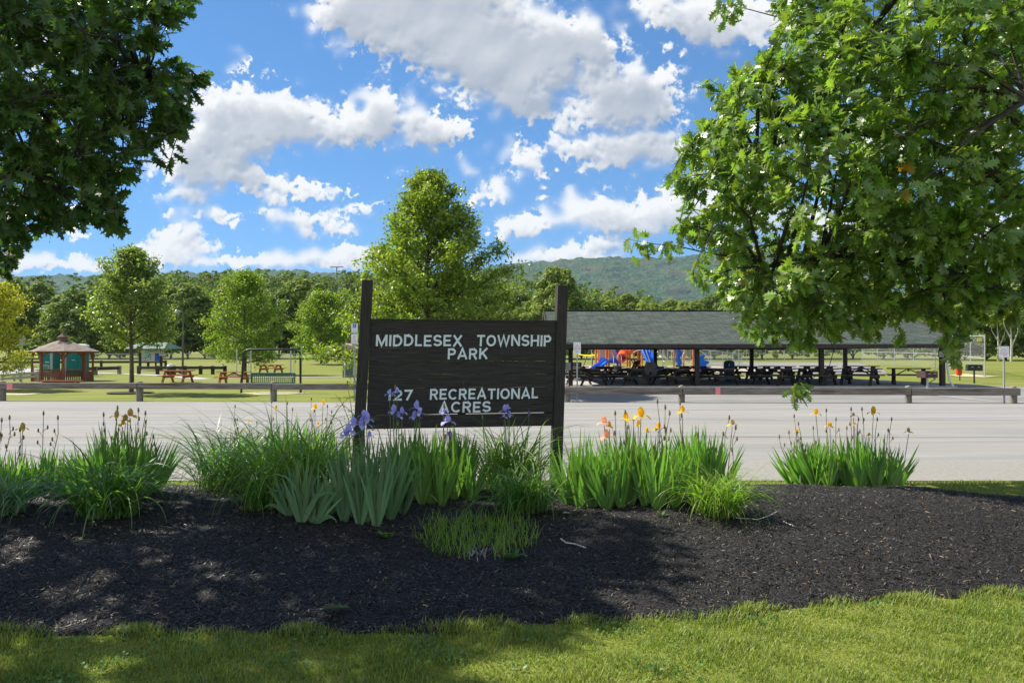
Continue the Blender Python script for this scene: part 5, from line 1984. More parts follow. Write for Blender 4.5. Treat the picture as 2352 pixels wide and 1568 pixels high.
# ------------------------------------------------------------------ green enclosure and shed by the sign
def enclosure():
    d = 58.0
    root = empty('green_fence_pen', (0, 0, 0), 0, 'green chain link pen on the lawn just left of the lettered board', 'fence')
    a, b = on(788, d), on(960, d + 1)
    c = on(800, d + 5)
    h = P(788, 839.5, d).z - a.z
    segs = [(a, b, h), (a, c, h)]
    m = MB()
    for p, q, hh in segs:
        n = 6 if q is b else 2
        for i in range(n + 1):
            s = p.lerp(q, i / n)
            MB().tube([s, s + Vector((0, 0, hh + .03))], .035, 6).build('post', MATS['sign_back'], root)
        MB().tube([p + Vector((0, 0, hh)), q + Vector((0, 0, hh))], .028, 6).build('top_rail', MATS['sign_back'], root)
        m.add([p + Vector((0, 0, .03)), q + Vector((0, 0, .03)), q + Vector((0, 0, hh)), p + Vector((0, 0, hh))], [(0, 1, 2, 3)])
    o = m.build('netting', MATS['green_link'], root)
    uv_quad(o, 5.5, 1.0)
    g = on(801, d + 2.2)
    root2 = empty('grey_cabinet', g, R(20), 'grey louvred cabinet inside the green chain link pen', 'cabinet')
    MB().box((0, 0, .62), (.62, .62, 1.24)).build('body', MATS['sign_back'], root2, bevel=.02)
    m = MB()
    for i in range(7):
        m.box((0, -.322, .25 + i * .13), (.50, .02, .06))
    m.build('louvres', MATS['sign_dark'], root2)


enclosure()


def shed():
    d = 116.0
    k = d / F
    c = on(792, d)
    root = empty('block_shed', c, 0, 'small tan block shed under the trees left of the lettered board', 'shed')
    X = lambda x: (x - 792) * k
    zt = P(792, 802, d).z - c.z
    MB().box((X(793), 1.6, zt / 2 - .1), (X(818) - X(768), 3.2, zt + .2)).build('wall', MATS['block_tan'], root)
    MB().box((X(782.5), -.02, zt * .40), (X(786) - X(779), .08, zt * .80)).build('door', MATS['dark_gap'], root)
    MB().box((X(803), -.02, zt * .74), (X(808) - X(798), .08, zt * .30)).build('window', MATS['dark_gap'], root)
    MB().prism([(X(765), 0), (X(821), 0), (X(821), .12), (X(793), .95), (X(765), .12)], (0, 3.6, zt), (1, 0, 0), (0, 0, 1), 4.0).build('roof', MATS['block_tan'], root)


shed()


# ------------------------------------------------------------------ playground
def playground():
    d0 = 56.0
    c = on(1430, d0)
    gz0 = c.z
    root = empty('playground_set', c, 0, 'playground climbing set of orange posts with blue slides and panels', 'playground')
    A = Vector(c)

    def Q(x, y, d=d0):
        return P(x, y, d) - A

    def grd(x, d=d0):
        p = on(x, d) - A
        return p
    top = 3.55
    for x, d in ((1368.5, 56), (1374.5, 57.6), (1393, 56), (1398.5, 54.6), (1424.5, 56), (1440.5, 57), (1447, 55), (1465.5, 55), (1469.5, 56.6), (1474.5, 58), (1494.5, 57), (1548, 54.5), (1570.8, 56), (1592, 55)):
        b = grd(x, d)
        m = MB().tube([b - Vector((0, 0, .2)), (b.x, b.y, b.z + top - .06)], .068, 10)
        m.lathe([(.072, 0), (.072, .04), (.03, .08)], 10, (b.x, b.y, b.z + top - .06))
        m.build('post', MATS['play_orange'], root, smooth=True)
    b = grd(1418.5, 56)
    MB().tube([b - Vector((0, 0, .2)), (b.x, b.y, b.z + top)], .075, 10).build('post', MATS['play_deep_blue'], root, smooth=True)
    for x0, x1, y0, y1, d in ((1376, 1392, 786, 826, 57), (1401, 1417, 786, 824, 56.8)):
        a, e = Q(x0, y1, d), Q(x1, y0, d)
        MB().box(((a.x + e.x) / 2, a.y, (a.z + e.z) / 2), (e.x - a.x, .05, e.z - a.z)).build('tan_panel', MATS['play_tan'], root, bevel=.02)

    def deck(x0, x1, y, d0_, d1_, mat='play_deep_blue'):
        a, e = Q(x0, y, d0_), Q(x1, y, d0_)
        MB().box(((a.x + e.x) / 2, (d0_ + d1_) / 2 - A.y, a.z), (e.x - a.x, d1_ - d0_, .09)).build('deck', MATS[mat], root, bevel=.01)
    deck(1393, 1424, 832.5, 55, 57)
    deck(1425, 1447, 822, 55, 57)
    deck(1466, 1495, 806, 55.2, 57.5)
    for y, x0, x1 in ((840, 1408, 1424), (846.5, 1410, 1427), (852, 1412, 1430)):
        a, e = Q(x0, y, 54.8), Q(x1, y, 54.8)
        MB().box(((a.x + e.x) / 2, 54.8 - A.y, a.z), (e.x - a.x, .35, .06)).build('step', MATS['play_blue'], root, bevel=.01)

    def slide(pts, w, name, mat, side=None, wall=.16):
        P3 = [Vector(p) for p in pts]
        m = MB()
        vs, n = [], len(P3)
        for i, p in enumerate(P3):
            t = (P3[min(i + 1, n - 1)] - P3[max(i - 1, 0)]).normalized()
            sd = t.cross(Vector((0, 0, 1))).normalized()
            up = sd.cross(t)
            for s, u in ((-1, wall), (-1, wall), (-.86, .03), (0, 0), (.86, .03), (1, wall)):
                vs.append(p + sd * (s * w / 2) + up * u)
        k = 6
        fs = [(i * k + j, i * k + j + 1, (i + 1) * k + j + 1, (i + 1) * k + j) for i in range(n - 1) for j in range(k - 1)]
        m.add(vs, fs)
        o = m.build(name, MATS[mat], root, smooth=True)
        so = o.modifiers.new('thickness', 'SOLIDIFY')
        so.thickness = .045
        return o
    slide([Q(1398, 828.5, 55.4), Q(1392, 829, 55.2), Q(1386, 832, 55), Q(1380, 838, 54.8), Q(1374, 841.5, 54.6), Q(1367, 847, 54.4), Q(1360, 852, 54.2), Q(1353, 853.5, 54)], .55, 'wave_slide', 'play_blue')
    slide([Q(1400, 828.5, 54.7), Q(1394, 829.5, 54.5), Q(1388, 834, 54.3), Q(1382, 840, 54.1), Q(1375, 843.5, 53.9), Q(1368, 849.5, 53.7), Q(1361, 854, 53.5), Q(1354, 855.5, 53.4)], .55, 'wave_slide', 'play_blue')
    for x0, x1, y0, y1, d in ((1376, 1393, 821.5, 829, 55.6), (1400, 1417, 821, 832, 55.6)):
        pts = []
        a, e = Q(x0, y1, d), Q(x1, y0, d)
        w, h = e.x - a.x, e.z - a.z
        poly = [(0, 0), (w, 0)] + [(w / 2 + w / 2 * math.cos(R(t)), h * .25 + h * .75 * math.sin(R(t))) for t in range(0, 181, 20)]
        MB().prism(poly, (a.x, a.y, a.z), (1, 0, 0), (0, 0, 1), .06).build('arch_panel', MATS['play_blue'], root)
    # orange tube slide
    m = MB()
    path = [Q(1500, 782, 58.4), Q(1480, 789, 58), Q(1466, 795, 57.2), Q(1452, 800, 56.4), Q(1440, 806, 55.6), Q(1432, 814, 55.0), Q(1427, 822, 54.5)]
    m.tube(path, .36, 18, cap=False)
    for i in range(1, len(path) - 1):
        t = (path[i + 1] - path[i - 1]).normalized()
        m.tube([path[i] - t * .03, path[i] + t * .03], .40, 18)
    o = m.build('tube_slide', MATS['slide_orange'], root, smooth=True)
    slide([Q(1479, 799, 55), Q(1482, 805, 54.6), Q(1487, 818, 54.2), Q(1492, 832, 53.9), Q(1499, 846, 53.6), Q(1506, 853, 53.4)], .62, 'steep_slide', 'play_blue', wall=.30)
    MB().tube([Q(1481, 796, 54.8), Q(1484, 806, 54.5), Q(1492, 832, 53.8)], .05, 8).build('slide_rail', MATS['play_cream'], root, smooth=True)
    a, e = Q(1481, 804, 55.2), Q(1497, 810, 55.2)
    MB().box(((a.x + e.x) / 2, a.y, (a.z + e.z) / 2), (e.x - a.x, .05, a.z - e.z + .5)).build('slide_panel', MATS['play_deep_blue'], root, bevel=.02)
    # arched ladder
    m = MB()
    for s in (0, .5):
        pts = [Q(1455 + 22 * (i / 8), 813 - 9 * math.sin(math.pi * (.15 + .55 * i / 8)), 54.6 + s) for i in range(9)]
        m.tube(pts, .03, 6)
    for i in range(9):
        x, y = 1455 + 22 * (i / 8), 813 - 9 * math.sin(math.pi * (.15 + .55 * i / 8))
        m.tube([Q(x, y, 54.6), Q(x, y + .6, 55.1)], .022, 6)
    m.build('arch_ladder', MATS['play_cream'], root)
    b0, b1 = grd(1475, 55.1), Q(1475, 812, 55.1)
    MB().tube([grd(1457, 55.0), Q(1456, 813, 55.0)], .04, 8).build('ladder_leg', MATS['play_orange'], root)
    m = MB()
    for y in (826, 833, 840, 846):
        m.tube([Q(1427, y, 55), Q(1447, y, 55)], .022, 6)
        m.tube([Q(1440, y, 57), Q(1447, y, 55)], .022, 6)
    m.build('ladder', MATS['play_orange'], root)
    for x in (1405, 1423):
        MB().tube([Q(x, 810, 54.6), Q(x + 4, 818, 54.4), Q(x + 4.5, 840, 54.2), grd(x + 4.5, 54.2)], .022, 6).build('handrail', MATS['play_cream'], root)
    MB().tube([Q(1392, 786, 56), Q(1400, 792, 55.6)], .03, 6).tube([Q(1408, 786, 56), Q(1419, 794, 55.6)], .03, 6).build('handrail', MATS['play_cream'], root)
    # star panel
    m = MB()
    st = []
    for i in range(10):
        rr = .26 if i % 2 == 0 else .13
        st.append((rr * math.sin(math.pi * i / 5), rr * math.cos(math.pi * i / 5)))
    q = Q(1418.5, 803.5, 55.7)
    m.prism(st, q, (1, 0, 0), (0, 0, 1), .05).build('star_panel', MATS['play_deep_blue'], root)
    # sloping bridge rails
    m = MB()
    for y0, y1, d in ((784, 804, 55), (790, 808.5, 56), (808, 835, 55), (786.5, 806.5, 55.6)):
        m.tube([Q(1503, y0, d), Q(1547, y1, d - .3)], .028, 6)
    for i in range(5):
        t = (i + .5) / 5
        m.tube([Q(1503 + 44 * t, 784 + 20 * t, 55 - .3 * t), Q(1503 + 44 * t, 808 + 27 * t, 55 - .3 * t)], .018, 6)
    m.build('sloping_rail', MATS['play_cream'], root)
    m = MB()
    for i in range(4):
        x, y = 1500 + i * 7, 796 + i * 11
        m.tube([Q(x, y, 54.8), Q(x + 5, y + 1, 54.6), Q(x + 6, y + 5, 54.6)], .02, 6)
    m.build('loop_rungs', MATS['galvanised'], root)
    # wavy blue climbing wall
    k = 54.4 / F
    a = Q(1550.5, 847, 54.4)
    L = [(0, 0), (12.5, 0), (11, 6), (16.5, 13), (13.5, 20), (11.5, 26), (17, 33), (17, 39), (12, 44), (13, 51), (8, 52), (0.5, 49), (0, 40), (4.5, 33), (0.8, 27), (0.5, 17), (5, 12), (1, 7)]
    MB().prism([(x * k, y * k) for x, y in L], a, (1, 0, 0), (0, 0, 1), .06).build('climbing_panel', MATS['play_blue'], root)
    MB().tube([Q(1568, 797, 54.4), Q(1573, 807, 54.5), Q(1568, 815, 54.5), Q(1568.5, 828, 54.5), Q(1574, 836, 54.6)], .024, 6).build('wavy_rail', MATS['play_cream'], root, smooth=True)
    # net climber
    m = MB()
    for i in range(4):
        m.tube([Q(1572, 827 + i * 5, 55.6), Q(1582, 838 + i * 2.2, 55.3), Q(1591, 823 + i * 6, 55)], .016, 5)
    for i in range(3):
        m.tube([Q(1575 + i * 5, 832, 55.5), Q(1579 + i * 2.5, 842, 55.3)], .014, 5)
    m.build('climbing_net', MATS['play_cream'], root)
    # blue quarter arch with steps
    a = Q(1604.5, 852, 54.6)
    L = [(0, 0), (28, 0), (28, 7), (24, 9), (19, 9), (17.5, 15.5), (23, 17), (24, 22), (16, 24.5), (11.5, 26), (12.5, 31), (15, 35), (12, 38.5), (6, 36), (0, 33)]
    MB().prism([(x * k, y * k) for x, y in L], a, (1, 0, 0), (0, 0, 1), .06).build('climbing_panel', MATS['play_blue'], root)
    MB().tube([Q(1604 + 29 * math.sin(R(t)), 852 - 46 * math.cos(R(t)), 54.55) for t in range(0, 91, 10)], .024, 6).build('arch_rail', MATS['play_cream'], root, smooth=True)


playground()


def play_swing():
    d = 63.0
    a = on(1352, d)
    root = empty('playground_swing', a, 0, 'dark slanting legs of a swing frame left of the playground set', 'swing')
    q = lambda x, y, dd: P(x, y, dd) - a
    for x0, x1, dd in ((1338, 1358, 62), (1359, 1366, 62.5)):
        g = on(x0, dd) - a
        MB().tube([g, q(x1, 792, dd + .8)], .04, 7).build('leg', MATS['black_metal'], root)
    g = on(1359, 60) - a
    MB().tube([g, q(1358, 790, 60)], .035, 7).build('leg', MATS['galvanised'], root)
    MB().tube([q(1358, 791, 62.8), q(1366, 791, 63.3)], .05, 7).build('top_bar', MATS['black_metal'], root)


play_swing()


# ------------------------------------------------------------------ right-hand fences
def fence_line(label, knots, n, mids=(), mat='galvanised', hs=1.0, pr=.03):
    """Chain link between knots (px, distance, px-row of the top): posts, rails and netting as parts."""
    root = empty('chain_link_fence', (0, 0, 0), 0, label, 'fence')
    m = MB()
    uvs = []
    for (px0, d0, y0), (px1, d1, y1) in zip(knots, knots[1:]):
        a, b = on(px0, d0), on(px1, d1)
        h0, h1 = P(px0, y0, d0).z - a.z, P(px1, y1, d1).z - b.z
        prev = None
        for i in range(n + 1):
            t = i / n
            q = a.lerp(b, t)
            q.z = float(G(q.x, q.y))
            zt = (a.z + h0) * (1 - t) + (b.z + h1) * t
            tp = Vector((q.x, q.y, zt))
            MB().tube([q, tp], pr, 7).build('post', MATS[mat], root)
            if prev:
                m.add([prev[0] + Vector((0, 0, .04)), q + Vector((0, 0, .04)), tp, prev[1]], [(0, 1, 2, 3)])
                uvs.append(((q - prev[0]).length, tp.z - q.z))
            prev = (q, tp)
        r = MB().tube([a + Vector((0, 0, h0)), b + Vector((0, 0, h1))], pr * .95, 7)
        for f in mids:
            r.tube([a + Vector((0, 0, h0 * f)), b + Vector((0, 0, h1 * f))], pr * .7, 6)
        r.build('rail', MATS[mat], root)
    o = m.build('netting', MATS['chain_link'], root)
    uv = o.data.uv_layers.new(name='uv')
    for pl, (w, h) in zip(o.data.polygons, uvs):
        for k, li in enumerate(pl.loop_indices):
            uv.data[li].uv = ((0, 0), (w, 0), (w, h), (0, h))[k]


fence_line('sloping topped chain link fence between the playground and the ball court', [(1522, 50.5, 792), (1704, 78, 813)], 6)
fence_line('tall chain link fence along the far side of the ball court', [(1500, 104, 796), (1980, 101, 794)], 11, (.5,))
fence_line('tall chain link backstop fence beyond the right end of the pavilion', [(1980, 78, 772), (2148, 62, 772), (2262, 50.5, 771)], 4, (.46,), pr=.035)
o = MB().box((0, 0, 0), (.28, .02, .22)).build('yellow_plate', MATS['tape_yellow'])
o.location = P(2250, 780, 50.9)
tag(o, 'small yellow plate near the top of the backstop fence', 'sign')


# ------------------------------------------------------------------ trees on the lawn
SPRAY_V = np.array([(0, 0, 0), (.42, -.30, .06), (1, 0, -.10), (.42, .30, .08)])
SPRAY_F = np.array([(0, 1, 2), (0, 2, 3)])


def leaf_dirs(r, n, droop=.35, spread=1.0):
    d = r.normal(0, 1, (n, 3)) * spread
    d[:, 2] -= droop
    d /= np.linalg.norm(d, axis=1, keepdims=True)
    nr = r.normal(0, .55, (n, 3)) + np.array([0, 0, 1.0])
    ay = np.cross(nr, d)
    ay /= np.maximum(np.linalg.norm(ay, axis=1, keepdims=True), 1e-6)
    return d, ay, np.cross(d, ay)


def limb_tree(name, loc, H, zb, prof, n_limbs, ang, leaf, mats, seed, label, trunk_r=.14, per=26, nsec=7, curve=.25, squash=1.0, offaxis=None, jit=.16, ter=3, low=1.0):
    """A tree grown limb by limb: trunk, limbs whose length follows prof(t), side shoots, and leaves along the shoots."""
    r = np.random.default_rng(seed)
    root = empty(name, loc, 0, label, 'tree')
    wood = MB()
    ox = offaxis or (lambda t: 0.0)
    tp = [Vector((ox(t) + .03 * math.sin(t * 9), .03 * math.cos(t * 7), t * H)) for t in np.linspace(0, .97, 10)]
    wood.tube([Vector((0, 0, -.25))] + tp, [trunk_r * 1.35] + [trunk_r * (1 - .93 * t) + .008 for t in np.linspace(0, 1, 10)], 9)
    Pts = []
    for i in range(n_limbs):
        t = ((i + .5 + r.uniform(-.3, .3)) / n_limbs) ** low
        z = zb + (H - zb) * t * .97
        az = i * 2.39996 + r.uniform(-.35, .35)
        L = prof(t) * r.uniform(.78, 1.10)
        a = ang(t) + r.uniform(-.10, .10)
        d = Vector((math.cos(az), math.sin(az) * squash, 0))
        b = Vector((ox(z / H), 0, z))
        pts = [b + d * (L * s * math.cos(a)) + Vector((0, 0, L * s * math.sin(a) + curve * L * s * s)) + Vector((r.normal(0, .02), r.normal(0, .02), 0)) * L * s for s in np.linspace(0, 1, 6)]
        lr = max(.012, trunk_r * .42 * (1 - .75 * t))
        wood.tube(pts, [lr * (1 - .85 * s) + .004 for s in np.linspace(0, 1, 6)], 5, cap=False)
        ns = max(3, int(nsec * (.35 + .65 * L / prof(0.05))))
        for k in range(ns):
            s = .18 + .82 * (k + r.uniform(.2, .8)) / ns
            j = min(4, int(s * 5))
            p0 = pts[j].lerp(pts[j + 1], s * 5 - j)
            b2 = az + (1 if k % 2 else -1) * r.uniform(.35, 1.15)
            l2 = L * r.uniform(.20, .40) * (1.1 - .45 * s) + .15
            a2 = a * .5 + r.uniform(-.25, .45)
            e = p0 + Vector((math.cos(b2) * math.cos(a2), math.sin(b2) * math.cos(a2), math.sin(a2))) * l2
            wood.tube([p0, p0.lerp(e, .5) + Vector((0, 0, .04 * l2)), e], [lr * .30 + .004, lr * .2 + .003, .003], 4, cap=False)
            for q in range(ter):
                u = .35 + .65 * (q + r.random()) / ter
                c = p0.lerp(e, u)
                Pts.append(np.array(c) + r.normal(0, jit, (per // ter, 3)) * np.array([1, 1, .8]))
        Pts.append(np.array(pts[-1]) + r.normal(0, jit * .8, (per // 2, 3)))
    Pts.append(np.array(tp[-1]) + r.normal(0, jit, (per, 3)) + np.array([0, 0, .1]))
    Pts = np.concatenate(Pts)
    ax, ay, az_ = leaf_dirs(r, len(Pts))
    V, Fc = scatter(SPRAY_V, SPRAY_F, Pts, ax, ay, az_, leaf * r.uniform(.6, 1.25, len(Pts)))
    np_obj('crown', V, Fc, MATS[mats[0]], root)
    wood.build('trunk', MATS[mats[1]], root, smooth=True)
    return root


limb_tree('pin_oak', on(983, 36.0), 10.3, 1.3, lambda t: 4.7 * (1 - t) ** .78 + .25, 66, lambda t: -.16 + 1.15 * t ** .8,   .185, ('pin_oak_leaf', 'bark_dark'), 101,
          'large light green pin oak rising behind the lettered sign board', trunk_r=.17, per=66, nsec=16, curve=.10, jit=.20, low=1.25)
limb_tree('maple_tree', on(299, 36.9), 6.75, 2.0, lambda t: (2.0 * math.sin(math.pi * min(1, .30 + .68 * t)) ** .9 * (1 - .25 * t) + .15), 34, lambda t: .45 + .75 * t, .175, ('maple_leaf', 'bark'), 102,
          'young green maple with a slim trunk standing in a mulch ring', trunk_r=.11, per=52, nsec=8, curve=.10, jit=.19, offaxis=lambda t: .05)
limb_tree('lawn_tree', on(562, 66.0), 8.6, 1.0, lambda t: (3.9 * (1 - t) ** .55 * min(1, .72 + t) + .2), 46, lambda t: .02 + .95 * t, .21, ('lime_leaf', 'bark'), 103,
          'bright yellow green tree on the lawn behind the swing bench', trunk_r=.16, per=54, nsec=9, curve=.12, jit=.28)
limb_tree('golden_tree', on(-22, 40.0), 5.2, .8, lambda t: (2.1 * math.sin(math.pi * min(1, .30 + .66 * t)) ** .8 + .15), 28, lambda t: .25 + .8 * t, .15, ('golden_leaf', 'bark'), 104,
          'golden yellow leaved tree cut off by the left edge beside the gazebo', trunk_r=.11, per=60, nsec=8, curve=.10, jit=.19)
limb_tree('lawn_tree', on(738, 98.0), 8.5, 1.2, lambda t: (3.6 * math.sin(math.pi * min(1, .25 + .72 * t)) ** .8 + .2), 40, lambda t: .15 + .9 * t, .28, ('lime_leaf', 'bark'), 105,
          'light green tree left of the lettered board in front of the dark wood', trunk_r=.16, per=54, nsec=8, curve=.10, jit=.32)

# oak leaves with pointed lobes for the two trees that overhang the bed
_half = [(.00, .02), (.10, .07), (.17, .24), (.25, .12), (.33, .16), (.47, .43), (.47, .19), (.57, .19), (.73, .40), (.70, .16), (.82, .13), (.92, .20), (.89, .07), (1.0, .0)]
_mid = [.0, .12, .18, .27, .36, .43, .48, .58, .66, .71, .82, .87, .90, 1.0]


def oak_template():
    v, f = [], []
    for s in (-1, 1):
        o = len(v)
        for (x, w), m in zip(_half, _mid):
            v.append((m, 0, -.10 * m * m))
            v.append((x, s * w, .22 * w - .14 * x * x - .25 * w * w))
        for i in range(len(_half) - 1):
            q = (o + 2 * i, o + 2 * i + 1, o + 2 * i + 3, o + 2 * i + 2)
            f.append(q if s < 0 else q[::-1])
    return np.array(v, float), np.array(f)


OAK_V, OAK_F = oak_template()
OAK_V[:, 0] += .10                                             # leaf stalk
OAK_V = np.concatenate([OAK_V, [(0, -.006, 0), (.11, -.006, 0), (.11, .006, 0), (0, .006, 0)]])
OAK_F = np.concatenate([OAK_F, [(len(OAK_V) - 4, len(OAK_V) - 3, len(OAK_V) - 2, len(OAK_V) - 1)]])


def inside(poly, x, y):
    c = np.zeros(len(x), bool)
    n = len(poly)
    for i in range(n):
        x0, y0 = poly[i]
        x1, y1 = poly[(i + 1) % n]
        if y0 == y1:
            continue
        k = ((y0 > y) != (y1 > y)) & (x < (x1 - x0) * (y - y0) / (y1 - y0) + x0)
        c ^= k
    return c


def edge_dist(poly, x, y):
    best = np.full(len(x), 1e9)
    n = len(poly)
    for i in range(n):
        a, b = np.array(poly[i], float), np.array(poly[(i + 1) % n], float)
        d = b - a
        t = np.clip(((x - a[0]) * d[0] + (y - a[1]) * d[1]) / max(d @ d, 1e-9), 0, 1)
        best = np.minimum(best, np.hypot(x - a[0] - t * d[0], y - a[1] - t * d[1]))
    return best


def overhanging_oak(name, label, base, outline, extra, D, half, limbs, n, seed, mats, leaf, per, nmain, tilt=(0, 0, 0), yellow=(), thin=.3):
    """A big oak whose crown fills the rounded volume behind `outline`; limbs in metres, then boughs, twigs and leaf sprays."""
    r = np.random.default_rng(seed)
    root = empty(name, base, 0, label, 'tree')
    B = np.array(base)
    xs = [p[0] for p in outline]
    ys = [p[1] for p in outline]
    C = np.zeros((0, 3))
    while len(C) < n:
        x, y = r.uniform(min(xs), max(xs), 4 * n), r.uniform(min(ys), max(ys), 4 * n)
        k = inside(outline, x, y)
        x, y = x[k], y[k]
        e = edge_dist(outline, x, y)
        keep = e > 6
        x, y, e = x[keep], y[keep], e[keep]
        dc = D(x, y)
        dep = dc + r.uniform(-1, 1, len(x)) * half * np.minimum(1, .16 + np.sqrt(e / 330))
        pts = np.array([P(a, b, c) for a, b, c in zip(x, y, dep)])
        dens = .5 + .5 * np.sin(pts[:, 0] * 2.1 + 1.3 * np.sin(pts[:, 2] * 1.7)) * np.sin(pts[:, 2] * 2.6 + pts[:, 1] * 1.4)
        out = np.clip(np.maximum.reduce([-x, x - 2352, -y]) / 60, 0, 1)
        pts = pts[r.random(len(pts)) < (.35 + .65 * dens) * (1 - (1 - thin) * out)]
        C = np.concatenate([C, pts])
    C = C[:n]
    wood = MB()
    LP, LR = [], []
    for pts, r0, r1 in limbs:
        pts = [Vector(p) for p in pts]
        # smooth the limb
        for _ in range(2):
            q = [pts[0]]
            for a, b in zip(pts, pts[1:]):
                q += [a.lerp(b, .25), a.lerp(b, .75)]
            pts = q + [pts[-1]]
        m = len(pts)
        rad = [r0 + (r1 - r0) * i / (m - 1) for i in range(m)]
        wood.tube([p - Vector(B) for p in pts], rad, 9)
        LP += [np.array(p) for p in pts]
        LR += rad
    LP, LR = np.array(LP), np.array(LR)
    # boughs
    idx = r.permutation(len(C))[:nmain]
    BP, BR = [LP], [np.minimum(LR, .02)]
    for i in idx:
        d = np.linalg.norm(LP - C[i], axis=1)
        j = int(np.argmin(d + .9 * np.maximum(0, C[i][2] * 0)))
        a, b = Vector(LP[j]), Vector(C[i])
        mdp = a.lerp(b, .5) + Vector((r.normal(0, .08), r.normal(0, .08), .10 * (b - a).length))
        pts = [a, a.lerp(mdp, .55).lerp(mdp, .2), mdp, mdp.lerp(b, .55) + Vector((0, 0, .02)), b]
        L = (b - a).length
        rad = [min(.040, .010 + .012 * L) * (1 - .75 * s) for s in (0, .25, .5, .75, 1)]
        wood.tube([p - Vector(B) for p in pts], rad, 5, cap=False)
        t = np.linspace(.25, 1, 7)
        arr = np.array([np.array(p) for p in pts])
        BP.append(np.stack([np.interp(t, np.linspace(0, 1, 5), arr[:, k]) for k in range(3)], -1))
        BR.append(np.full(7, .01))
    BP = np.concatenate(BP)
    ctr = []
    for i in range(len(C)):
        d = np.linalg.norm(BP - C[i], axis=1)
        j = int(np.argmin(d))
        a, b = Vector(BP[j]), Vector(C[i])
        if d[j] > .02:
            mdp = a.lerp(b, .5) + Vector((0, 0, .06 * d[j]))
            wood.tube([a - Vector(B), mdp - Vector(B), b - Vector(B)], [.007, .005, .0025], 4, cap=False)
        dr = (b - a).normalized() if d[j] > .02 else Vector((0, 0, -1))
        ctr.append((a, b, dr))
    wood.build('trunk', MATS[mats[1]], root, smooth=True)
    Pl, Dl = [], []
    for a, b, dr in ctr:
        k = r.integers(int(per * .6), int(per * 1.4) + 1)
        t = 1 - .75 * r.random(k) ** 1.6
        L = min((b - a).length, .55)
        q = np.array(b)[None] - np.array(dr)[None] * ((1 - t) * L)[:, None]
        dd = np.array(dr)[None] * .75 + r.normal(0, .62, (k, 3)) + np.array(tilt)[None]
        Pl.append(q)
        Dl.append(dd)
    Pl, Dl = np.concatenate(Pl), np.concatenate(Dl)
    Dl /= np.linalg.norm(Dl, axis=1, keepdims=True)
    nr = r.normal(0, .55, Pl.shape) + np.array([-.50, -.15, .75])
    ay = np.cross(nr, Dl)
    ay /= np.linalg.norm(ay, axis=1, keepdims=True)
    az = np.cross(Dl, ay)
    V, Fc = scatter(OAK_V, OAK_F, Pl - B, Dl, ay, az, leaf * r.uniform(.62, 1.22, len(Pl)))
    mi = np.zeros(len(Fc), np.int32)
    for c in yellow:
        dist = np.linalg.norm(Pl - np.array(c), axis=1)
        for q in np.argsort(dist)[:7]:
            mi[q * len(OAK_F):(q + 1) * len(OAK_F)] = 1
    np_obj('crown', V, Fc, [MATS[mats[0]], MATS['oak_leaf_yellow']], root, mi=mi)
    return root


RIGHT = [(x - 16 if x < 1750 else x, y) for x, y in [(1762, -20), (1790, 60), (1775, 125), (1710, 165), (1690, 205), (1640, 150), (1612, 160), (1622, 215), (1650, 260), (1600, 300), (1572, 345), (1590, 395), (1550, 395), (1540, 425), (1590, 455), (1640, 470), (1585, 470), (1560, 510), (1590, 545), (1640, 560), (1660, 600), (1600, 610),
         (1572, 650), (1600, 668), (1650, 650), (1672, 690), (1700, 715), (1716, 775), (1752, 815), (1785, 770), (1815, 825), (1845, 840), (1870, 760), (1905, 792), (1950, 750), (2000, 782), (2040, 740), (2075, 795), (2105, 745), (2150, 730), (2168, 830), (2196, 842), (2214, 770),
         (2250, 735), (2320, 725), (2400, 760), (2600, 720), (2950, 640), (3300, 420), (3350, 0), (3150, -400), (2750, -620), (2300, -560), (2000, -330), (1860, -120)]]
TR = (8.6, 10.6, 0)
limbs_r = [([(8.6, 10.6, -.3), (8.55, 10.6, 1.6), (8.3, 10.5, 3.2), (8.0, 10.4, 5.2), (7.7, 10.3, 7.6)], .30, .09),
           ([(8.5, 10.6, 1.9), (7.4, 10.2, 2.25), (6.2, 9.8, 2.45), (5.0, 9.6, 2.85), (4.0, 9.6, 2.9), (3.2, 9.7, 2.75)], .13, .02),
           ([(8.3, 10.5, 3.0), (7.0, 10.0, 3.6), (5.6, 9.7, 4.3), (4.2, 9.8, 4.6), (3.0, 10, 4.2)], .12, .018),
           ([(8.15, 10.5, 4.0), (6.8, 10.4, 5.0), (5.4, 10.4, 5.9), (4.3, 10.3, 6.6)], .11, .02),
           ([(8.3, 10.5, 3.2), (7.6, 9.5, 3.9), (6.6, 8.6, 4.3), (5.6, 8.2, 4.4)], .10, .02),
           ([(8.4, 10.5, 2.5), (7.4, 11.2, 3.0), (6.2, 11.5, 3.5), (5.0, 11.5, 3.7)], .10, .02),
           ([(8.0, 10.4, 5.2), (9.4, 10.6, 6.0), (10.6, 10.8, 6.6)], .10, .02), ([(8.4, 10.6, 3.0), (9.8, 10.4, 3.4), (11.2, 10.5, 3.8)], .11, .02),
           ([(8.5, 10.6, 2.2), (8.0, 9.8, 2.5), (7.4, 9.0, 2.5), (6.6, 8.8, 2.3)], .10, .02)]
overhanging_oak('oak_tree', 'broad sunlit oak with drooping leafy boughs filling the upper right', TR, RIGHT, None, lambda x, y: 10.0 + .0 * x, 2.1, limbs_r, 2900, 201, ('oak_leaf', 'bark_dark'), .165, 11, 330, (.06, -.03, -.30),
                yellow=[tuple(P(2033, 400, 8.6)), tuple(P(1690, 592, 9.8)), tuple(P(1720, 640, 9.4))])
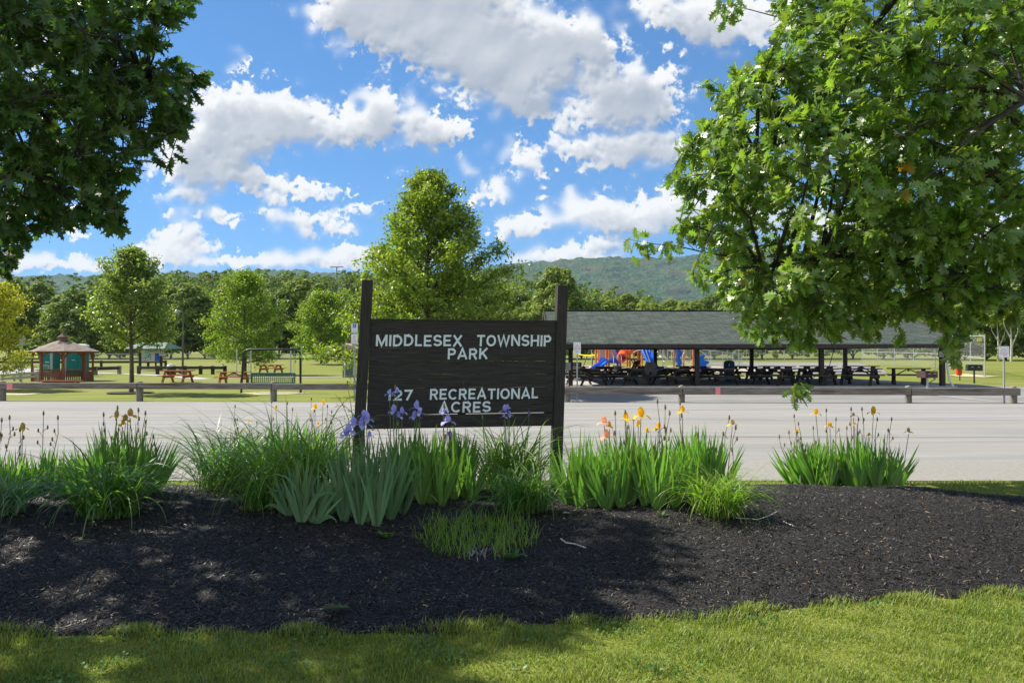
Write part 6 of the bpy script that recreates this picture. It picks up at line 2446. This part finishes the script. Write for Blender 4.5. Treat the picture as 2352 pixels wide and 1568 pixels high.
LEFT = [(440, -20), (446, 20), (425, 45), (380, 68), (372, 95), (330, 130), (392, 118), (432, 130), (452, 165), (476, 198), (450, 215), (452, 262), (424, 285), (420, 360), (392, 378), (362, 372), (340, 395), (308, 392), (286, 430), (280, 470), (286, 515), (262, 545), (236, 520), (190, 522),
        (150, 530), (105, 520), (70, 552), (48, 578), (40, 600), (16, 640), (-60, 640), (-300, 600), (-900, 520), (-1500, 380), (-1900, -200), (-1700, -800), (-900, -900), (-300, -560), (120, -300), (330, -150)]
TL = (-8.2, 8.4, 0)
limbs_l = [([(-8.2, 8.4, -.3), (-8.2, 8.4, 2.0), (-8.0, 8.3, 4.0), (-7.8, 8.2, 6.2), (-7.6, 8.1, 7.6)], .28, .08),
           ([(-8.1, 8.4, 2.8), (-6.9, 8.2, 3.6), (-5.8, 8.1, 4.15), (-4.8, 8.1, 4.5), (-4.0, 8.2, 4.6)], .09, .015),
           ([(-8.0, 8.3, 3.6), (-6.8, 8.4, 4.6), (-5.5, 8.4, 5.3), (-4.4, 8.3, 5.7)], .09, .015),
           ([(-8.1, 8.4, 2.5), (-6.9, 7.8, 3.1), (-5.8, 7.5, 3.3), (-4.9, 7.4, 3.4)], .08, .015),
           ([(-8.0, 8.3, 4.2), (-7.0, 7.2, 5.0), (-6.0, 6.5, 5.4), (-5.2, 6.2, 5.5)], .09, .02),
           ([(-7.9, 8.2, 5.5), (-6.6, 8.0, 6.4), (-5.6, 7.8, 6.9)], .08, .015), ([(-8.0, 8.4, 3.4), (-9.6, 8.2, 4.2), (-11, 8, 4.6)], .09, .02)]
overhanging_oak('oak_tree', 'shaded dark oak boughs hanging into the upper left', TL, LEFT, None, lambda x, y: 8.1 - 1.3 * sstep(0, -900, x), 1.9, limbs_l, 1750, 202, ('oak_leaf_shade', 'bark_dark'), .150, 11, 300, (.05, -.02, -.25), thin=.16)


def hanging_spray(name, label, pts, d, leaf, n, seed, spread, wood_r=.008, tail=.5, bare=()):
    """A single outreaching twig of the right-hand oak with its own tuft of leaves."""
    r = np.random.default_rng(seed)
    root = [o for o in bpy.data.objects if o.name == 'oak_tree'][0]
    B = np.array(root.location)
    W = [P(x, y, d) for x, y in pts]
    m = MB().tube([w - Vector(B) for w in W], [wood_r * (1 - .8 * i / (len(W) - 1)) for i in range(len(W))], 5, cap=False)
    for q in bare:
        m.tube([P(x, y, d) - Vector(B) for x, y in q], [.005, .003, .0015][:len(q)], 4, cap=False)
    m.build('twig', MATS['bark_dark'], root)
    arr = np.array([np.array(w) for w in W])
    t = 1 - tail * r.random(n)
    q = np.stack([np.interp(t, np.linspace(0, 1, len(W)), arr[:, k]) for k in range(3)], -1) + r.normal(0, spread, (n, 3))
    dd = r.normal(0, .5, (n, 3)) + np.array([.05, -.05, -.75])
    dd /= np.linalg.norm(dd, axis=1, keepdims=True)
    nr = r.normal(0, .6, (n, 3)) + np.array([-.3, -.5, .5])
    ay = np.cross(nr, dd)
    ay /= np.linalg.norm(ay, axis=1, keepdims=True)
    V, Fc = scatter(OAK_V, OAK_F, q - B, dd, ay, np.cross(dd, ay), leaf * r.uniform(.65, 1.15, n))
    np_obj('leaf_spray', V, Fc, MATS['oak_leaf'], root)


hanging_spray('', '', [(1680, 590), (1620, 580), (1560, 566), (1500, 560), (1445, 550)], 9.7, .15, 46, 301, .055, .012, .50, bare=[[(1600, 577), (1570, 552), (1548, 535)], [(1635, 582), (1610, 560), (1600, 535)]])
hanging_spray('', '', [(1850, 32), (1780, 38), (1720, 22), (1668, 10), (1655, 45)], 9.6, .15, 40, 302, .07, .010, .42, bare=[[(1800, 38), (1780, 55), (1765, 62)]])
hanging_spray('', '', [(1900, 770), (1916, 800), (1905, 840), (1862, 872), (1838, 890), (1834, 905)], 8.8, .13, 30, 303, .05, .007, .22)
hanging_spray('', '', [(1650, 440), (1610, 400), (1575, 360), (1552, 322)], 9.7, .10, 9, 304, .04, .007, .3)


# ------------------------------------------------------------------ plants in the bed
def petal_flower(r, c, s, mat_top, mat_fall, parent, tiltx=0.0):
    """A bearded iris bloom: three upright standards, three drooping falls."""
    a0 = r.uniform(0, 6.28)
    c = np.array(c)
    st = blades(np.repeat(c[None], 3, 0), a0 + np.array([0, 2.09, 4.19]) + r.normal(0, .15, 3), .62, -1.25, .075 * s * r.uniform(.9, 1.1, 3), .052 * s, n=5, prof='petal', bp=1.0)
    fl = blades(np.repeat(c[None], 3, 0), a0 + 1.05 + np.array([0, 2.09, 4.19]) + r.normal(0, .15, 3), 1.05, 1.75, .090 * s * r.uniform(.9, 1.1, 3), .050 * s, n=6, prof='petal', bp=1.2)
    V, Fc = join([st, fl])
    V = V + r.normal(0, .0012 * s, V.shape)
    mi = np.concatenate([np.zeros(len(st[1]), int), np.ones(len(fl[1]), int)])
    return np_obj('flower', V, Fc, [MATS[mat_top], MATS[mat_fall]], parent, smooth=True, mi=mi)


def bud(parent, p, mat, s=1.0, name='bud'):
    p = Vector(p)
    return MB().lathe([(.002, -.012 * s), (.008 * s, 0), (.010 * s, .015 * s), (.006 * s, .035 * s), (.001, .055 * s)], 7, p).build(name, MATS[mat], parent, smooth=True)


def stalk(root, base, top, mat='stem_green', rad=.0045, lean=.0):
    b, t = Vector(base), Vector(top)
    m = b.lerp(t, .55) + Vector((lean, 0, .02))
    return MB().tube([b, m, t], [rad * 1.2, rad, rad * .8], 6).build('flower_stalk', MATS[mat], root, smooth=True)


def dry_stalk(root, r, base, top, pods=3):
    b, t = Vector(base), Vector(top)
    L = (t - b).length
    m = MB()
    k = [b, b.lerp(t, .45) + Vector((r.normal(0, .012), r.normal(0, .012), 0)), b.lerp(t, .8) + Vector((r.normal(0, .014), r.normal(0, .014), 0)), t]
    m.tube(k, [.0055, .0045, .0038, .0028], 5)
    for i in range(pods - 1):
        s = .55 + .4 * (i + r.random()) / pods
        p = b.lerp(t, s)
        e = p + Vector((r.normal(0, .03), r.normal(0, .03), .045))
        m.tube([p, p.lerp(e, .6) + Vector((0, 0, .012)), e], [.003, .003, .002], 4)
        o = e
        m.lathe([(.001, -.012), (.008, -.004), (.011, .012), (.006, .026), (.009, .032), (.001, .036)], 6, (o.x, o.y, o.z))
    m.lathe([(.001, -.012), (.009, -.002), (.012, .014), (.006, .030), (.010, .036), (.001, .042)], 6, (t.x, t.y, t.z))
    m.build('dry_flower_stalk', MATS['stem_dry'], root, smooth=True)


def to_local(root, v):
    return Vector(v) - root.location


def iris_clump(label, bx, by, w_px, top_px, n_fans, mat, seed, depth=.35, group='bearded iris clumps in the mulch bed', spread=.30, lean_c=0.0, extra_h=1.14, width=.034, flop=0, bases=None):
    """Fans of sword leaves standing around the ground point seen at (bx, by); w_px wide, tips at row top_px."""
    r = np.random.default_rng(seed)
    g = hit(bx, by)
    root = empty('iris_clump', g, 0, label, 'iris', group)
    k = g.y / F
    h = (P(bx, top_px, g.y).z - g.z) * 1.0 * extra_h
    W = w_px * k / 2
    B, AZ, LN, BD, LL, WW = [], [], [], [], [], []
    n_fans = int(n_fans * 1.35)
    for i in range(n_fans):
        fx = r.uniform(-1, 1)
        x, y = g.x + fx * W * .72, g.y + r.uniform(-.55, 1) * depth
        z = float(G(x, y)) - .01
        fa = r.uniform(-.45, .45) + (math.pi if r.random() < .5 else 0)      # fan plane, mostly across the view
        m = r.integers(5, 9)
        hl = h * r.uniform(.74, 1.08) * (1 - .18 * fx * fx)
        for j in range(m):
            t = (j - (m - 1) / 2) / ((m - 1) / 2)
            B.append((x - g.x + .018 * t * math.cos(fa), y - g.y + .018 * t * math.sin(fa), z - g.z))
            AZ.append(fa if t >= 0 else fa + math.pi)
            LN.append(abs(t) * spread * r.uniform(.7, 1.2) + .03 + max(0, fx * (1 if math.cos(fa) * t > 0 else -1)) * spread * 1.1 * abs(fx))
            BD.append(r.normal(.02, .09) + .12 * abs(t) + (r.uniform(1.2, 2.3) if r.random() < flop else 0))
            LL.append(hl * (1.02 - .30 * abs(t) ** 1.5) * r.uniform(.88, 1.06))
            WW.append(width * r.uniform(.75, 1.2))
    V, Fc = blades(B, AZ, LN, BD, LL, WW, n=7, twist=r.normal(0, .35, len(B)), prof='sword', fan=True, bp=2.2)
    np_obj('foliage', V, Fc, MATS[mat], root, smooth=True)
    if n_fans > 8:
        q = r.integers(0, len(B), 10)
        V, Fc = blades(np.array(B)[q], r.uniform(0, 6.28, 10), r.uniform(.5, 1.0, 10), r.uniform(.5, 1.3, 10), h * r.uniform(.35, .6, 10), .016, n=5, prof='grass')
        np_obj('withered_leaves', V, Fc, MATS['straw'], root)
    return root, g, r


def daylily_clump(label, bx, by, w_px, top_px, n, mat, seed, group='daylily clumps in the mulch bed', bend=(1.7, 2.9), width=.016, flat=.75, base_r=.13, name='daylily_clump', cat='daylily', hscale=1.34):
    r = np.random.default_rng(seed)
    g = hit(bx, by)
    root = empty(name, g, 0, label, cat, group)
    k = g.y / F
    W = w_px * k / 2
    h = P(bx, top_px, g.y).z - g.z
    az = r.uniform(0, 6.283, n)
    q = np.sqrt(r.random(n)) * base_r
    a2 = r.uniform(0, 6.283, n)
    x, y = q * np.cos(a2) * 1.5, q * np.sin(a2) + base_r * .6
    z = G(x + g.x, y + g.y) - g.z - .01
    ln = r.uniform(.05, .62, n)
    bd = r.uniform(bend[0], bend[1], n) * np.where(r.random(n) < .08, r.uniform(.1, .5, n), r.uniform(.65, 1.1, n))
    L = np.maximum(1.38 * h, 1.15 * W) * r.uniform(.72, 1.12, n) * hscale
    L = np.where(bd < .9, L * .68, L)
    V, Fc = blades(np.stack([x, y, z], -1), az, ln, bd, L, width * r.uniform(.7, 1.25, n), n=10, twist=r.normal(0, .25, n), prof='sword', bp=1.35)
    g2 = G(V[:, 0] + g.x, V[:, 1] + g.y) - g.z
    V[:, 2] = np.maximum(V[:, 2], g2 + .006)
    np_obj('foliage', V, Fc, MATS[mat], root, smooth=True)
    m = max(6, n // 14)
    V, Fc = blades(np.stack([x, y, z], -1)[:m], r.uniform(0, 6.283, m), r.uniform(.5, .9, m), r.uniform(.9, 1.6, m), L[:m] * .75, width * .6, n=6, prof='grass')
    g2 = G(V[:, 0] + g.x, V[:, 1] + g.y) - g.z
    V[:, 2] = np.maximum(V[:, 2], g2 + .008)
    np_obj('withered_leaves', V, Fc, MATS['straw'], root)
    return root, g, r


def bloom(root, g, r, px, py, base_px, mats, s=1.0, d=None, green='stem_green', ly=.15):
    """One stalk of `root` that carries a bloom where the photograph shows it."""
    d = d or g.y + ly
    top = to_local(root, P(px, py, d))
    bx = (base_px - CX) / F * d
    base = Vector((bx, d + .02, float(G(bx, d + .02)))) - root.location
    st = stalk(root, base, top - Vector((0, 0, .02)), green)
    f = petal_flower(r, top, s, mats[0], mats[1], st)
    return st


def dry(root, g, r, px, py, base_px, d=None, pods=3, ly=.15):
    d = d or g.y + ly
    top = to_local(root, P(px, py, d))
    bx = (base_px - CX) / F * d
    dry_stalk(root, r, Vector((bx, d + .02, float(G(bx, d + .02)))) - root.location, top, pods)


YEL, OCH, VIO, PEA, IND = ('petal_yellow', 'petal_yellow'), ('petal_ochre', 'petal_yellow'), ('petal_violet', 'petal_violet'), ('petal_peach', 'petal_peach'), ('petal_indigo', 'petal_indigo')

# --- left group
c, g, r = iris_clump('iris clump with dry brown seed stalks at the far left edge of the bed', -5, 1150, 150, 1045, 16, 'iris_leaf', 401)
for px, py, b in ((4, 968, 0), (22, 962, 10), (46, 990, 30)):
    dry(c, g, r, px, py, b, pods=4)
bloom(c, g, r, 52, 985, 48, ('petal_ochre', 'petal_yellow'), .95)
c, g, r = iris_clump('iris clump of stiff dark leaves behind the far left daylily, with two dry stalks', 118, 1135, 190, 1035, 20, 'iris_leaf', 402)
for px, py, b in ((100, 952, 88), (133, 962, 118)):
    dry(c, g, r, px, py, b, pods=4)
c, g, r = iris_clump('tall iris clump with ochre yellow blooms at the left of the bed', 268, 1135, 210, 985, 34, 'iris_leaf', 403)
for px, py, b, s, m in ((268, 956, 262, .95, OCH), (288, 966, 280, 1.0, OCH), (300, 955, 292, 1.1, OCH), (282, 975, 276, .8, YEL)):
    bloom(c, g, r, px, py, b, m, s)
for px, py, b in ((238, 955, 250), (270, 940, 266), (318, 945, 300), (334, 952, 318), (352, 1005, 330)):
    dry(c, g, r, px, py, b, pods=4)
daylily_clump('sprawling daylily clump with arching leaves in front of the left irises', 232, 1192, 300, 1070, 230, 'daylily_leaf', 404, base_r=.17, width=.019)
daylily_clump('small arching daylily clump cut off by the left edge', 0, 1185, 170, 1085, 110, 'iris_leaf_grey', 405, base_r=.12, width=.019)
# --- between the left gap and the sign
daylily_clump('dark arching daylily clump at the right of the gap in the bed', 505, 1128, 245, 985, 330, 'daylily_leaf', 406, base_r=.20, width=.013)
c, g, r = daylily_clump('bright full daylily clump left of the sign post', 655, 1160, 260, 978, 420, 'daylily_lime', 407, base_r=.24, width=.014)
daylily_clump('low daylily clump sprawling in front of the bright full one', 590, 1175, 130, 1085, 120, 'daylily_leaf', 408, base_r=.10, width=.012)
c, g, r = iris_clump('iris clump with yellow blooms behind the bright daylily left of the sign', 680, 1090, 320, 975, 34, 'iris_leaf', 409, depth=.3)
for px, py, b, s, m in ((634, 938, 640, .85, YEL), (724, 938, 722, 1.15, YEL), (742, 926, 736, .8, YEL), (731, 975, 730, .7, YEL), (572, 968, 578, .6, YEL), (560, 990, 566, .5, YEL)):
    bloom(c, g, r, px, py, b, m, s)
for px, py, b in ((540, 935, 548), (624, 925, 630), (660, 928, 664), (715, 918, 718), (752, 935, 748), (762, 948, 756), (545, 965, 552), (672, 942, 668), (590, 972, 596)):
    dry(c, g, r, px, py, b, pods=3)
c, g, r = iris_clump('grey green iris fan with leaves bent over to the left', 690, 1195, 120, 1060, 9, 'iris_leaf_grey', 410, depth=.12, spread=.42, flop=.22, width=.040)
c, g, r = iris_clump('tall grey green iris clump in front of the left sign post', 845, 1192, 215, 1015, 16, 'iris_leaf_grey', 411, depth=.40, width=.042, spread=.24)
for px, py, b, s in ((832, 978, 838, 1.25), (802, 992, 812, 1.15), (842, 965, 846, 1.1), (795, 1000, 806, 1.0), (812, 975, 818, 1.0), (848, 1002, 850, .7), (836, 955, 842, .8)):
    bloom(c, g, r, px, py, b, VIO, s)
# --- behind and beside the sign
c, g, r = iris_clump('iris clump with violet blooms rising in front of the lettered board', 955, 1150, 190, 1000, 26, 'iris_leaf', 412, depth=.35, width=.036, spread=.22)
for px, py, b, s in ((904, 946, 908, 1.05), (924, 948, 916, .85), (916, 958, 914, .8), (958, 938, 950, 1.15), (952, 958, 948, 1.0), (964, 950, 955, .9), (895, 906, 900, .8), (912, 900, 908, .7)):
    bloom(c, g, r, px, py, b, VIO, s, ly=.0)
dry(c, g, r, 908, 892, 905, pods=3, ly=.0)
c, g, r = iris_clump('backlit green iris clump with one drooping violet bloom below the board', 1035, 1138, 150, 990, 22, 'iris_leaf', 413, depth=.30, width=.036, spread=.22)
for px, py, b, s in ((1028, 970, 1024, 1.25), (1018, 948, 1020, .75)):
    bloom(c, g, r, px, py, b, VIO, s, ly=.0)
bloom(c, g, r, 1034, 1002, 1036, IND, .85, ly=.0)
dry(c, g, r, 1020, 935, 1022, pods=2, ly=.0)
c, g, r = daylily_clump('bright lime daylily clump under the right half of the board', 1175, 1130, 250, 995, 360, 'daylily_lime', 414, base_r=.22, width=.014)
for px, py, b, s in ((1160, 944, 1168, .95), (1170, 954, 1172, .75), (1158, 958, 1166, .6), (1166, 936, 1170, .6)):
    bloom(c, g, r, px, py, b, VIO, s, ly=-.1)
bud(stalk(c, to_local(c, hit(1205, 1120)), to_local(c, P(1215, 955, g.y)), 'stem_green'), to_local(c, P(1215, 955, g.y)), 'petal_indigo', 1.4)
bud(stalk(c, to_local(c, hit(1120, 1120)), to_local(c, P(1108, 962, g.y)), 'stem_green'), to_local(c, P(1108, 962, g.y)), 'stem_green', 1.2)
daylily_clump('fine leaved daylily clump in front of the right sign post', 1200, 1180, 225, 1078, 300, 'daylily_leaf', 415, base_r=.15, width=.011)
iris_clump('slim iris clump just right of the right sign post', 1335, 1160, 90, 1005, 10, 'iris_leaf', 416, depth=.25, width=.036, spread=.2)
c, g, r = iris_clump('iris clump with peach and yellow blooms right of the sign', 1465, 1158, 220, 1000, 30, 'iris_leaf', 417, depth=.40, width=.038, spread=.26)
for px, py, b, s, m in ((1388, 972, 1392, 1.05, PEA), (1392, 1005, 1394, 1.15, PEA), (1400, 980, 1398, .75, YEL), (1438, 962, 1440, 1.0, YEL), (1472, 956, 1468, 1.3, YEL), (1466, 975, 1464, .7, YEL), (1512, 984, 1506, .9, YEL), (1486, 990, 1484, .6, YEL)):
    bloom(c, g, r, px, py, b, m, s)
for px, py, b in ((1413, 952, 1420), (1436, 950, 1438), (1455, 965, 1456), (1510, 925, 1520), (1528, 938, 1530), (1538, 952, 1532), (1440, 1040, 1445), (1500, 1030, 1500), (1475, 1055, 1476)):
    dry(c, g, r, px, py, b, pods=3)
c, g, r = iris_clump('iris clump with a single yellow bloom beside the small lime daylily', 1620, 1135, 160, 995, 24, 'iris_leaf', 418, depth=.35, width=.036, spread=.26)
for px, py, b, s, m in ((1567, 946, 1572, .95, YEL), (1682, 975, 1668, .8, OCH)):
    bloom(c, g, r, px, py, b, m, s)
for px, py, b in ((1562, 928, 1568), (1675, 962, 1662), (1690, 985, 1672)):
    dry(c, g, r, px, py, b, pods=3)
daylily_clump('small lime daylily clump with straw tips at the right end of the row', 1655, 1190, 200, 1085, 260, 'daylily_lime', 419, base_r=.14, width=.012)
# --- the separate clump at right
c, g, r = iris_clump('separate round iris clump with yellow blooms on the open mulch at right', 1945, 1118, 300, 1003, 46, 'iris_leaf', 420, depth=.40, width=.040, spread=.34)
for px, py, b, s, m in ((1874, 950, 1888, 1.0, YEL), (2006, 948, 1998, 1.15, YEL), (1906, 978, 1912, .9, YEL), (1831, 990, 1850, .6, YEL), (1960, 955, 1962, .7, OCH), (2087, 992, 2070, .8, OCH), (1996, 1000, 1994, .6, OCH), (1963, 975, 1964, .5, YEL)):
    bloom(c, g, r, px, py, b, m, s)
for px, py, b in ((1824, 958, 1842), (1834, 975, 1850), (1898, 945, 1906), (1920, 965, 1922), (1945, 985, 1946), (1980, 942, 1984), (2015, 965, 2008), (2048, 965, 2036), (2040, 990, 2026), (1790, 1005, 1830), (1812, 995, 1836), (1972, 965, 1974), (1955, 942, 1958), (1868, 985, 1880)):
    dry(c, g, r, px, py, b, pods=3)


def grass_patch():
    g = hit(1095, 1240)
    root = empty('grass_tuft', g, 0, 'low spreading patch of fine green grass at the front of the bed', 'grass')
    r = np.random.default_rng(430)
    n = 2600
    px, py = r.uniform(950, 1250, n), r.uniform(1188, 1300, n)
    k = ((px - 1098) / 150) ** 2 + ((py - 1232) / 62) ** 2 < 1 - .6 * r.random(n)
    k &= ~((np.abs(px - 1108) < 26) & (py > 1262))
    px, py = px[k], py[k]
    B = np.array([hit(a, b) for a, b in zip(px[:1500], py[:1500])]) - np.array(g)
    n = len(B)
    V, Fc = blades(B, r.uniform(0, 6.283, n), r.uniform(.05, .75, n), r.uniform(.1, 1.5, n), r.uniform(.07, .20, n) * (.75 + .45 * np.sin(B[:, 0] * 23) * np.sin(B[:, 1] * 31 + B[:, 0] * 9)), r.uniform(.004, .008, n), n=5, prof='grass')
    np_obj('foliage', V, Fc, MATS['daylily_lime'], root, smooth=True)
    m = 70
    b = np.array([hit(a, c) for a, c in zip(r.normal(1105, 16, m), r.normal(1272, 9, m))]) - np.array(g)
    V, Fc = blades(b, r.uniform(0, 6.283, m), r.uniform(.5, 1.1, m), r.uniform(.3, .9, m), r.uniform(.06, .12, m), .005, n=4, prof='grass')
    np_obj('dead_blades', V, Fc, MATS['grey_board'], root)


grass_patch()


def broad_weed(px, py, n, L, label, seed):
    g = hit(px, py)
    root = empty('weed', g, 0, label, 'weed')
    r = np.random.default_rng(seed)
    V, Fc = blades(np.zeros((n, 3)) + r.normal(0, .006, (n, 3)), np.arange(n) * 2.4, r.uniform(.5, 1.0, n), r.uniform(.4, 1.1, n), L * r.uniform(.7, 1.2, n), L * .34, n=6, prof='leaf')
    V[:, 2] = np.maximum(V[:, 2], G(V[:, 0] + g.x, V[:, 1] + g.y) - g.z + .008)
    np_obj('leaves', V, Fc, MATS['clover'], root, smooth=True)


broad_weed(1178, 1285, 11, .11, 'broad leaved green weed at the front of the grass patch', 431)
broad_weed(885, 1236, 7, .10, 'small green weed on the bare mulch left of the grass patch', 432)
broad_weed(2455 * 0 + 1520, 1185, 6, .07, 'tiny green weed at the foot of the peach iris clump', 433)


def rose_shrub():
    """The sparse twiggy shrub beside the left post."""
    g = hit(805, 1120)
    root = empty('twiggy_shrub', g, 0, 'sparse twiggy shrub with few small leaves beside the left sign post', 'shrub')
    r = np.random.default_rng(440)
    m = MB()
    Pts = []
    d = g.y
    for path in ([(815, 1120), (812, 1020), (800, 960), (785, 925), (770, 905)], [(818, 1120), (815, 1000), (806, 930), (800, 895), (806, 872)], [(820, 1110), (820, 1000), (812, 950), (790, 930), (768, 935)],
                 [(900, 1110), (898, 1030), (890, 985), (886, 965)], [(908, 1110), (908, 1020), (912, 985)], [(885, 1110), (880, 1030), (870, 990), (862, 975)], [(812, 1100), (800, 1010), (780, 965), (752, 950)], [(815, 960), (822, 920), (818, 880), (812, 862)]):
        W = [P(x, y, d + r.normal(0, .03)) - g for x, y in path]
        m.tube(W, [.008, .006, .0045, .003, .002][:len(W)], 5, cap=False)
        for _ in range(7):
            i = r.integers(1, len(W))
            p = W[i - 1].lerp(W[i], r.random())
            e = p + Vector((r.normal(0, .07), r.normal(0, .07), abs(r.normal(0, .05))))
            m.tube([p, e], [.0025, .0012], 4, cap=False)
            for __ in range(3):
                Pts.append(np.array(p.lerp(e, r.uniform(.4, 1))) + r.normal(0, .008, 3))
    m.build('stems', MATS['stem_dry'], root)
    Pts = np.array(Pts)
    low = np.stack([r.normal(.35, .16, 160), r.normal(.05, .1, 160), r.uniform(.15, .42, 160)], -1)
    Pts = np.concatenate([Pts, low])
    ax, ay, az = leaf_dirs(r, len(Pts), droop=.2)
    V, Fc = scatter(SPRAY_V, SPRAY_F, Pts, ax, ay, az, .032 * r.uniform(.6, 1.3, len(Pts)))
    np_obj('leaves', V, Fc, MATS['lime_leaf'], root)


rose_shrub()


def loose_oak_leaf(px, py, L, rz, mat, label, tilt=(.1, -.15)):
    g = hit(px, py)
    M = Matrix.Rotation(rz, 3, 'Z') @ Matrix.Rotation(tilt[0], 3, 'X') @ Matrix.Rotation(tilt[1], 3, 'Y')
    v = OAK_V.copy()
    v[:, 0] -= .5
    v[:, 1] *= 1.05
    V = (np.array(M) @ (v * L).T).T
    V[:, 2] -= V[:, 2].min() - .012
    o = np_obj('fallen_leaf', V, OAK_F, MATS[mat], smooth=False)
    o.location = g
    tag(o, label, 'leaf', 'fallen oak leaves on the mulch')


loose_oak_leaf(776, 1412, .185, R(212), 'fallen_leaf', 'pale green fallen oak leaf at the front edge of the mulch', (.55, -.25))
loose_oak_leaf(892, 1232, .12, R(160), 'oak_leaf', 'green fallen oak leaf on bare mulch left of the grass patch', (.1, -.05))
loose_oak_leaf(1300, 1182, .09, R(40), 'straw', 'small tan fallen leaf on the mulch right of the fine daylily', (.1, -.05))


def bits():
    for pts, r0, mat, label in (
        ([(1288, 1240), (1300, 1250), (1320, 1252), (1345, 1262)], .0055, 'bark_pale', 'curled pale strip of bark lying on the mulch'),
        ([(1690, 1192), (1740, 1196), (1765, 1188), (1790, 1176)], .0045, 'bark_pale', 'thin pale forked stick lying on the mulch below the right iris clump'),
        ([(1800, 1200), (1825, 1212)], .0045, 'bark_pale', 'short pale stick lying on the open mulch'),
        ([(2060, 1118), (2085, 1125), (2100, 1128)], .006, 'bark', 'brown stick lying at the edge of the grass right of the iris clump'),
    ):
        q = [hit(*p) + Vector((0, 0, .012)) for p in pts]
        o = MB().tube([p - q[0] for p in q], r0, 6).build('stick', MATS[mat], smooth=True)
        o.location = q[0]
        tag(o, label, 'stick')


bits()

# ------------------------------------------------------------------ air
hz = bpy.data.materials.new('haze_air')
hz.use_nodes = True
hz.node_tree.nodes.clear()
ho = hz.node_tree.nodes.new('ShaderNodeOutputMaterial')
pv = hz.node_tree.nodes.new('ShaderNodeVolumePrincipled')
pv.inputs['Color'].default_value = (0.55, 0.74, 1.0, 1)
pv.inputs['Density'].default_value = 0.00006
pv.inputs['Anisotropy'].default_value = 0.0
hz.node_tree.links.new(pv.outputs[0], ho.inputs['Volume'])
o = MB().box((0, 2950, 245), (13000, 6200, 510)).build('haze', hz)
tag(o, kind='stuff')
